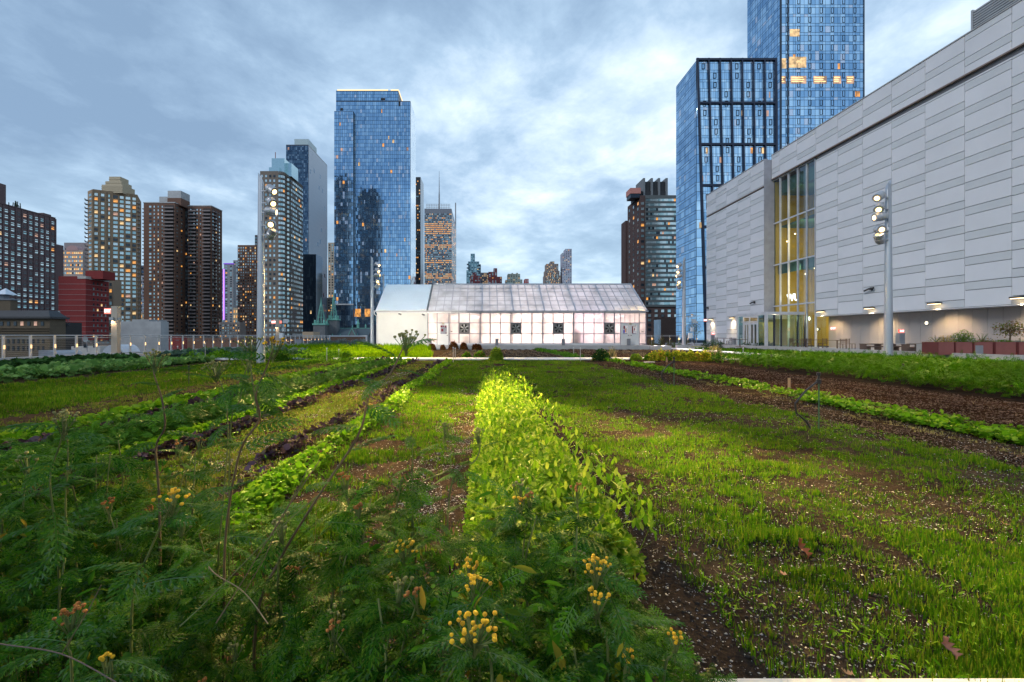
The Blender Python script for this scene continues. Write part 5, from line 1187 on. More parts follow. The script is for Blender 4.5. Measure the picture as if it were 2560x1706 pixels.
# wall lamps
m_lamp = glow('lamp_face', (1, .72, .38), 4); m_dkb = M('bronze_black', (.03, .028, .028), .5)
for i, (X, y, z) in enumerate([(WX, 42.8, 3.66), (WX, 37.4, 3.66), (WX, 32.0, 3.66), (WX, 26.95, 3.66), (WL, 61.8, 3.62), (WL, 56.6, 3.62)]):
    lbl = ['wall lamp just right of the tall lobby glazing', 'wall lamp left of the near right floodlight pole', 'wall lamp above the round wall fitting right of the floodlight pole', 'wall lamp at the right edge above the planters', 'wall lamp at the far left end of the clad hall', 'wall lamp just left of the glass vestibule'][i]
    o = thing('wall_lamp', lbl, 'wall lamp', (X, y, z), 0, 'wall lamps along the clad hall'); b = MB(); b.box(X-.42, y-.38, z, X-.08, y+.38, z+.1); b.box(X-.08, y-.12, z-.05, X+.0, y+.12, z+.14); b.build('housing', m_dkb, o); b = MB(); b.box(X-.40, y-.34, z-.02, X-.12, y+.34, z-.002); b.build('lens', m_lamp, o)
    l = bpy.data.lights.new('wall_lamp_light', 'SPOT'); l.energy = WALLE; l.color = (1, .70, .36); l.spot_size = R(100); l.spot_blend = .9; l.shadow_soft_size = .12
    q = bpy.data.objects.new('wall_lamp_light', l); col.objects.link(q); q.parent = o; q.location = (-.36, 0, -.30 if X == WX else -.05); q.rotation_euler = (0, R(-34) if X == WX else R(-12), 0)
# round fittings
for (X, y, z, lb) in ((XL, XL*F/(2048-CX), 2.05, 'small round glowing wall fitting beside the lobby glazing'), (XL, XL*F/(2322-CX), ZZ(808, XL*F/(2322-CX)), 'small round glowing wall fitting above the planters')):
    o = thing('round_fitting', lb, 'wall light', (X, y, z)); b = MB(); b.tube([(X, y, z), (X-.16, y, z)], .14, 12); b.build('body', m_pale, o); b = MB(); b.tube([(X-.161, y, z), (X-.18, y, z)], .11, 12); b.build('lens', glow('fitting_glow', (1, .9, .6), 2.5), o)
# exit signs
m_red = glow('exit_red', (1, .07, .05), 1.6); m_redd = glow('exit_pale_red', (1, .28, .22), .85); m_wl = glow('exit_letter', (1, .85, .82), 1.6)
def exit_sign(loc, w_, h_, yaw, label, mat, txt=True, post=None):
    x, y, z = loc; o = thing('exit_sign', label, 'exit sign', loc, yaw, None)
    me = MB(); me.box(-w_/2, -.04, 0, w_/2, .04, h_)
    ob = link('panel', None) if False else None
    bm_ = bpy.data.meshes.new('panel'); bm_.from_pydata(me.v, [], me.f); bm_.materials.append(mat); p = link('panel', bm_, o)
    if txt:
        for s_, r_ in ((-1, 0),):
            t = text('EXIT', h_*.72, m_wl, (0, 0, 0), (PI/2, 0, 0), 'lettering', None, .004, .012); t.parent = o; t.location = (0, -.047, h_/2); t.scale = (w_*.92/(h_*1.5) if w_ < h_*1.5 else 1, 1, 1)
    return o
m_pil = M('pillar_steel', (.42, .36, .29), .4, .5, var=.1, scale=1)
def pillar(px0, px1, Y, label, zb):
    x0, x1 = XX(px0, Y), XX(px1, Y); zt = 3.24; o = thing('sign_pillar', label, 'pillar', ((x0+x1)/2, Y, zb)); b = MB(); b.box(x0, Y-.14, zb, x1, Y+.14, zt); b.build('post', m_pil, o)
    b = MB(); z = zt-.85; b.box(x0-.06, Y-.22, z, (x0+x1)/2, Y-.142, z+.16); b.box(x1, Y-.1, z, x1+.1, Y+.1, z+.14); b.build('lamp', m_pale, o)
    l = bpy.data.lights.new('pillar_light', 'SPOT'); l.energy = 28; l.color = (1, .7, .4); l.spot_size = R(110); l.shadow_soft_size = .05; q = bpy.data.objects.new('pillar_light', l); col.objects.link(q); q.parent = o; q.location = (-.12, -.3, z-zb-.02); q.rotation_euler = (R(20), 0, 0)
    return (x0, x1)
pillar(282, 297, 27.9, 'tall tan steel pillar with a red exit sign, behind the left railing', .38)
pillar(690.5, 698.5, 49.9, 'far tan steel pillar with exit signs, right of the near left floodlight pole', .38)
exit_sign((XX(270, 27.9), 27.9, ZZ(785, 27.9)), .42, .34, 0, 'red exit sign on the near left steel pillar', m_redd)
b = MB(); b.bar((XX(278, 27.9), 27.9, ZZ(778, 27.9)), (XX(282, 27.9), 27.9, ZZ(778, 27.9)), .04); exs = b.build('bracket', m_gc, bpy.data.objects['exit_sign'])
exit_sign((XX(684.5, 49.9), 49.9, ZZ(810, 49.9)), .5, .36, 0, 'red exit sign on the left side of the far steel pillar', m_redd)
exit_sign((XX(700.5, 49.9), 50.0, ZZ(809, 49.9)), .2, .30, 0, 'narrow red exit sign edge on the right side of the far steel pillar', m_redd, False)
exit_sign((XX(2083, 42.5), 42.5, 1.95), .42, .30, R(-35), 'red exit sign mounted on the wall right of the lobby', m_redd)
exit_sign((XX(2251.5, 27.9), 27.85, ZZ(832.5, 27.85)), .27, .21, 0, 'bright red EXIT sign on top of the grey post by the terrace kerb', m_red)
exit_sign((XX(1763.5, 61.5), 61.5, ZZ(804, 61.5)), .42, .32, 0, 'red exit sign at the far corner of the clad hall', m_redd)
exit_sign((XX(1783, 54), 54, ZZ(837, 54)), .32, .26, 0, 'small bright red exit sign on a post in front of the clad hall', m_red)
o = thing('sign_post', 'grey square post carrying the bright exit sign on the terrace kerb', 'post', (XX(2251, 27.95), 27.95, .93)); b = MB(); x = XX(2251, 27.95); b.box(x-.16, 27.8, .93, x+.16, 28.1, ZZ(833, 27.95)); b.build('post', m_gc, o); b = MB(); b.box(x-.2, 27.76, .922, x+.2, 28.14, .945); b.build('base_plate', m_pale, o)
o = thing('sign_post', 'slim grey post under the small exit sign in front of the clad hall', 'post', (XX(1783, 54.1), 54.1, .33)); b = MB(); x = XX(1783, 54.1); b.box(x-.17, 54.06, .33, x+.17, 54.3, ZZ(838, 54.1)); b.build('post', m_gc, o)
# cctv brackets on the hall
for (px, py, X, lb) in ((2181, 724, WX, 'dark security camera on the clad wall left of the floodlight pole'), (1887, 757, WL, 'dark security camera above the vestibule'), (1771, 771, WL, 'dark security camera near the far end of the clad hall')):
    y = X*F/(px-CX); z = ZZ(py, y); o = thing('security_camera', lb, 'camera', (X, y, z)); b = MB(); b.tube([(X, y, z), (X-.25, y, z+.02)], .06, 8); b.tube([(X-.25, y+.5, z-.08), (X-.25, y+.05, z+.05)], .07, 8); b.tube([(X-.25, y-.08, z+.06), (X-.25, y-.4, z+.08)], .09, 8); b.build('body', m_dkb, o); b = MB(); b.box(X-.04, y-.09, z-.09, X, y+.09, z+.09); b.build('bracket', m_dkb, o)

# ======================= floodlight poles
m_pole = M('pole_steel', (.44, .47, .51), .38, .55, var=.06, scale=.6); m_head = M('lamp_head_steel', (.45, .46, .48), .35, .5); m_lens = glow('flood_lens', (1, .66, .26), 4.5)
def pole(px, Y, label, flip=1, dirs=None, heads=None):
    X = XX(px, Y); zt = 10.0; o = thing('floodlight_pole', label, 'floodlight pole', (X, Y, 0), 0, 'tall steel floodlight poles at the corners of the farm')
    b = MB(); n = 14; R0, R1 = .20, .13; base = []; 
    for k in range(n): t = 2*PI*k/n; base.append((math.cos(t), math.sin(t)))
    nv = len(b.v)
    for (z, r_) in ((-.05, .21), (zt*.5, .17), (zt-.6, .135)):
        for c_, s_ in base: b.v.append((X+c_*r_, Y+s_*r_, z))
    for c_, s_ in base: b.v.append((X+c_*.13, Y+s_*.13, zt-.28-.28*c_*flip))
    for L0 in range(3):
        for k in range(n): a = nv+L0*n+k; c_ = nv+L0*n+(k+1) % n; b.f.append((a, c_, c_+n, a+n)); b.m.append(0)
    b.f.append(tuple(nv+3*n+k for k in range(n))); b.m.append(0)
    b.build('pole', m_pole, o, smooth=False)
    b = MB(); b.box(X+flip*.10-.03, Y-.17, 7.4, X+flip*.10+.03, Y-.12, 9.8); b.build('mounting_rail', m_pole, o)
    for i, (z, yaw, pit, e) in enumerate(heads):
        d = Vector((math.cos(yaw)*math.cos(pit)*flip, math.sin(yaw)*math.cos(pit), math.sin(pit))); c = Vector((X+flip*.62, Y-.15, z))
        hd = MB(); r_ = .20
        hd.tube([c-d*.34, c-d*.30, c-d*.2, c-d*.02, c+d*.03, c+d*.26], [.05, .16, .22, .24, .22, .23], 16); hd.bar((X+flip*.13, Y-.15, z-.06), c-Vector((flip*.12, 0, .06)), .05)
        hd.build('lamp_head', m_head, o, smooth=True) if False else None
        ho = hd.build('lamp_head', m_head, o)
        ln = MB(); ln.tube([c+d*.262, c+d*.272], .125, 14); ln.build('lens', m_lens if e > 0 else glow_dim, ho)
        if e > 0:
            l = bpy.data.lights.new('floodlight', 'SPOT'); l.energy = e; l.color = (1, .88, .74) if dirs and dirs[i] and dirs[i][1] > 40 else (1, .66, .22); l.spot_size = dirs[i][3] if dirs and dirs[i] else R(60); l.spot_blend = .75; l.shadow_soft_size = .15
            q = bpy.data.objects.new('floodlight', l); col.objects.link(q); q.parent = o
            lp = c+d*.3; q.location = lp-Vector((X, Y, 0))
            tgt = Vector(dirs[i][:3]) if dirs and dirs[i] else lp+d*10
            q.rotation_euler = (tgt-lp).to_track_quat('-Z', 'Y').to_euler()
glow_dim = glow('flood_lens_dim', (1, .66, .30), 1.5)
HE = lambda s: [(9.05, R(-22), R(-32), s[0]), (8.42, R(-40), R(-34), s[1]), (7.92, R(8), R(-8), s[2]), (7.25, R(-72), R(-18), s[3]), (6.75, R(-30), R(48), s[4])]
FE = FLOOD
pole(652, 23.9, 'near left floodlight pole rising in front of the taupe tower', 1, [(-.8, 7.0, 0, R(20)), (.6, 8.0, 0, R(11)), (-7.5, 47.6, 2.5, R(32)), (-9, 14, 0, R(60)), None], HE([FE*3.6, FE*4.2, FE*.8, FE*.2, 0]))
pole(2221, 25.0, 'near right floodlight pole standing before the clad wall', -1, [(3.0, 7.6, 0, R(19)), (17, 12, 0, R(60)), (16, 25, 0, R(70)), (21, 20, 0, R(80)), None], HE([FE*1.5, FE*.4, FE*.3, FE*.12, 0]))
pole(930, 48.9, 'far left floodlight pole beside the white shed end of the greenhouse', 1, [(-5, 27, 0, R(40)), (-8, 30, 0, R(40)), (0, 38, 0, R(60)), (-9, 40, 0, R(70)), None], HE([FE*1.5, FE*1.2, FE*.4, FE*.5, 0]))
pole(1710, 49.5, 'far right floodlight pole right of the greenhouse', -1, [(11, 25, 0, R(30)), (16, 26, 0, R(30)), (8, 38, 0, R(60)), (18, 42, 0, R(70)), None], HE([FE*2.2, FE*1.2, FE*.4, FE*.5, 0]))
o = thing('lamp_post', 'slim grey lamp post just behind the white shed end', 'lamp post', (XX(959, 62), 62, 0)); b = MB(); x = XX(959, 62); b.tube([(x, 62, 0), (x, 62, ZZ(690, 62))], .1, 8); b.build('pole', m_pole, o); b = MB(); b.bar((x-.3, 62, ZZ(690, 62)), (x+.1, 62, ZZ(686, 62)), .16); b.build('head', m_head, o)

# ======================= railings
m_rail = M('rail_steel', (.50, .48, .47), .35, .6); m_pl = glow('post_light', (1, .58, .25), 1.7)
rt = thing('railing', 'steel cable railing with lit posts along the left roof edge', 'railing', (-22.7, 40, .38))
RX = -22.72
b = MB(); b.tube([(RX, 12, 1.45), (RX, 67.9, 1.45)], .028, 8); b.build('top_rail', m_rail, rt); b = MB(); b.tube([(RX, 12, 1.315), (RX, 67.9, 1.315)], .02, 6); b.build('mid_rail', m_rail, rt)
b = MB()
for k in range(9): b.bar((RX, 12, .47+.095*k), (RX, 67.9, .47+.095*k), .006)
b.build('cables', m_rail, rt)
y = 21.57-1.29*6; pm = None
while y < 67.9:
    b = MB(); b.box(RX-.035, y-.05, .38, RX+.035, y+.05, 1.47); p = b.build('post', m_rail, rt); b = MB(); b.box(RX+.036, y-.03, .80, RX+.055, y+.03, .98); b.build('post_light', m_pl, p); y += 1.29
rt = thing('railing', 'far steel railing with two lamp globes right of the greenhouse', 'railing', (24, 66, 0)); b = MB(); b.tube([(18, 66, 1.45), (31, 66, 1.45)], .03, 6); b.tube([(18, 66, 1.3), (31, 66, 1.3)], .02, 6); b.build('top_rail', m_rail, rt)
for i in range(11):
    b = MB(); x = 18+1.3*i; b.box(x-.04, 65.96, .015, x+.04, 66.04, 1.47); p = b.build('post', m_rail, rt); b = MB(); r_ = .16 if i in (5, 8) else .05; b.tube([(x, 65.86, .95-r_), (x, 65.85, .95), (x, 65.86, .95+r_)], [.02, r_, .02], 8); b.build('post_light', m_pl, p)
# brown screen fence with steel frame left of the greenhouse
rt = thing('screen_fence', 'brown mesh screen in a grey steel frame left of the greenhouse', 'fence', (XX(870, 54), 54, 0)); b = MB(); x0, x1 = XX(822, 54), XX(918, 54)
b.box(x0, 53.95, .2, x0+.18, 54.1, 1.46); b.box(x1-.18, 53.95, .2, x1, 54.1, 1.46); b.box(x0+.18, 53.96, 1.3, x1-.18, 54.09, 1.45); b.build('frame', m_pole, rt); b = MB(); b.box(x0+.18, 54.0, .25, x1-.18, 54.04, 1.3); b.build('mesh', M('rust_mesh', (.13, .07, .045), .8), rt)
o = thing('equipment_cabinet', 'grey cabinet standing before the far left railing', 'cabinet', (XX(745, 49), 49, .02)); b = MB(); b.box(XX(738, 49), 49, .2, XX(752, 49), 49.5, 1.0); b.box(XX(737.6, 49), 48.98, 1.001, XX(752.4, 49), 49.52, 1.04); b.build('cabinet', m_gc, o); b = MB(); b.box(XX(739.5, 49), 49.1, .02, XX(740.5, 49), 49.4, .2); b.box(XX(749.5, 49), 49.1, .02, XX(750.5, 49), 49.4, .2); b.build('leg', m_gc, o)
# weather stations
def station(px, Y, label, s_=1):
    x = XX(px, Y); o = thing('weather_station', label, 'weather station', (x, Y, .0)); b = MB(); b.tube([(x, Y, .55), (x, Y, ZZ(800, Y))], .03, 8); b.build('mast', m_gc, o)
    for k in range(3):
        a = 2*PI*k/3+.35; b = MB(); b.tube([(x, Y, .75), (x+1.2*math.cos(a), Y+1.2*math.sin(a), .05)], .03, 6); b.build('leg', m_pale, o)
    mw = M('instrument_white', (.7, .72, .74), .4) if 'instrument_white' not in bpy.data.materials else bpy.data.materials['instrument_white']
    b = MB(); z0, z1 = ZZ(846, Y), ZZ(833, Y); b.box(x-.42*s_-.0, Y-.28, z0, x-.06, Y-.05, z1); b.build('control_box', mw, o)
    b = MB(); zc = ZZ(824, Y)
    for k in range(6): b.tube([(x-.02, Y-.1, zc-.2+.07*k), (x-.02, Y-.1, zc-.16+.07*k)], .19, 12)
    b.build('radiation_shield', mw, o)
    b = MB(); zt = ZZ(793, Y); b.tube([(x+.02, Y, zt), (x+.02, Y, zt+.24)], .11, 10); b.build('rain_gauge', mw, o); b = MB(); b.tube([(x+.02, Y, zt+.241), (x+.02, Y, zt+.31)], .12, 10); b.build('gauge_rim', M('amber_rim%d' % px, (.5, .25, .04)), o)
    b = MB(); zp = ZZ(803, Y); b.quad((x-.05, Y-.35, zp-.2), (x+.5, Y-.35, zp-.25), (x+.4, Y+.05, zp+.18), (x-.1, Y+.05, zp+.22)); b.quad((x-.05, Y-.34, zp-.22), (x-.1, Y+.06, zp+.2), (x+.4, Y+.06, zp+.16), (x+.5, Y-.34, zp-.27)); b.build('solar_panel', m_pale, o)
    b = MB(); b.bar((x, Y, zt-.06), (x-.35, Y, zt-.0), .03); b.tube([(x-.35, Y, zt-.15), (x-.35, Y, zt+.1)], .04, 6); b.build('anemometer', m_gc, o); return o, x
station(711, 46, 'white weather station on a tripod, right of the far steel pillar')
o, x = station(1730, 48, 'white weather station on a tripod, right of the far right floodlight pole')
b = MB(); b.bar((XX(1707, 48), 48.2, ZZ(793, 48)), (XX(1752, 48), 48.0, ZZ(790, 48)), .05); b.build('cross_arm', m_rail, o)
b = MB(); b.box(x-.35, 46.6, .28, x+.75, 47.4, .34); b.box(x-.3, 46.65, .05, x-.25, 46.7, .28); b.box(x+.65, 46.65, .05, x+.7, 46.7, .28); b.build('low_table', M('olive_board', (.35, .33, .14)), o)

# ======================= terrace furniture, planters
m_wood = M('furniture_brown', (.11, .07, .05), .6)
def chair(x, y, yaw, label):
    o = thing('terrace_chair', label, 'chair', (x, y, .335), yaw, 'brown chairs on the terrace')
    b = MB(); b.box(-.22, -.22, .42, .22, .22, .46); me = b; s1 = bpy.data.meshes.new('seat'); s1.from_pydata(b.v, [], b.f); s1.materials.append(m_wood); link('seat', s1, o)
    b = MB(); b.box(-.22, .18, .46, -.18, .22, .86); b.box(.18, .18, .46, .22, .22, .86)
    for k in range(5): b.box(-.18, .185, .52+.07*k, .18, .21, .555+.07*k)
    s1 = bpy.data.meshes.new('backrest'); s1.from_pydata(b.v, [], b.f); s1.materials.append(m_wood); link('backrest', s1, o)
    for (a, c) in ((-.2, -.2), (.2, -.2), (-.2, .2), (.2, .2)):
        b = MB(); b.box(a-.02, c-.02, 0, a+.02, c+.02, .42); s1 = bpy.data.meshes.new('leg'); s1.from_pydata(b.v, [], b.f); s1.materials.append(m_wood); link('leg', s1, o)
def table(x, y, w_, label, h_=.74):
    o = thing('terrace_table', label, 'table', (x, y, .335)); b = MB(); b.box(x-w_/2, y-.4, .335+h_-.04, x+w_/2, y+.4, .335+h_); b.build('tabletop', m_wood, o); b = MB(); b.tube([(x, y, .38), (x, y, .335+h_-.04)], .05, 8); b.build('pedestal', m_wood, o); b = MB(); b.box(x-.28, y-.28, .336, x+.28, y+.28, .38); b.build('base', m_wood, o)
for px, Y, lb in ((1810, 56, 'far table left of the vestibule, beside the clad wall'), (2014, 40, 'table in front of the tall lobby glazing'), (2093, 36.5, 'table under the second wall lamp'), (1850, 44, 'small table seen against the vestibule side glass')):
    table(XX(px, Y), Y, 1.0 if px != 2014 else 2.2, lb)
for px, Y, yaw, lb in ((1795, 56.5, R(100), 'chair left of the far table by the clad wall'), (1823, 55.5, R(-90), 'chair right of the far table by the clad wall'), (1984, 40.2, R(20), 'chair left of the table before the lobby glazing'), (2006, 39.4, R(180), 'left of two chairs tucked at the lobby table'), (2018, 39.4, R(180), 'right of two chairs tucked at the lobby table'), (2057, 38.4, R(-80), 'lone chair right of the tall lobby glazing'), (2104, 36.0, R(170), 'chair at the table under the second wall lamp'), (2127, 36.5, R(80), 'faint chair by the wall left of the long bench table')):
    chair(XX(px, Y), Y, yaw, lb)
for (p0, p1, Y, lb) in ((2156, 2232, 33.5, 'long brown high table left of the floodlight pole'), (2262, 2331, 30.5, 'long brown high table right of the floodlight pole')):
    x0, x1 = XX(p0, Y), XX(p1, Y); o = thing('long_table', lb, 'table', ((x0+x1)/2, Y, .335)); zt = ZZ(859.5, Y)
    b = MB(); b.box(x0, Y-.3, zt-.06, x1, Y+.3, zt); b.build('tabletop', m_wood, o)
    for x in (x0+.03, x0+(x1-x0)*.5, x1-.06): b = MB(); b.box(x, Y-.28, .335, x+.05, Y+.28, zt-.06); b.build('leg', m_wood, o)
    o = thing('bench', 'low wooden bench under the '+lb.split(' ', 2)[2], 'bench', ((x0+x1)/2, Y-.7, .335)); b = MB(); b.box(x0-.4, Y-.9, .62, x1-.1, Y-.5, .7); b.build('seat', m_wood, o)
    for x in (x0-.2, x1-.4): b = MB(); b.box(x, Y-.88, .335, x+.08, Y-.52, .62); b.build('leg', m_wood, o)
o = thing('terrace_bin', 'grey bin beside the clad wall left of the vestibule', 'bin', (XX(1835, 53), 53, .335)); b = MB(); b.box(XX(1832, 53), 52.8, .335, XX(1838.5, 53), 53.2, 1.05); b.build('body', m_gc, o); b = MB(); b.box(XX(1831.6, 53), 52.78, 1.052, XX(1839, 53), 53.22, 1.1); b.build('lid', m_steel, o)
m_plr = M('terracotta_red', (.25, .085, .075), .75, var=.12, scale=2)
pls = [(2347, 2385), (2391, 2431), (2437, 2482), (2490.5, 2540), (2548.5, 2604)]
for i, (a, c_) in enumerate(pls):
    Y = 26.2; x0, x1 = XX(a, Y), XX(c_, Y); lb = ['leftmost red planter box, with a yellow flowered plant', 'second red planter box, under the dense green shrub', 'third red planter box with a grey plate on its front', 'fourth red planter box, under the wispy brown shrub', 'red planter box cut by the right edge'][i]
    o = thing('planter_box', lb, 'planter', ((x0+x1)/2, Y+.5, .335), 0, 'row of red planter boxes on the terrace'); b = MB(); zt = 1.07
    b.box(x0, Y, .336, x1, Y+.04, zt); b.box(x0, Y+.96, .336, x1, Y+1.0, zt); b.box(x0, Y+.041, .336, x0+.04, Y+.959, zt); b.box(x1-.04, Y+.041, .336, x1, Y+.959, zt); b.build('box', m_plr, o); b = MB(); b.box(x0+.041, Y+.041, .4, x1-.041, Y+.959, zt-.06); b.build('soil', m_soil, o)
    b = MB(); b.box(x0-.02, Y+.01, .34, x0-.001, Y+.99, zt-.01); b.build('end_panel', M('shade_red%d' % i, (.13, .03, .03), .7), o)  # darker red sheet: shade on the box's left side, put into the colour
    if i == 2: b = MB(); b.box(XX(2438.5, Y), Y-.03, .35, XX(2457, Y), Y-.001, ZZ(864, Y)); b.build('plate', m_gc, o)

b = MB(); b.box(-9, -3.4, .0, 9, -3.0, 3.1); b.build('foreground_shade_wall', m_conc, kind='structure', label='unseen concrete wall added behind the viewer to shade the foreground', cat='wall')  # unseen wall, added only to shade the near foreground
# ======================= vegetation
def G(c, k=1.0): return tuple(x*k for x in c)
lf_grass = leafM('grass_blade', [(.024, .095, .003), (.046, .135, .004), (.083, .17, .007), (.15, .185, .02)], .3, .5, .3, .6)
lf_grass2 = leafM('cover_crop', [(.08, .19, .002), (.13, .26, .003), (.19, .31, .008)], .3, .5, .3, .4)
lf_dry = leafM('dry_blade', [(.20, .17, .07), (.14, .15, .05), (.28, .23, .11)], .25, .6)
lf_pea = leafM('pea_leaf', [(.06, .16, .006), (.11, .24, .010), (.18, .31, .02), (.30, .39, .05)], .35, .4, .2)
lf_char = leafM('lettuce_leaf', [(.06, .18, .004), (.10, .24, .008), (.17, .30, .02)], .35, .5)
lf_kale = leafM('kale_leaf', [(.03, .12, .006), (.06, .17, .012), (.11, .23, .035)], .25, .45)
lf_purp = leafM('purple_leaf', [(.03, .02, .025), (.05, .03, .035), (.07, .05, .08), (.06, .07, .02)], .1, .8)
lf_car = leafM('carrot_top', [(.015, .08, .002), (.04, .14, .003), (.10, .22, .006)], .3, .55, .35, 1.2)
lf_weed = leafM('weed_leaf', [(.06, .18, .004), (.11, .25, .008), (.17, .30, .03)], .3, .5)
lf_dkgr = leafM('dark_leaf', [(.02, .06, .015), (.035, .09, .02), (.05, .12, .03)], .2, .5)
lf_silver = leafM('silver_leaf', [(.18, .27, .25), (.26, .35, .33), (.13, .22, .2)], .2, .5)
lf_tan = leafM('tansy_leaf', [(.007, .045, .003), (.018, .085, .006), (.035, .13, .009), (.075, .16, .010), (.045, .11, .045)], .25, .45, .35, 2.5)
lf_stem = M('tansy_stem', (.10, .075, .04), .7, var=.35, scale=6); lf_stemg = M('green_stem', (.09, .13, .035), .7, var=.3, scale=6)
m_ybtn = M('button_yellow', (.78, .44, .012), .8, var=.45, scale=45, bump=.5, scale2=900); m_gbtn = M('button_green', (.16, .17, .05), .7, var=.3, scale=30); m_bbtn = M('button_brown', (.28, .11, .02), .8, var=.3, scale=30)
m_stone = M('perlite', (.50, .48, .46), .8, var=.2, scale=5); m_chip = M('mulch_chip', (.11, .065, .045), .9, var=.4, scale=3); m_straw = M('straw', (.34, .27, .15), .8, var=.3, scale=4)

def ysamp(n, y0, y1, p=1.6):
    u = rng.random(n); e = 1-p if abs(1-p) > .02 else .02
    return (y0**e+u*(y1**e-y0**e))**(1/e)
def put(x, y, dz=0): return np.stack([x, y, gz(x, y)+dz], 1)
def grass(nm, lb, n, x0, x1, y0, y1, h, mat, mask=None, w=.006, cat='grass', p=1.6, tilt=.6, hmod=None, grow=.045, tuft=9, tr=.022):
    nc = n//tuft; y = ysamp(nc, y0, y1, p); x = x0+(x1-x0)*rng.random(nc)
    if mask is not None: k = mask(x, y) > rng.random(nc); x = x[k]; y = y[k]
    nc = len(x); th = .5+.9*rng.random(nc)
    x = np.repeat(x, tuft); y = np.repeat(y, tuft); th = np.repeat(th, tuft); n = len(x); g = 1+grow*y
    ph = rng.random(n)*2*PI; r_ = np.abs(rng.normal(0, tr, n))*g; x = x+r_*np.cos(ph); y = y+r_*np.sin(ph)
    hh = h*(.55+.7*rng.random(n))*(hmod(x, y) if hmod else 1)*th
    sc_ = np.stack([w*g*(.7+.7*rng.random(n)), hh, hh], 1)
    return scatter(nm, BLADE, put(x, y, -.01), rotm(ph+PI/2+rng.normal(0, .5, n), np.abs(rng.normal(tilt, .3, n))), sc_, mat, kind='stuff', label=lb, cat=cat)
def leaves(nm, lb, n, x0, x1, y0, y1, h, size, mat, tm=OVAL, prof=None, cat='crop row', p=1.5, mask=None, flat=.9, xf=None, wide=1.0, grow=.03):
    y = ysamp(n, y0, y1, p); t = rng.random(n); x = x0+(x1-x0)*t
    if xf is not None: x = x+xf(y)
    if mask is not None: k = mask(x, y) > rng.random(n); x = x[k]; y = y[k]; t = t[k]
    n = len(x); pr = prof(t, x, y) if prof else np.sin(PI*np.clip(t, .02, .98))**.35
    z = h*pr*(rng.random(n)**.5)
    s = size*(.55+.8*rng.random(n))*(1+grow*y)
    yaw = rng.random(n)*2*PI; til = rng.normal(.25, .55, n)*flat
    return scatter(nm, tm, put(x, y)+np.stack([0*z, 0*z, z], 1), rotm(yaw, til, rng.normal(0, .4, n)), np.stack([s*wide, s, s], 1), mat, kind='stuff', label=lb, cat=cat)

# patchiness of the sown grass
def patch(x, y, thr=.47, soft=.10, sc=.9, sd=21):
    v = fbm(x*sc*1.4, y*sc*.8, sd, 4); return np.clip((v-thr)/soft, 0, 1)
def m_center(x, y):
    a = np.clip((fbm(x*2.6, y*2.0, 21, 4)-.32)/.16, 0, 1)
    bare = np.exp(-((x+.35-.03*y)/.28)**2)*(y < 13)*.95+np.exp(-((x-1.55)/.25)**2)*(y < 5.5)*.8
    big = np.clip((fbm(x*.75, y*.5, 77, 4)-.53)/.08, 0, 1)*.8
    return np.clip(a*1.1, .05, 1)*(1-np.clip(bare, 0, 1))*(1-big)
gr = lambda x, y: .5+1.0*fbm(x*1.3, y*1.3, 9, 3)
grass('grass', 'patchy sown grass right of the bright pea row', 300000, 1.2, 5.85, 1.75, 26.4, .046, lf_grass, m_center, .006, hmod=gr, p=1.75)
grass('grass', 'patchy sown grass between the pea row and the lettuce rows', 110000, -1.75, .1, 2.4, 26.4, .052, lf_grass, m_center, .0065, hmod=gr, p=1.7)
grass('grass', 'sparse weeds and grass on the brown strip between crop rows', 60000, -3.6, -2.5, 2.4, 26, .045, leafM('weedy_mix', [(.06, .13, .01), (.13, .14, .03), (.10, .17, .01), (.2, .17, .07)], .3), lambda x, y: .45+.5*patch(x, y, .45), .009, hmod=gr)
grass('grass', 'green sown grass field left of the crop rows', 120000, -14.0, -8.3, 5.5, 26.5, .075, lf_grass, lambda x, y: np.clip((x+14.2)*2, 0, 1)*np.clip((-7.9-x)*1.2+patch(x, y)*.3, 0, 1), .009, p=1.3, hmod=gr)
grass('grass', 'thin dry grass strip left of the kale rows', 40000, -8.6, -6.3, 4, 26.5, .05, bpy.data.materials['weedy_mix'], lambda x, y: .2+.8*patch(x, y, .45), .011, p=1.3)
grass('grass', 'tall cover crop behind the path, left part', 60000, -18.5, -3.2, 29, 45.5, .30, lf_grass2, lambda x, y: np.clip((-3.0-(y-29)*.14-x)*1.2, 0, 1), .022, p=.5, hmod=lambda x, y: .4+1.1*np.clip((y-30)/12, 0, 1)+.3*fbm(x*.4, y*.4, 3, 2))
grass('grass', 'low green cover between the side path and the terrace kerb', 42000, 21.3, 26.8, 22, 47, .18, lf_grass, lambda x, y: .8, .022, p=.6)
grass('grass', 'thin green stubble right of the dark soil strip', 14000, 6.5, 7.3, 3, 26, .035, lf_dry, lambda x, y: .6*patch(x, y, .4), .008)
grass('grass', 'sparse green row crossing the mulch bed in front of the greenhouse', 9000, 5.0, 6.6, 29, 45, .2, lf_kale, lambda x, y: np.clip(1-np.abs(x-5.7+(y-37)*.03)*2, 0, 1), .03, p=.3)
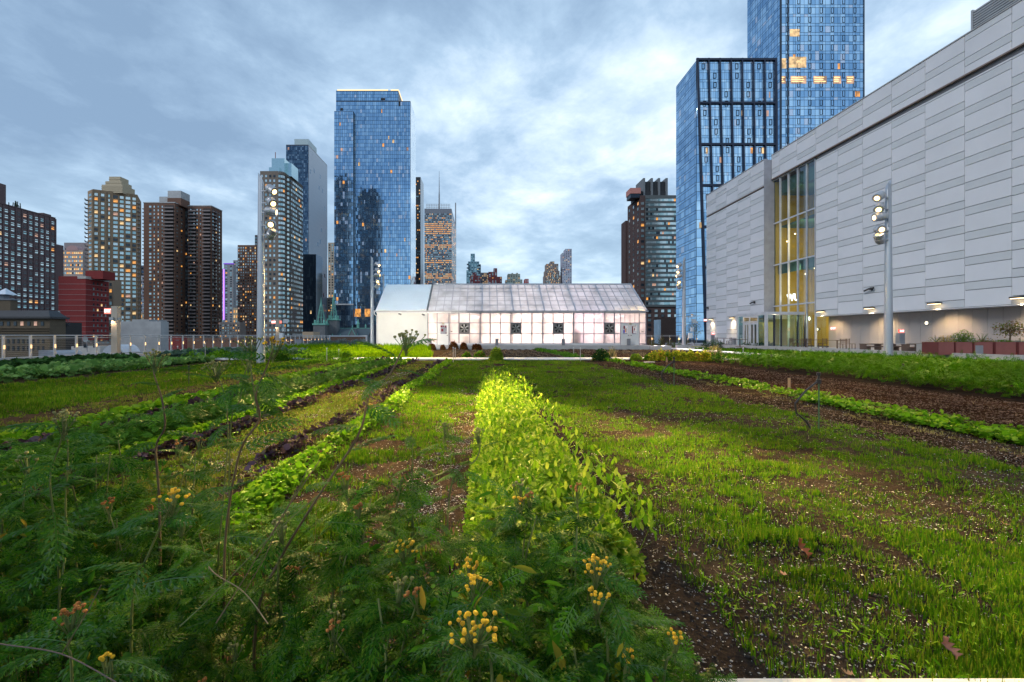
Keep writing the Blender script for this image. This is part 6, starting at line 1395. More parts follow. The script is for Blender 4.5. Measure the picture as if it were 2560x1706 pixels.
# pea row: bright, rounded leaves
def pea_prof(t, x, y): return np.sin(PI*np.clip(t, .03, .97))**.5*(.35+1.15*fbm(x*3.4, y*2.6, 31, 3))
pm = lambda x, y: np.clip((12.6+1.5*fbm(x*3, y, 8, 2)-y)*1.2, 0, 1)*np.clip(1-((y > 9)*(np.abs(x-.45)-.42)*4), 0, 1)
leaves('pea_row', 'bright yellow green row of pea shoots running up the middle of the field', 40000, -.12, .97, 2.3, 14, .38, .033, lf_pea, OVAL, pea_prof, p=1.6, mask=lambda x, y: pm(x, y)*(.25+.75*(fbm(x*4.5, y*3.5, 55, 3) > .40))*np.clip((1.02+.35*(fbm(y*2.2, y*0, 9, 3)-.5)*2-x)*8, 0, 1), flat=1.2, wide=1.05)
n = 900; y = ysamp(n, 2.3, 12, 1.5); x = .0+.85*rng.random(n); hh = .30+.18*rng.random(n)
scatter('pea_shoots', BLADE, put(x, y), rotm(rng.random(n)*6.28, rng.normal(0, .2, n)), np.stack([.006+0*y, hh, hh], 1), lf_pea, kind='stuff', label='thin upright pea stems sticking out of the bright row', cat='crop row')
n = 1500; y = ysamp(n, 2.3, 12, 1.5); x = -.02+.95*rng.random(n); zz = .34+.26*rng.random(n)
scatter('pea_shoots', OVAL, put(x, y)+np.stack([0*x, 0*x, zz*np.sin(PI*np.clip((x+.05)/1.25, .05, .95))**.3], 1), rotm(rng.random(n)*6.28, rng.normal(.9, .35, n)), np.stack([.028*(1+.03*y), .055*(1+.03*y), .05+0*y], 1), lf_pea, kind='stuff', label='upright pea leaf tips above the bright row', cat='crop row')
# rows on the left
wob = lambda y: .06*np.sin(y*.9)
leaves('lettuce_row', 'narrow chartreuse lettuce row left of the centre grass', 6500, -2.06, -1.70, 2.4, 26, .08, .05, lf_char, RUFF, xf=wob, p=1.4, mask=lambda x, y: .3+.8*patch(x, y, .42, .1, 1.8))
leaves('purple_mustard_row', 'dark purple mustard row beside the chartreuse lettuce', 3000, -2.5, -2.2, 2.4, 26, .11, .06, lf_purp, RUFF, xf=wob, p=1.4, mask=lambda x, y: .05+.95*patch(x, y, .46, .1, 1.8))
leaves('purple_mustard_row', 'second dark purple row further left', 3000, -3.88, -3.64, 3, 26, .12, .065, lf_purp, RUFF, xf=wob, p=1.35, mask=lambda x, y: .1+.9*patch(x, y, .45, .1, 1.6))
leaves('lettuce_row', 'bright green row behind the second purple row', 7000, -4.26, -3.98, 3, 26, .11, .06, lf_char, RUFF, xf=wob, p=1.35)
leaves('kale_row', 'bushy blue green kale row in the left beds', 11000, -5.2, -4.35, 3, 25.5, .24, .12, lf_kale, FERN_LO, xf=wob, p=1.35, prof=lambda t, x, y: .35+1.1*fbm(x*2, y*1.6, 12, 2))
leaves('purple_mustard_row', 'patchy purple row beyond the kale', 2500, -5.7, -5.3, 4, 26, .14, .09, lf_purp, RUFF, p=1.3, mask=lambda x, y: .25+.9*patch(x, y, .45, .1, 1.2))
leaves('lettuce_row', 'low green row at the left edge of the crop beds', 9000, -6.5, -5.7, 4, 26, .14, .09, lf_weed, RUFF, p=1.3)
leaves('squash_row', 'leafy light green crop bed in front of the left kerb', 16000, -18.5, -14.7, 8, 25, .22, .13, leafM('squash_leaf', [(.08, .19, .04), (.15, .29, .07), (.22, .36, .12)], .3), RUFF, p=1.1, prof=lambda t, x, y: .4+.8*fbm(x*1.3, y*.5, 4, 2), mask=lambda x, y: .2+(fbm(x*2.4, y*.25, 14, 2) > .45)*.8)
leaves('dark_crop_row', 'dark green crop row directly before the left railing kerb', 11000, -21.6, -19.2, 9, 25.6, .27, .14, lf_dkgr, RUFF, p=1.1, prof=lambda t, x, y: .3+.9*fbm(x*.8, y*.5, 6, 2))
leaves('cabbage_row', 'blue grey cabbage row left of the near floodlight pole', 3500, -20.0, -13, 27.5, 34, .28, .22, leafM('cabbage_leaf', [(.10, .17, .12), (.14, .22, .16), (.08, .15, .08)], .2), RUFF, p=.5, mask=lambda x, y: (fbm(x*.7, y*.7, 44, 2) > .5)*1.0)
leaves('herb_row', 'leafy herb clumps around the near left floodlight pole', 6500, -18, -8.5, 26.0, 30, .48, .13, lf_weed, LANCE, p=.5, prof=lambda t, x, y: .2+1.1*fbm(x*.9, y*.7, 54, 2), mask=lambda x, y: (fbm(x*.8, y*.4, 64, 2) > .42)*1.0)
leaves('marigold_edge', 'bright yellow green low row ends just before the path, left', 3500, -9.8, -5.2, 22.5, 26.4, .18, .09, lf_char, LANCE, p=.5, mask=lambda x, y: (np.abs(((x+9.8) % 1.5)-.7) < .42)*1.0)
# right side
leaves('weed_row', 'thin bright green weed row between the two brown strips', 17000, 6.95, 7.85, 3, 26, .12, .055, lf_weed, RUFF, p=1.4, mask=lambda x, y: .15+.85*patch(x, y, .46, .08, 1.2), prof=lambda t, x, y: .3+1.1*fbm(x*2, y*1.2, 12, 2))
def car_prof(t, x, y): return np.clip((x-11.3)*3.2, .15, 1)*(.45+1.0*fbm(x*2.6, y*1.7, 15, 3))
leaves('carrot_bed', 'dense ferny carrot bed filling the right side', 42000, 11.25, 21.5, 3.5, 26.2, .50, .135, lf_car, CARROT, car_prof, p=1.0, flat=1.3, cat='crop bed', mask=lambda x, y: np.clip((x-11.25-.045*(y-4)-.35*fbm(y*1.5, y*0, 3, 2))*3, 0, 1), grow=.012)
b = MB()
xsn = np.arange(11.6, 21.6, .4); ysn = np.arange(3, 26.4, .4)
# perlite, chips, straw
def specks(nm, lb, n, x0, x1, y0, y1, s, mat, mask=None, p=1.7, sq=.5, grow=.05):
    y = ysamp(n, y0, y1, p); x = x0+(x1-x0)*rng.random(n)
    if mask is not None: k = mask(x, y) > rng.random(n); x = x[k]; y = y[k]
    n = len(x); ss = s*(.35+1.0*rng.random(n)**2)*(1+grow*y); return scatter(nm, STONE, put(x, y, .002), rotm(rng.random(n)*6.28, rng.normal(0, .4, n)), np.stack([ss, ss*(.5+.6*rng.random(n)), ss*sq], 1), mat, kind='stuff', label=lb, cat='gravel')
specks('perlite', 'white perlite specks scattered on the soil between the grass', 36000, -3.6, 7.2, 1.75, 22, .0062, m_stone, lambda x, y: .25+.75*(fbm(x*1.1, y*.8, 71, 3) > .48))
specks('perlite', 'denser pale grit on the bare strip left of the pea row', 5000, -.75, -.05, 3.5, 13, .007, m_stone, lambda x, y: (fbm(x*2, y*1.5, 5, 3) > .42)*1.0)
specks('perlite', 'pale grit on the strip between purple and brown rows', 5000, -3.3, -2.8, 3.5, 20, .009, m_stone, lambda x, y: (fbm(x*.9, y*.7, 91, 3) > .5)*1.0)
specks('mulch', 'dark shredded mulch chips on the brown strips at the right', 34000, 5.6, 11.6, 2.6, 25, .013, m_chip, lambda x, y: 1-.8*((x > 6.6) & (x < 8)), p=1.5, sq=.6)
specks('mulch', 'dark crumbs of soil among the grass', 22000, -3.5, 6, 1.75, 14, .010, M('soil_crumb', (.035, .028, .024), .95, var=.4), p=1.8, sq=.8)
grass('weeds', 'low mixed weeds creeping between the left crop rows', 60000, -6.4, -2.1, 2.3, 26, .06, bpy.data.materials['weedy_mix'], lambda x, y: .3+.6*patch(x, y, .42), .012, cat='weeds', p=1.5)
leaves('weeds', 'broad leafed green weeds among the left crop rows', 9000, -6.0, -1.6, 2.2, 22, .10, .045, lf_weed, LANCE, p=1.6, cat='weeds', mask=lambda x, y: patch(x, y, .46, .1, 1.6))
leaves('weeds', 'broad leafed weeds dotted through the sown grass at the right', 7000, 1.2, 6, 1.8, 16, .05, .035, lf_weed, LANCE, p=1.7, cat='weeds', mask=lambda x, y: patch(x, y, .5, .1, 2))
grass('grass', 'short matted grass carpet on the near right field', 120000, 1.2, 6, 1.75, 9.5, .03, lf_grass, lambda x, y: np.clip((fbm(x*2.2, y*1.6, 35, 4)-.40)/.16, 0, 1)*.8*np.clip((x-1.55+.1*y)*2.5, 0, 1), .0055, p=1.6, tilt=1.0)
grass('grass', 'thin green grass carpet on the far half of the centre field', 130000, -1.6, 5.5, 8.5, 26.4, .05, lf_grass, lambda x, y: np.clip((fbm(x*1.5, y*.9, 33, 4)-.30)/.2, 0, 1)*.95, .009, p=.9)
n = 4200; y = ysamp(n, 2.5, 26, 1.3); x = np.where(rng.random(n) < .5, 8+3.6*rng.random(n), -3.6+11*rng.random(n)); s = .02+.05*rng.random(n)
scatter('straw', BLADE, put(x, y, .01), rotm(rng.random(n)*6.28, PI/2+rng.normal(0, .12, n)), np.stack([.003*(1+.08*y), s, s], 1), m_straw, kind='stuff', label='loose straw bits lying on the beds', cat='straw')
n = 9000; y = 29+16*rng.random(n); x = -3+16*rng.random(n); s = .05+.1*rng.random(n)
scatter('straw', BLADE, put(x, y, .02), rotm(rng.random(n)*6.28, PI/2+rng.normal(0, .3, n)), np.stack([.02+0*y, s, s], 1), M('dull_straw', (.22, .17, .11), .8, var=.3, scale=1), kind='stuff', label='dry straw mulch on the bed before the greenhouse', cat='straw')

# ---- shrubs as single plants
def shrub(nm, lb, x, y, rx, ry, h, mat, n, ls, tm=LANCE, z0=None, flower=None, cat='shrub', group=None, nf=0, fs=.03, open_=.0, stemm=None, base=.0):
    z = float(gz(x, y)) if z0 is None else z0
    o = thing(nm, lb, cat, (x, y, z), 0, group)
    u = rng.normal(size=(n, 3)); u /= np.linalg.norm(u, axis=1)[:, None]; u[:, 2] = np.abs(u[:, 2])*1.15-.15
    r_ = rng.random(n)**.45
    lump = .72+.5*fbm(u[:, 0]*2.2+x*3+5, u[:, 1]*2.2+u[:, 2]*1.7+y, 7, 3)
    p = u*r_[:, None]*lump[:, None]*np.array([rx, ry, h])+np.array([x, y, z+base])
    p[:, 2] = np.maximum(p[:, 2], z+.01)
    if open_: k = fbm(p[:, 0]*5/rx*.3+9, p[:, 2]*5/rx*.3+p[:, 1], 23, 2) > open_; p = p[k]; u = u[k]
    n = len(p); yaw = np.arctan2(u[:, 0], u[:, 1])*-1+rng.normal(0, .7, n); s = ls*(.6+.8*rng.random(n))
    scatter('foliage', tm, p, rotm(yaw, rng.normal(.45, .5, n), rng.normal(0, .5, n)), np.stack([s*1.1, s, s], 1), mat, o)
    b = MB(); ns = 9
    for k in range(ns):
        a = 2*PI*k/ns+random.random(); q = Vector((x, y, z-.02)); b.tube([q, q+Vector((math.cos(a)*rx*.25, math.sin(a)*ry*.25, h*.4+base*.8)), q+Vector((math.cos(a)*rx*.6, math.sin(a)*ry*.6, h*.75+base))], [.012+.01*h, .008+.006*h, .004], 5)
    b.build('stem', stemm or lf_stemg, o)
    if nf:
        u = rng.normal(size=(nf, 3)); u /= np.linalg.norm(u, axis=1)[:, None]; u[:, 2] = np.abs(u[:, 2]); u[:, 1] = -np.abs(u[:, 1])
        p = u*(.95*(.75+.5*rng.random(nf)))[:, None]*np.array([rx, ry, h])+np.array([x, y, z+base]); s = fs*(.7+.6*rng.random(nf))
        scatter('flowers', STONE, p, rotm(rng.random(nf)*6, rng.normal(0, .5, nf)), np.stack([s, s, s*.7], 1), flower, o, kind='stuff')
    return o
lf_rust = leafM('mum_rust', [(.12, .035, .02), (.19, .06, .025), (.24, .10, .03), (.08, .07, .02)], .2)
lf_yg = leafM('yellow_green', [(.22, .34, .03), (.32, .42, .04), (.14, .26, .03)], .35)
lf_marg = leafM('marigold_leaf', [(.20, .32, .02), (.34, .42, .03), (.46, .46, .03), (.12, .22, .02)], .35)
lf_tanb = leafM('tan_brush', [(.26, .22, .10), (.34, .29, .15), (.18, .19, .07)], .3)
lf_aut = leafM('autumn_mix', [(.16, .14, .05), (.24, .12, .05), (.12, .16, .03), (.20, .19, .06)], .3)
m_orf = M('orange_flower', (.75, .22, .02), .6, var=.2, scale=20); m_yf = M('yellow_flower', (.85, .58, .03), .6, var=.2, scale=20); m_rf = M('coral_flower', (.65, .12, .08), .6)
for i, (px, w_, h_) in enumerate(((975, 18, .42), (1018, 20, .35), (1053, 12, .5), (1080, 14, .55), (1107, 9, .45), (1133, 18, .75), (1160, 14, .7), (1192, 20, .62), (1005, 10, .4), (950, 12, .55))):
    Y = 46.0; pos_ = ('leftmost but one', 'third', 'fourth small', 'fifth', 'small one before the single door', 'tallest, right of the single door', 'orange one right of the tallest', 'rightmost, widest', 'tiny one near the shed centre', 'leftmost, at the shed corner')[i]
    shrub('rust_mum', 'rusty chrysanthemum clump along the greenhouse foot: '+pos_, XX(px, Y), Y, w_*Y/F*.62, .35, h_, lf_rust, 900, .12, tm=RUFF, flower=m_orf, nf=26, fs=.035, group='rusty clumps along the greenhouse foot')
YB = 26.6
for (nm, lb, px, wpx, hpx, mat, fl, nf, n) in (
    ('flower_shrub', 'small dull green bush with pinkish tips behind the path, left of centre', 1166, 11, 15, lf_weed, m_rf, 16, 420),
    ('flower_shrub', 'low green bush with coral flowers behind the path', 1200, 16, 18, lf_weed, m_rf, 30, 620),
    ('round_bush', 'round bright yellow green bush overlapping the path, centre', 1242, 18, 31, lf_yg, None, 0, 1300),
    ('round_bush', 'dark green bush overlapping the path, right of centre', 1503, 25, 28, lf_dkgr, m_yf, 26, 1500),
    ('round_bush', 'small yellow green bush before the path, left of the marigolds', 1590, 15, 15, lf_yg, None, 0, 700),
    ('tan_shrub', 'dry tan bushy shrub at the right end of the marigolds', 1788, 25, 40, lf_tanb, None, 0, 1500),
    ('tan_shrub', 'pale dried weed behind the dark green bush', 1530, 14, 32, lf_tanb, None, 0, 350),
    ('round_bush', 'low dark green weed before the path near the right end', 1620, 10, 14, lf_weed, None, 0, 300),
    ('round_bush', 'leafy green bush just left of the path start, beside the floodlight pole', 707, 26, 26, lf_kale, None, 0, 900),
    ('round_bush', 'small leafy plant overlapping the path left of the tansy stem', 865, 12, 22, lf_weed, None, 0, 450)):
    Y = 28.9 if 'behind the path' in lb or 'behind the dark' in lb else 26.3
    shrub(nm, lb, XX(px, Y), Y, wpx*Y/F, wpx*Y/F*.8, hpx*Y/F, mat, int(n*1.4), .085, tm=OVAL if 'tan' not in nm else LANCE, flower=fl, nf=nf, fs=.028)
for i, px in enumerate((1634, 1652, 1671, 1690, 1708, 1727, 1745, 1763)):
    lbp = ('leftmost of the marigold row', 'second from the left in the marigold row', 'third in the marigold row, dark green', 'fourth in the marigold row', 'fifth in the marigold row', 'sixth in the marigold row', 'seventh in the marigold row, orange tipped', 'rightmost of the marigold row')[i]
    Y = 25.6+.1*(i % 3); shrub('marigold_plant', 'yellow marigold clump, '+lbp, XX(px, Y), Y, .30, .3, .52+.1*(i % 2), lf_marg if i != 2 else lf_weed, 1000, .085, tm=OVAL, flower=m_orf if i in (1, 6) else m_yf, nf=70, fs=.03, group='marigold clumps before the path')
# shrubs right of the greenhouse, behind
for i, (px, w_, h_, mt) in enumerate(((1630, 14, 1.5, lf_aut), (1652, 12, 1.6, lf_aut), (1672, 14, 1.3, lf_aut), (1690, 14, 1.0, lf_grass2), (1718, 10, .9, lf_aut), (1765, 14, .95, lf_dkgr), (1785, 14, 1.1, lf_kale), (1803, 10, .9, lf_dkgr))):
    Y = 53 if i < 4 else 51.5; shrub('autumn_shrub' if i < 5 else 'green_shrub', 'autumn toned shrub right of the greenhouse, number '+('one nearest the glass' if i == 0 else 'two, tallest' if i == 1 else 'three' if i == 2 else 'four, greenest, by the pole') if i < 5 and i != 4 else ('small brownish shrub just right of the far pole' if i == 4 else ('dark shrub left of the terrace kerb corner', 'bushier shrub at the terrace kerb corner', 'low dark shrub beside the terrace kerb')[i-5]), XX(px, Y), Y, w_*Y/F, .5, h_, mt, 900, .11, open_=.35, z0=0)
shrub('agave_clump', 'dark spiky plants before the glass vestibule, along the kerb', XX(1912, 47), 47, 1.3, .4, .6, lf_dkgr, 500, .3, tm=LANCE, z0=.1)
shrub('agave_clump', 'small dark spiky plant left of the longer spiky row by the vestibule', XX(1868, 48), 48, .5, .3, .5, lf_dkgr, 160, .28, tm=LANCE, z0=.1)
for i in range(9):
    px = 782+i*15.5; Y = 51.5; shrub('silver_plant', 'silvery leafed plant in the raised bed left of the greenhouse, '+('first', 'second', 'third', 'fourth', 'fifth', 'sixth', 'seventh', 'eighth', 'ninth')[i]+' from the left', XX(px, Y), Y, .52, .45, .62+.2*(i % 3)*.5, lf_silver, 330, .22, tm=FERN_LO, z0=.25, group='silvery plants in the raised bed')
shrub('rust_mum', 'dark red shrub right of the weather station tripod', XX(752, 47), 47, .55, .4, .6, lf_rust, 400, .1)
shrub('green_shrub', 'green shrub at the foot of the far left floodlight pole', XX(918, 47.5), 47.5, .7, .4, .9, lf_weed, 500, .12)
def tree(lb, x, y, h, crown, mat, n, z0=.0):
    o = thing('young_tree', lb, 'tree', (x, y, z0)); b = MB(); b.tube([(x, y, z0), (x+.05, y, z0+h*.4), (x-.03, y, z0+h*.8)], [.05, .04, .015], 6)
    tips = []
    for k in range(9):
        a = 2.4*k; zz = z0+h*(.35+.05*k); t = Vector((x+math.cos(a)*crown*.7, y+math.sin(a)*crown*.7, zz+h*.2)); b.tube([(x, y, zz), (Vector((x, y, zz))+t)/2+Vector((0, 0, .05)), t], [.025, .015, .006], 5); tips.append(t)
    b.build('trunk', lf_stem, o); T = np.array([tuple(t) for t in tips]+[(x, y, z0+h*.85)]*2); c = T[rng.integers(0, len(T), n)]+rng.normal(0, crown*.26, (n, 3)); s = .10*(.6+.8*rng.random(n))
    scatter('crown', OVAL, c, rotm(rng.random(n)*6.28, rng.normal(.5, .6, n)), np.stack([s*.8, s, s], 1), mat, o); return o
tree('young autumn tree behind the right weather station', XX(1736, 60), 60, 3.0, .9, lf_aut, 700, .015)
# planter plants
Y = 26.7
shrub('yellow_plant', 'yellow autumn plant in the leftmost red planter', XX(2363, Y), Y, .55, .35, .42, leafM('gold_leaf', [(.45, .30, .03), (.30, .2, .04), (.5, .4, .06)], .3), 500, .08, z0=1.02)
o = shrub('wispy_stem', 'wispy drooping stems at the left end of the planters', XX(2340, Y), Y, .65, .2, .45, lf_tanb, 50, .1, z0=1.05)
shrub('green_bush', 'dense bright green shrub in the second red planter', XX(2408, Y), Y, .68, .5, .78, leafM('bright_shrub', [(.06, .16, .01), (.10, .22, .015), (.16, .28, .02)], .3), 1500, .08, z0=1.02)
shrub('grey_bush', 'hazy blue grey shrub behind the third planter', XX(2455, 27.2), 27.2, .6, .3, .75, leafM('haze_leaf', [(.14, .18, .18), (.2, .24, .24)], .3), 420, .05, z0=1.02)
shrub('brown_plant', 'low brownish plants in the third red planter', XX(2464, Y), Y, .6, .3, .24, lf_aut, 500, .07, z0=1.02)
shrub('green_plant', 'low dark green plants in the fourth red planter', XX(2510, Y), Y, .55, .3, .22, lf_weed, 420, .07, z0=1.02)
tree('wispy brown shrub standing in the fourth red planter', XX(2524, Y), Y, 1.05, .62, lf_aut, 620, 1.02)
shrub('white_flower_plant', 'pale flowered plant in the planter at the right edge', XX(2552, Y), Y, .4, .3, .2, lf_silver, 300, .06, z0=1.02)

# ---- stakes, sprinklers, pins
m_blk = M('black_plastic', (.02, .02, .024), .4); m_grn = M('green_stake', (.03, .10, .04), .6); m_wst = M('pine_stake', (.45, .26, .13), .8)
def sprinkler(px, pyb, pyt, lb, hose=True, mat=m_grn):
    Y = F*H/(pyb-CY); x = XX(px, Y); zt = ZZ(pyt, Y); o = thing('sprinkler', lb, 'sprinkler', (x, Y, 0)); b = MB(); b.tube([(x, Y, -.02), (x+.003, Y, zt*.5), (x, Y, zt*.86)], .008+.0003*Y, 6); b.build('stake', mat, o)
    r_ = .022+.0006*Y; b = MB(); b.tube([(x, Y, zt*.80), (x, Y, zt*.88), (x-.002, Y, zt*.885), (x, Y, zt*.93)], [r_*1.2, r_*1.3, r_*.7, r_*.6], 8); b.tube([(x, Y, zt*.93), (x, Y, zt*.96), (x, Y, zt)], [r_*.5, r_*1.1, r_*1.1], 8); b.build('head', m_blk, o)
    if hose:
        b = MB(); k = zt; b.tube([(x-.01, Y, k*.85), (x-k*.25, Y-.02, k*.68), (x-k*.45, Y-.03, k*.45), (x-k*.42, Y-.02, k*.28), (x-k*.22, Y, k*.12), (x-k*.15, Y, 0)], .010+.0004*Y, 6); b.build('hose', m_blk, o)
    return o
sprinkler(2047, 1071, 932, 'sprinkler on a green stake with a looping black hose, right of centre')
sprinkler(1685, 966, 893, 'sprinkler stake in front of the marigold row', True)
sprinkler(2258, 953, 910, 'dark drip stake standing in the carrot bed', True, m_blk)
sprinkler(1928, 917, 887, 'small black sprinkler at the front edge of the carrot bed', False, m_blk)
sprinkler(472, 963, 915, 'black sprinkler among the left grass field', False, m_blk)
sprinkler(303, 903, 880, 'thin black stake before the left concrete bench', False, m_blk)
for (px, pyb, pyt, lb, mt) in ((1973, 977, 946, 'short pine stake on the brown mulch strip', m_wst), (1667, 908, 894, 'short pale stake before the marigolds', m_wst)):
    Y = F*H/(pyb-CY); x = XX(px, Y); o = thing('wooden_stake', lb, 'stake', (x, Y, 0)); b = MB(); zt = ZZ(pyt, Y); b.box(x-.03, Y-.012, -.03, x+.03, Y+.012, zt); b.build('stake', mt, o); b = MB(); b.box(x-.027, Y-.014, zt-.04, x+.027, Y-.0125, zt-.01); b.build('end_mark', m_straw, o)
for (px, pyb, pyt, lb) in ((817, 904, 873, 'tall white capped steel pin on the path, left'), (847, 894, 876, 'short steel pin behind the path, left'), (1133, 905, 871, 'left of two white steel pins on the path'), (1138, 899, 873, 'right of two white steel pins on the path'), (1434, 886, 871, 'steel pin in the mulch bed, left of the dark bush'), (1451, 902, 872, 'steel pin on the path, left of the dark bush'), (1858, 888, 872, 'steel pin in the grass before the vestibule'), (2001, 892, 878, 'steel pin among the carrots below the lobby'), (2051, 886, 872, 'steel pin by the terrace kerb'), (2294, 905, 888, 'steel pin in the carrots right of the floodlight pole'), (2270, 888, 875, 'steel pin before the kerb, right of the pole'), (2323, 889, 877, 'second steel pin before the kerb, further right'), (1724, 886, 872, 'steel pin left of the side path'), (1758, 886, 873, 'steel pin right of the side path'), (444, 887, 868, 'thin steel pin before the left kerb'), (513, 902, 860, 'taller thin steel pin left of the floodlight pole')):
    Y = F*(H-.05)/(pyb-CY); x = XX(px, Y); zt = ZZ(pyt, Y); o = thing('steel_pin', lb, 'pin', (x, Y, 0)); r_ = .0009*Y; b = MB(); b.tube([(x, Y, -.02), (x, Y, zt)], r_*.8, 6); b.build('rod', m_rail, o); b = MB(); b.tube([(x, Y, zt), (x, Y, zt+r_*3)], r_*1.5, 8); b.build('cap', m_white, o)
m_org = M('orange_flag', (.8, .12, .04), .5)
for (px, py, lb) in ((245, 898, 'orange marker flag below the concrete bench, first'), (306, 899, 'orange marker flag below the concrete bench, second'), (325, 899, 'orange marker flag below the concrete bench, third'), (441, 900, 'orange marker flag by the path start, left one'), (458, 901, 'orange marker flag by the path start, right one')):
    Y = 25.3; x = XX(px, Y); z = ZZ(py, Y); o = thing('marker_flag', lb, 'flag', (x, Y, 0), 0, 'small orange marker flags'); b = MB(); b.tube([(x, Y, 0), (x, Y, z+.06)], .006, 5); b.build('wire', m_rail, o); b = MB(); b.box(x, Y-.004, z-.06, x+.1, Y+.004, z+.07); b.build('flag', m_org, o)
o = thing('board', 'pale plank lying on the soil right of the dark green bush', 'plank', (XX(1623, 24), 24, .04)); b = MB(); b.box(XX(1611, 24), 23.9, .03, XX(1636, 24), 24.1, .06); b.build('plank', m_white, o)
b = MB(); b.box(XX(1612, 24), 23.93, .0605, XX(1614, 24), 24.07, .064); b.build('end_strip', m_pale, o)

# ---- fallen oak leaves
def oak(lb, px, py, size, colr, yaw, tilt=.5):
    Y = F*(H-.04)/(py-CY); x = XX(px, Y); z = .05
    pts = []; prof = [(0, .04), (.12, .10), (.2, .34), (.3, .12), (.42, .46), (.52, .15), (.66, .42), (.74, .14), (.9, .2), (1, 0)]
    V = [(w_*size, (t-.5)*size, .10*size*math.sin(8*t)+abs(w_)*.5*size) for t, w_ in prof]+[(-w_*size, (t-.5)*size, .1*size*math.sin(8*t)+abs(w_)*.35*size) for t, w_ in prof[::-1][1:]]
    n_ = len(V); Fc = []
    mid = [(0, (t-.5)*size, .1*size*math.sin(8*t)) for t, _ in prof]
    allv = [(w_*size, (t-.5)*size, .10*size*math.sin(8*t)+abs(w_)*.5*size) for t, w_ in prof]+mid+[(-w_*size, (t-.5)*size, .1*size*math.sin(8*t)+abs(w_)*.35*size) for t, w_ in prof]
    k = len(prof)
    for i in range(k-1): Fc += [(i, i+1, k+i+1, k+i), (k+i, k+i+1, 2*k+i+1, 2*k+i)]
    me = bpy.data.meshes.new('fallen_leaf'); me.from_pydata(allv, [], Fc); me.materials.append(M('oak_'+str(px), colr, .7, var=.3, scale=20)); o = link('fallen_leaf', me); o.location = (x, Y, z); o.rotation_euler = (tilt, .2, yaw)
    tag(o, lb, 'leaf'); m2 = MB(); 
    return o
oak('rust red oak leaf standing in the grass, right of centre', 2005, 1375, .13, (.25, .06, .012), .6, 1.0); oak('small brown oak leaf below the rust red one', 1955, 1440, .08, (.22, .12, .07), 1.5, .4)
oak('grey brown curled oak leaf on the bare soil right of the peas', 1672, 1402, .09, (.12, .08, .07), 2.2, .5); oak('reddish oak leaf near the bottom right corner', 2372, 1625, .09, (.25, .10, .06), .2, .8)
oak('narrow brown leaf at the bottom edge', 2120, 1690, .05, (.3, .17, .09), 1.2, .3); oak('pale tan oak leaf in the grass, upper right', 2175, 1245, .06, (.28, .2, .12), .4, .4)
oak('brown leaf far right among the grass', 2515, 1315, .06, (.2, .11, .07), 1.0, .4)

# ======================= foreground tansy
def bez(pts, n=14):
    pts = [Vector(p) for p in pts]; out_ = []
    for i in range(len(pts)-1):
        p0 = pts[max(i-1, 0)]; p1 = pts[i]; p2 = pts[i+1]; p3 = pts[min(i+2, len(pts)-1)]
        for k in range(n if i == len(pts)-2 else n):
            t = k/n; out_.append(.5*((2*p1)+(p2-p0)*t+(2*p0-5*p1+4*p2-p3)*t*t+(3*p1-p0-3*p2+p3)*t**3))
    out_.append(pts[-1]); return out_
def tansy(root, path, nleaf, lsize, head, hr=.05, nb=16, leafmat=None, r0=.006, t0=.25, droop=.3):
    path = bez(path, 6); b = MB(); k = len(path); b.tube(path, [r0*(1-.55*i/(k-1)) for i in range(k)], 6); b.build('stem', lf_stem if r0 > .0045 else lf_stemg, root)
    # leaves
    pos = []; yaw = []; til = []; s = []
    for i in range(nleaf):
        t = t0+(1-t0)*(i+.3)/nleaf; p = path[min(k-1, int(t*(k-1)))]
        pos.append(tuple(p)); yaw.append(i*2.4+random.uniform(-.4, .4)); til.append(random.uniform(-.15, .75)-droop*(1-t)); s.append(lsize*(1.15-.45*t)*random.uniform(.75, 1.2))
    s = np.array(s); scatter('foliage', FERN, np.array(pos), rotm(np.array(yaw), np.array(til), rng.normal(0, .3, nleaf)), np.stack([s, s, s], 1), leafmat or lf_tan, root)
    if head:
        top = path[-1]; b = MB(); st = MB(); mt = {'y': m_ybtn, 'g': m_gbtn, 'b': m_bbtn}[head]
        for i in range(nb):
            a = 2.1*(i % 3)+random.uniform(-.7, .7); r_ = hr*(.25+.75*(i//3)/(nb/3))*random.uniform(.6, 1.15); q = top+Vector((math.cos(a)*r_+random.uniform(-.006, .006), math.sin(a)*r_, .035+random.uniform(-.012, .012)-r_*.25)); rr = .0048*random.uniform(.8, 1.2)
            b.tube([q-Vector((0, 0, rr*.9)), q-Vector((0, 0, rr*.3)), q+Vector((0, 0, rr*.45)), q+Vector((0, 0, rr*.7))], [rr*.5, rr, rr*.9, rr*.45], 8)
            st.tube([top-Vector((0, 0, .02+.03*random.random())), q-Vector((0, 0, rr))], .0013, 4, cap=False)
        b.build('flower_head', mt, root); st.build('flower_stalks', lf_stemg, root)
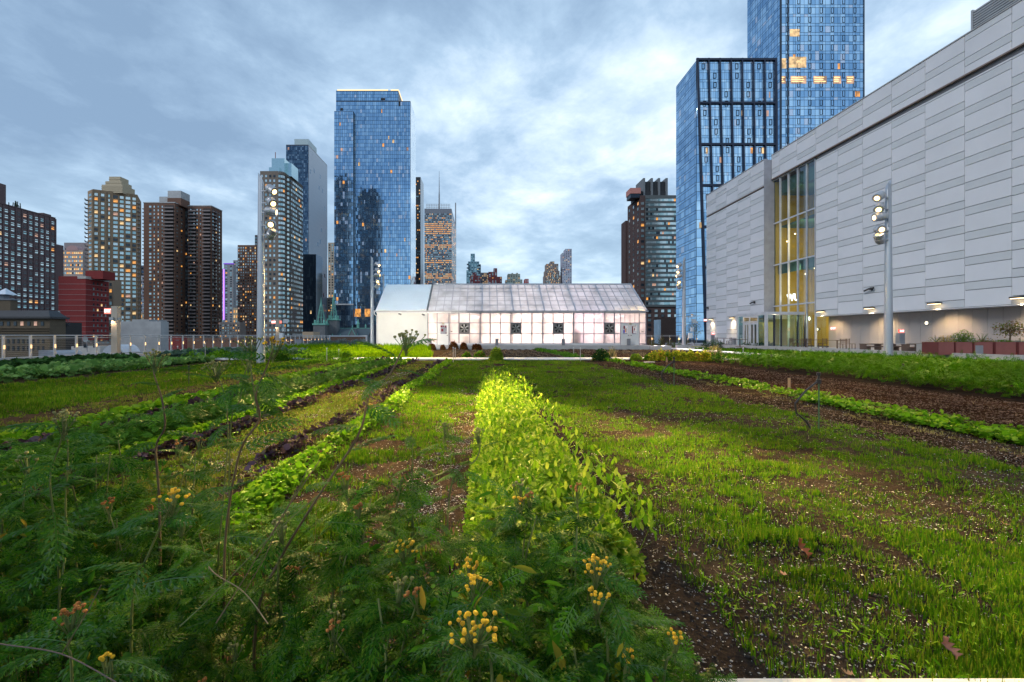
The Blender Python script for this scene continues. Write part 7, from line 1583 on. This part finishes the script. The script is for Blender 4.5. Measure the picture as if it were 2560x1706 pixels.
# the tall ones that stand out in the photograph, each along its own stem
specs = [
 ('tall curving tansy stem rising right of centre with drooping fern leaves', [(640,1560,1.45),(700,1400,1.5),(800,1235,1.5),(895,1090,1.5),(925,985,1.5),(975,935,1.5),(1003,880,1.5),(1015,858,1.5)], 11, .15, 'g', .06, 20),
 ('tall tansy with yellowing flower head left of the curving stem', [(560,1560,1.6),(565,1330,1.6),(600,1130,1.6),(648,1050,1.6),(640,985,1.6),(668,915,1.6),(682,872,1.6)], 12, .16, 'y', .05, 16),
 ('tansy side stem with green buds beside the near left floodlight pole', [(645,1040,1.6),(632,960,1.62),(625,900,1.62),(628,872,1.62)], 4, .12, 'g', .045, 14),
 ('tansy stem with a hooked bend and green buds, left part', [(400,1420,1.7),(398,1240,1.7),(390,1120,1.7),(412,1068,1.7),(405,1000,1.7),(385,935,1.7),(386,903,1.7)], 9, .14, 'g', .045, 16),
 ('broad budding tansy between the hooked stem and the tall yellow one', [(545,1420,1.8),(560,1230,1.8),(570,1080,1.8),(560,985,1.8),(540,930,1.8)], 12, .15, 'g', .07, 26),
 ('slender budding tansy right behind the broad one', [(575,1100,1.9),(600,1000,1.9),(612,935,1.9),(620,915,1.9)], 5, .11, 'g', .04, 10),
 ('dark leafy tansy with bare bud tips at the far left', [(150,1520,1.5),(140,1330,1.5),(125,1200,1.5),(150,1110,1.5),(160,1065,1.5)], 14, .17, 'g', .05, 12),
 ('second budding tansy at the left, beside the dark leafy one', [(200,1480,1.6),(165,1300,1.6),(170,1150,1.6),(165,1055,1.6)], 10, .15, 'g', .05, 12),
 ('short dark budding tansy left of the pea row', [(1030,1330,1.9),(1040,1220,1.9),(1125,1170,1.9),(1110,1110,1.9),(1112,1078,1.9)], 6, .11, 'g', .035, 10),
 ('thin leafless tansy stalk with buds between the centre grass and peas', [(1125,1230,2.0),(1190,1150,2.0),(1200,1105,2.0),(1195,1090,2.0)], 3, .09, 'g', .035, 9),
 ('young leafy tansy shoot standing in front of the bare strip', [(1035,1400,1.7),(1030,1250,1.7),(1032,1110,1.7)], 13, .12, None),
 ('tansy with an orange flower spray low at the left', [(330,1520,1.3),(370,1390,1.3),(415,1290,1.3),(430,1262,1.3)], 9, .16, 'y', .05, 16),
 ('tansy with a large cluster of golden buttons at the bottom centre', [(1230,1690,.98),(1180,1640,.96),(1170,1610,.95),(1185,1592,.95)], 6, .12, 'y', .065, 34),
 ('tansy with a small golden cluster above the large bottom one', [(1200,1640,1.15),(1190,1520,1.15),(1185,1480,1.15)], 7, .13, 'y', .045, 18),
 ('tansy with golden buttons just left of the lowest pea plants', [(1180,1560,1.3),(1175,1470,1.3),(1172,1440,1.3)], 6, .13, 'y', .04, 14),
 ('arching tansy with a long row of yellow buttons by the pea row', [(1560,1640,1.25),(1530,1500,1.25),(1505,1450,1.25),(1490,1435,1.25)], 7, .13, 'y', .055, 26),
 ('tansy with orange buttons below the arching yellow one', [(1520,1660,1.2),(1500,1560,1.2),(1490,1515,1.2)], 6, .12, 'y', .04, 16),
 ('tansy with an orange cluster left of the centre bottom', [(1010,1560,1.35),(1005,1440,1.35),(1012,1385,1.35)], 8, .14, 'y', .045, 18),
 ('small orange tansy cluster peeking over the peas', [(1430,1420,1.7),(1445,1300,1.7),(1442,1240,1.7)], 7, .12, 'b', .03, 10),
 ('tansy with orange specks left of the pea leaves', [(1290,1430,1.6),(1285,1300,1.6),(1300,1265,1.6)], 8, .12, 'y', .03, 9),
 ('tansy with two orange heads right of the arching yellow one', [(1660,1700,1.25),(1680,1640,1.25),(1688,1620,1.25)], 5, .11, 'y', .03, 9),
 ('tansy with orange heads at the bottom right of the tansy mass', [(1560,1706,1.15),(1566,1690,1.15),(1568,1670,1.15)], 4, .11, 'y', .025, 8),
 ('brown withered tansy head low in the dark left foreground', [(180,1706,1.1),(170,1620,1.1),(175,1560,1.1)], 7, .14, 'b', .04, 16),
 ('tansy with a tiny yellow pair of buttons at the lower left', [(280,1706,1.05),(268,1690,1.05),(266,1670,1.05)], 5, .13, 'y', .02, 6),
]
lf_tall = leafM('tall_tansy_leaf', [(.02, .085, .012), (.035, .12, .02), (.06, .17, .02), (.08, .16, .09)], .3)
for sp_c in specs:
    lb, pts, nl, ls, hd = sp_c[:5]; hr, nb = (sp_c[5], sp_c[6]) if len(sp_c) > 5 else (.05, 12)
    pp = [P(*q) for q in pts]; base = Vector((pp[0].x-.02, pp[0].y+.03, 0)); 
    if pp[0].z > .25 and 'side stem' not in lb: pp = [base]+pp
    o = thing('tansy_plant', lb, 'tansy', tuple(pp[0]), 0, 'tansy plants in the foreground'); tansy(o, pp, int(nl*(1.35 if pts[-1][1] < 1120 else 1.3)), ls*1.12, hd, hr, nb, r0=.0050 if len(pts) > 5 else .004, t0=.15, leafmat=lf_tall)
# leaning bare stems in the foreground
for i, (pa, pb, lb) in enumerate((((590,1480,1.3),(800,1150,1.5),'dark bare stem leaning right across the lower left'),((0,1610,1.0),(290,1706,.98),'grey bare stem lying low in the bottom left corner'),((520,1500,1.2),(800,1235,1.45),'pale dry stem leaning across the tansy'),((545,1440,1.25),(670,1560,1.2),'pale straw stem slanting down to the right'))):
    a, c = P(*pa), P(*pb); o = thing('dry_stem', lb, 'stem', tuple(a)); b = MB(); m_ = (a+c)/2+Vector((0, .01, .012)); pth = bez([a-(c-a)*.2, a, m_, c], 6); b.tube(pth, [.0018]*4+[.0014]*(len(pth)-4), 6); b.build('stem', [lf_stem, M('grey_stem', (.08, .065, .06)), lf_stemg, M('dull_stem', (.2, .17, .10))][i], o)
    b = MB(); b.tube([m_, m_+Vector((.05, .01, .09)), m_+Vector((.07, .02, .14))], .0011, 5); b.build('twig', lf_stem, o)
# mid plants that fill the mass, copied from four models
protos = []
for v in range(5):
    o = thing('tansy_plant', 'x', 'tansy', (0, 0, 0), 0, 'tansy plants in the foreground'); hh = (.55, .7, .5, .62, .8)[v]
    tansy(o, [(0, 0, 0), (.02, .02, hh*.4), (-.02+.03*v, .03, hh*.75), (.03, 0, hh)], 15, .16, (None, 'g', None, None, 'b')[v], .035, 10, r0=.0045, t0=.12); protos.append(o)
def mass_h(px_side):   # height of the leafy mass from left to right
    return max(.16, .72-.36*(px_side+1.9)/1.7) if px_side > -1.9 else .8
def hm(x, y):
    x = np.asarray(x, float); h_ = np.interp(x, [-2.6, -1.5, -1.0, -.65, -.45, .0, .35, .6, .85], [.86, .80, .60, .58, .82, .84, .70, .44, .24])
    return h_
def inside(x, y):
    lim = np.interp(x, [-3, -1.3, -.9, -.5, .1, .5, .9], [2.7, 2.3, 1.75, 1.8, 1.8, 1.75, 1.5])
    return (y < lim) & (x > -1.2*y-.15)
spots = []
rs = random.Random(5)
while len(spots) < 78:
    y = rs.uniform(1.05, 2.6); x = rs.uniform(-1.15*y-.1, .85)
    if inside(x, y): spots.append((x, y, rs.random()))
used = [0]*5
for i, (x, y, r_) in enumerate(spots):
    v = i % 5; h_ = float(hm(x, y))*(.95+.25*r_)*(.8 if y < 1.3 else 1)
    base = protos[v]; c = base if not used[v] else copy_tree(base)
    used[v] = 1
    hh = (.55, .7, .5, .62, .8)[v]; s = h_/hh; c.location = (x, y, -.01); c.scale = (s, s, s) if s < 1.3 else (1.25, 1.25, s); c.rotation_euler = (rs.uniform(-.15, .15), rs.uniform(-.15, .15), rs.uniform(0, 6.28))
    side = 'left' if x < -1 else 'centre left' if x < -.35 else 'centre'; c['label'] = 'one of the dark fern leaved tansy plants massed across the lower left foreground'
# uncountable undergrowth of fern leaves
def under(nm, lb, n, mat, seed, sz, zlo=0):
    y = 1.0+1.7*rng.random(n)**1.1; x = -1.3*y-.1+(1.3*y+1.0)*rng.random(n); k = inside(x, y); x, y = x[k], y[k]; n = len(x)
    z = (zlo+(1-zlo)*rng.random(n)**.8)*hm(x, y)*(.62+.7*fbm(x*3, y*3, seed, 2))*np.where(y < 1.25, .8, 1); s = sz*(.55+.8*rng.random(n))
    scatter(nm, FERN, np.stack([x, y, z], 1), rotm(rng.random(n)*6.28, rng.normal(.25, .5, n), rng.normal(0, .35, n)), np.stack([s, s, s], 1), mat, kind='stuff', label=lb, cat='undergrowth')
under('undergrowth', 'dense dark fern leaved undergrowth along the near edge', 4600, lf_tan, 2, .10)
under('undergrowth', 'brighter feathery leaves on top of the near undergrowth', 1300, leafM('tansy_leaf_light', [(.035, .15, .008), (.075, .20, .012), (.09, .18, .08)], .3), 3, .10, .6)
for (nm_, lb_, tm_, n_, sz_, cs_) in (('undergrowth', 'small round leaved weeds mixed through the near tansy', OVAL, 5200, .017, [(.03, .11, .005), (.05, .17, .01), (.08, .2, .03)]), ('undergrowth', 'narrow pointed leaves and yellowed foliage in the near tansy', LANCE, 3600, .055, [(.02, .09, .004), (.04, .14, .008), (.05, .15, .01), (.2, .15, .02)])):
    y = 1.05+1.6*rng.random(n_); x = -1.3*y-.1+(1.3*y+1.0)*rng.random(n_); k = inside(x, y); x, y = x[k], y[k]; n_ = len(x)
    z = rng.random(n_)**.7*hm(x, y)*(.5+.75*fbm(x*4, y*4, 13, 2)); s = sz_*(.5+.9*rng.random(n_))
    scatter(nm_, tm_, np.stack([x, y, z], 1), rotm(rng.random(n_)*6.28, rng.normal(.3, .6, n_), rng.normal(0, .5, n_)), np.stack([s, s, s], 1), leafM('mix_leaf', cs_, .3), kind='stuff', label=lb_, cat='undergrowth')
n = 1300; y = 1.9+2.0*rng.random(n); x = -1.25*y+(1.25*y-1.0)*rng.random(n)*.95
s = .11*(.6+.8*rng.random(n)); z = .35*rng.random(n)*np.clip((4-y)/2, .15, 1)
scatter('undergrowth', FERN_LO, np.stack([x, y, z], 1), rotm(rng.random(n)*6.28, rng.normal(.3, .5, n), rng.normal(0, .35, n)), np.stack([s, s, s], 1), leafM('mid_fern', [(.025, .09, .008), (.05, .14, .015), (.09, .18, .03)], .3), kind='stuff', label='lighter ferny greens behind the tansy at the left', cat='undergrowth')
n = 700; y = 1.0+1.6*rng.random(n); x = -1.25*y+(1.25*y+.3)*rng.random(n); hh = .3+.5*rng.random(n)
scatter('dead_stalks', BLADE, np.stack([x, y, 0*x], 1), rotm(rng.random(n)*6.28, rng.normal(0, .45, n)), np.stack([.004+0*x, hh*.4, hh*np.where(x > -.4, .55, .85)], 1), leafM('dead_stalk', [(.09, .05, .03), (.16, .11, .05), (.05, .03, .02), (.2, .2, .07)], .1), kind='stuff', label='tangle of dry brown stalks inside the tansy mass', cat='stalks')
n = 260; x = rng.random(n)*1.3+.12; y = 1.95+.5*rng.random(n)
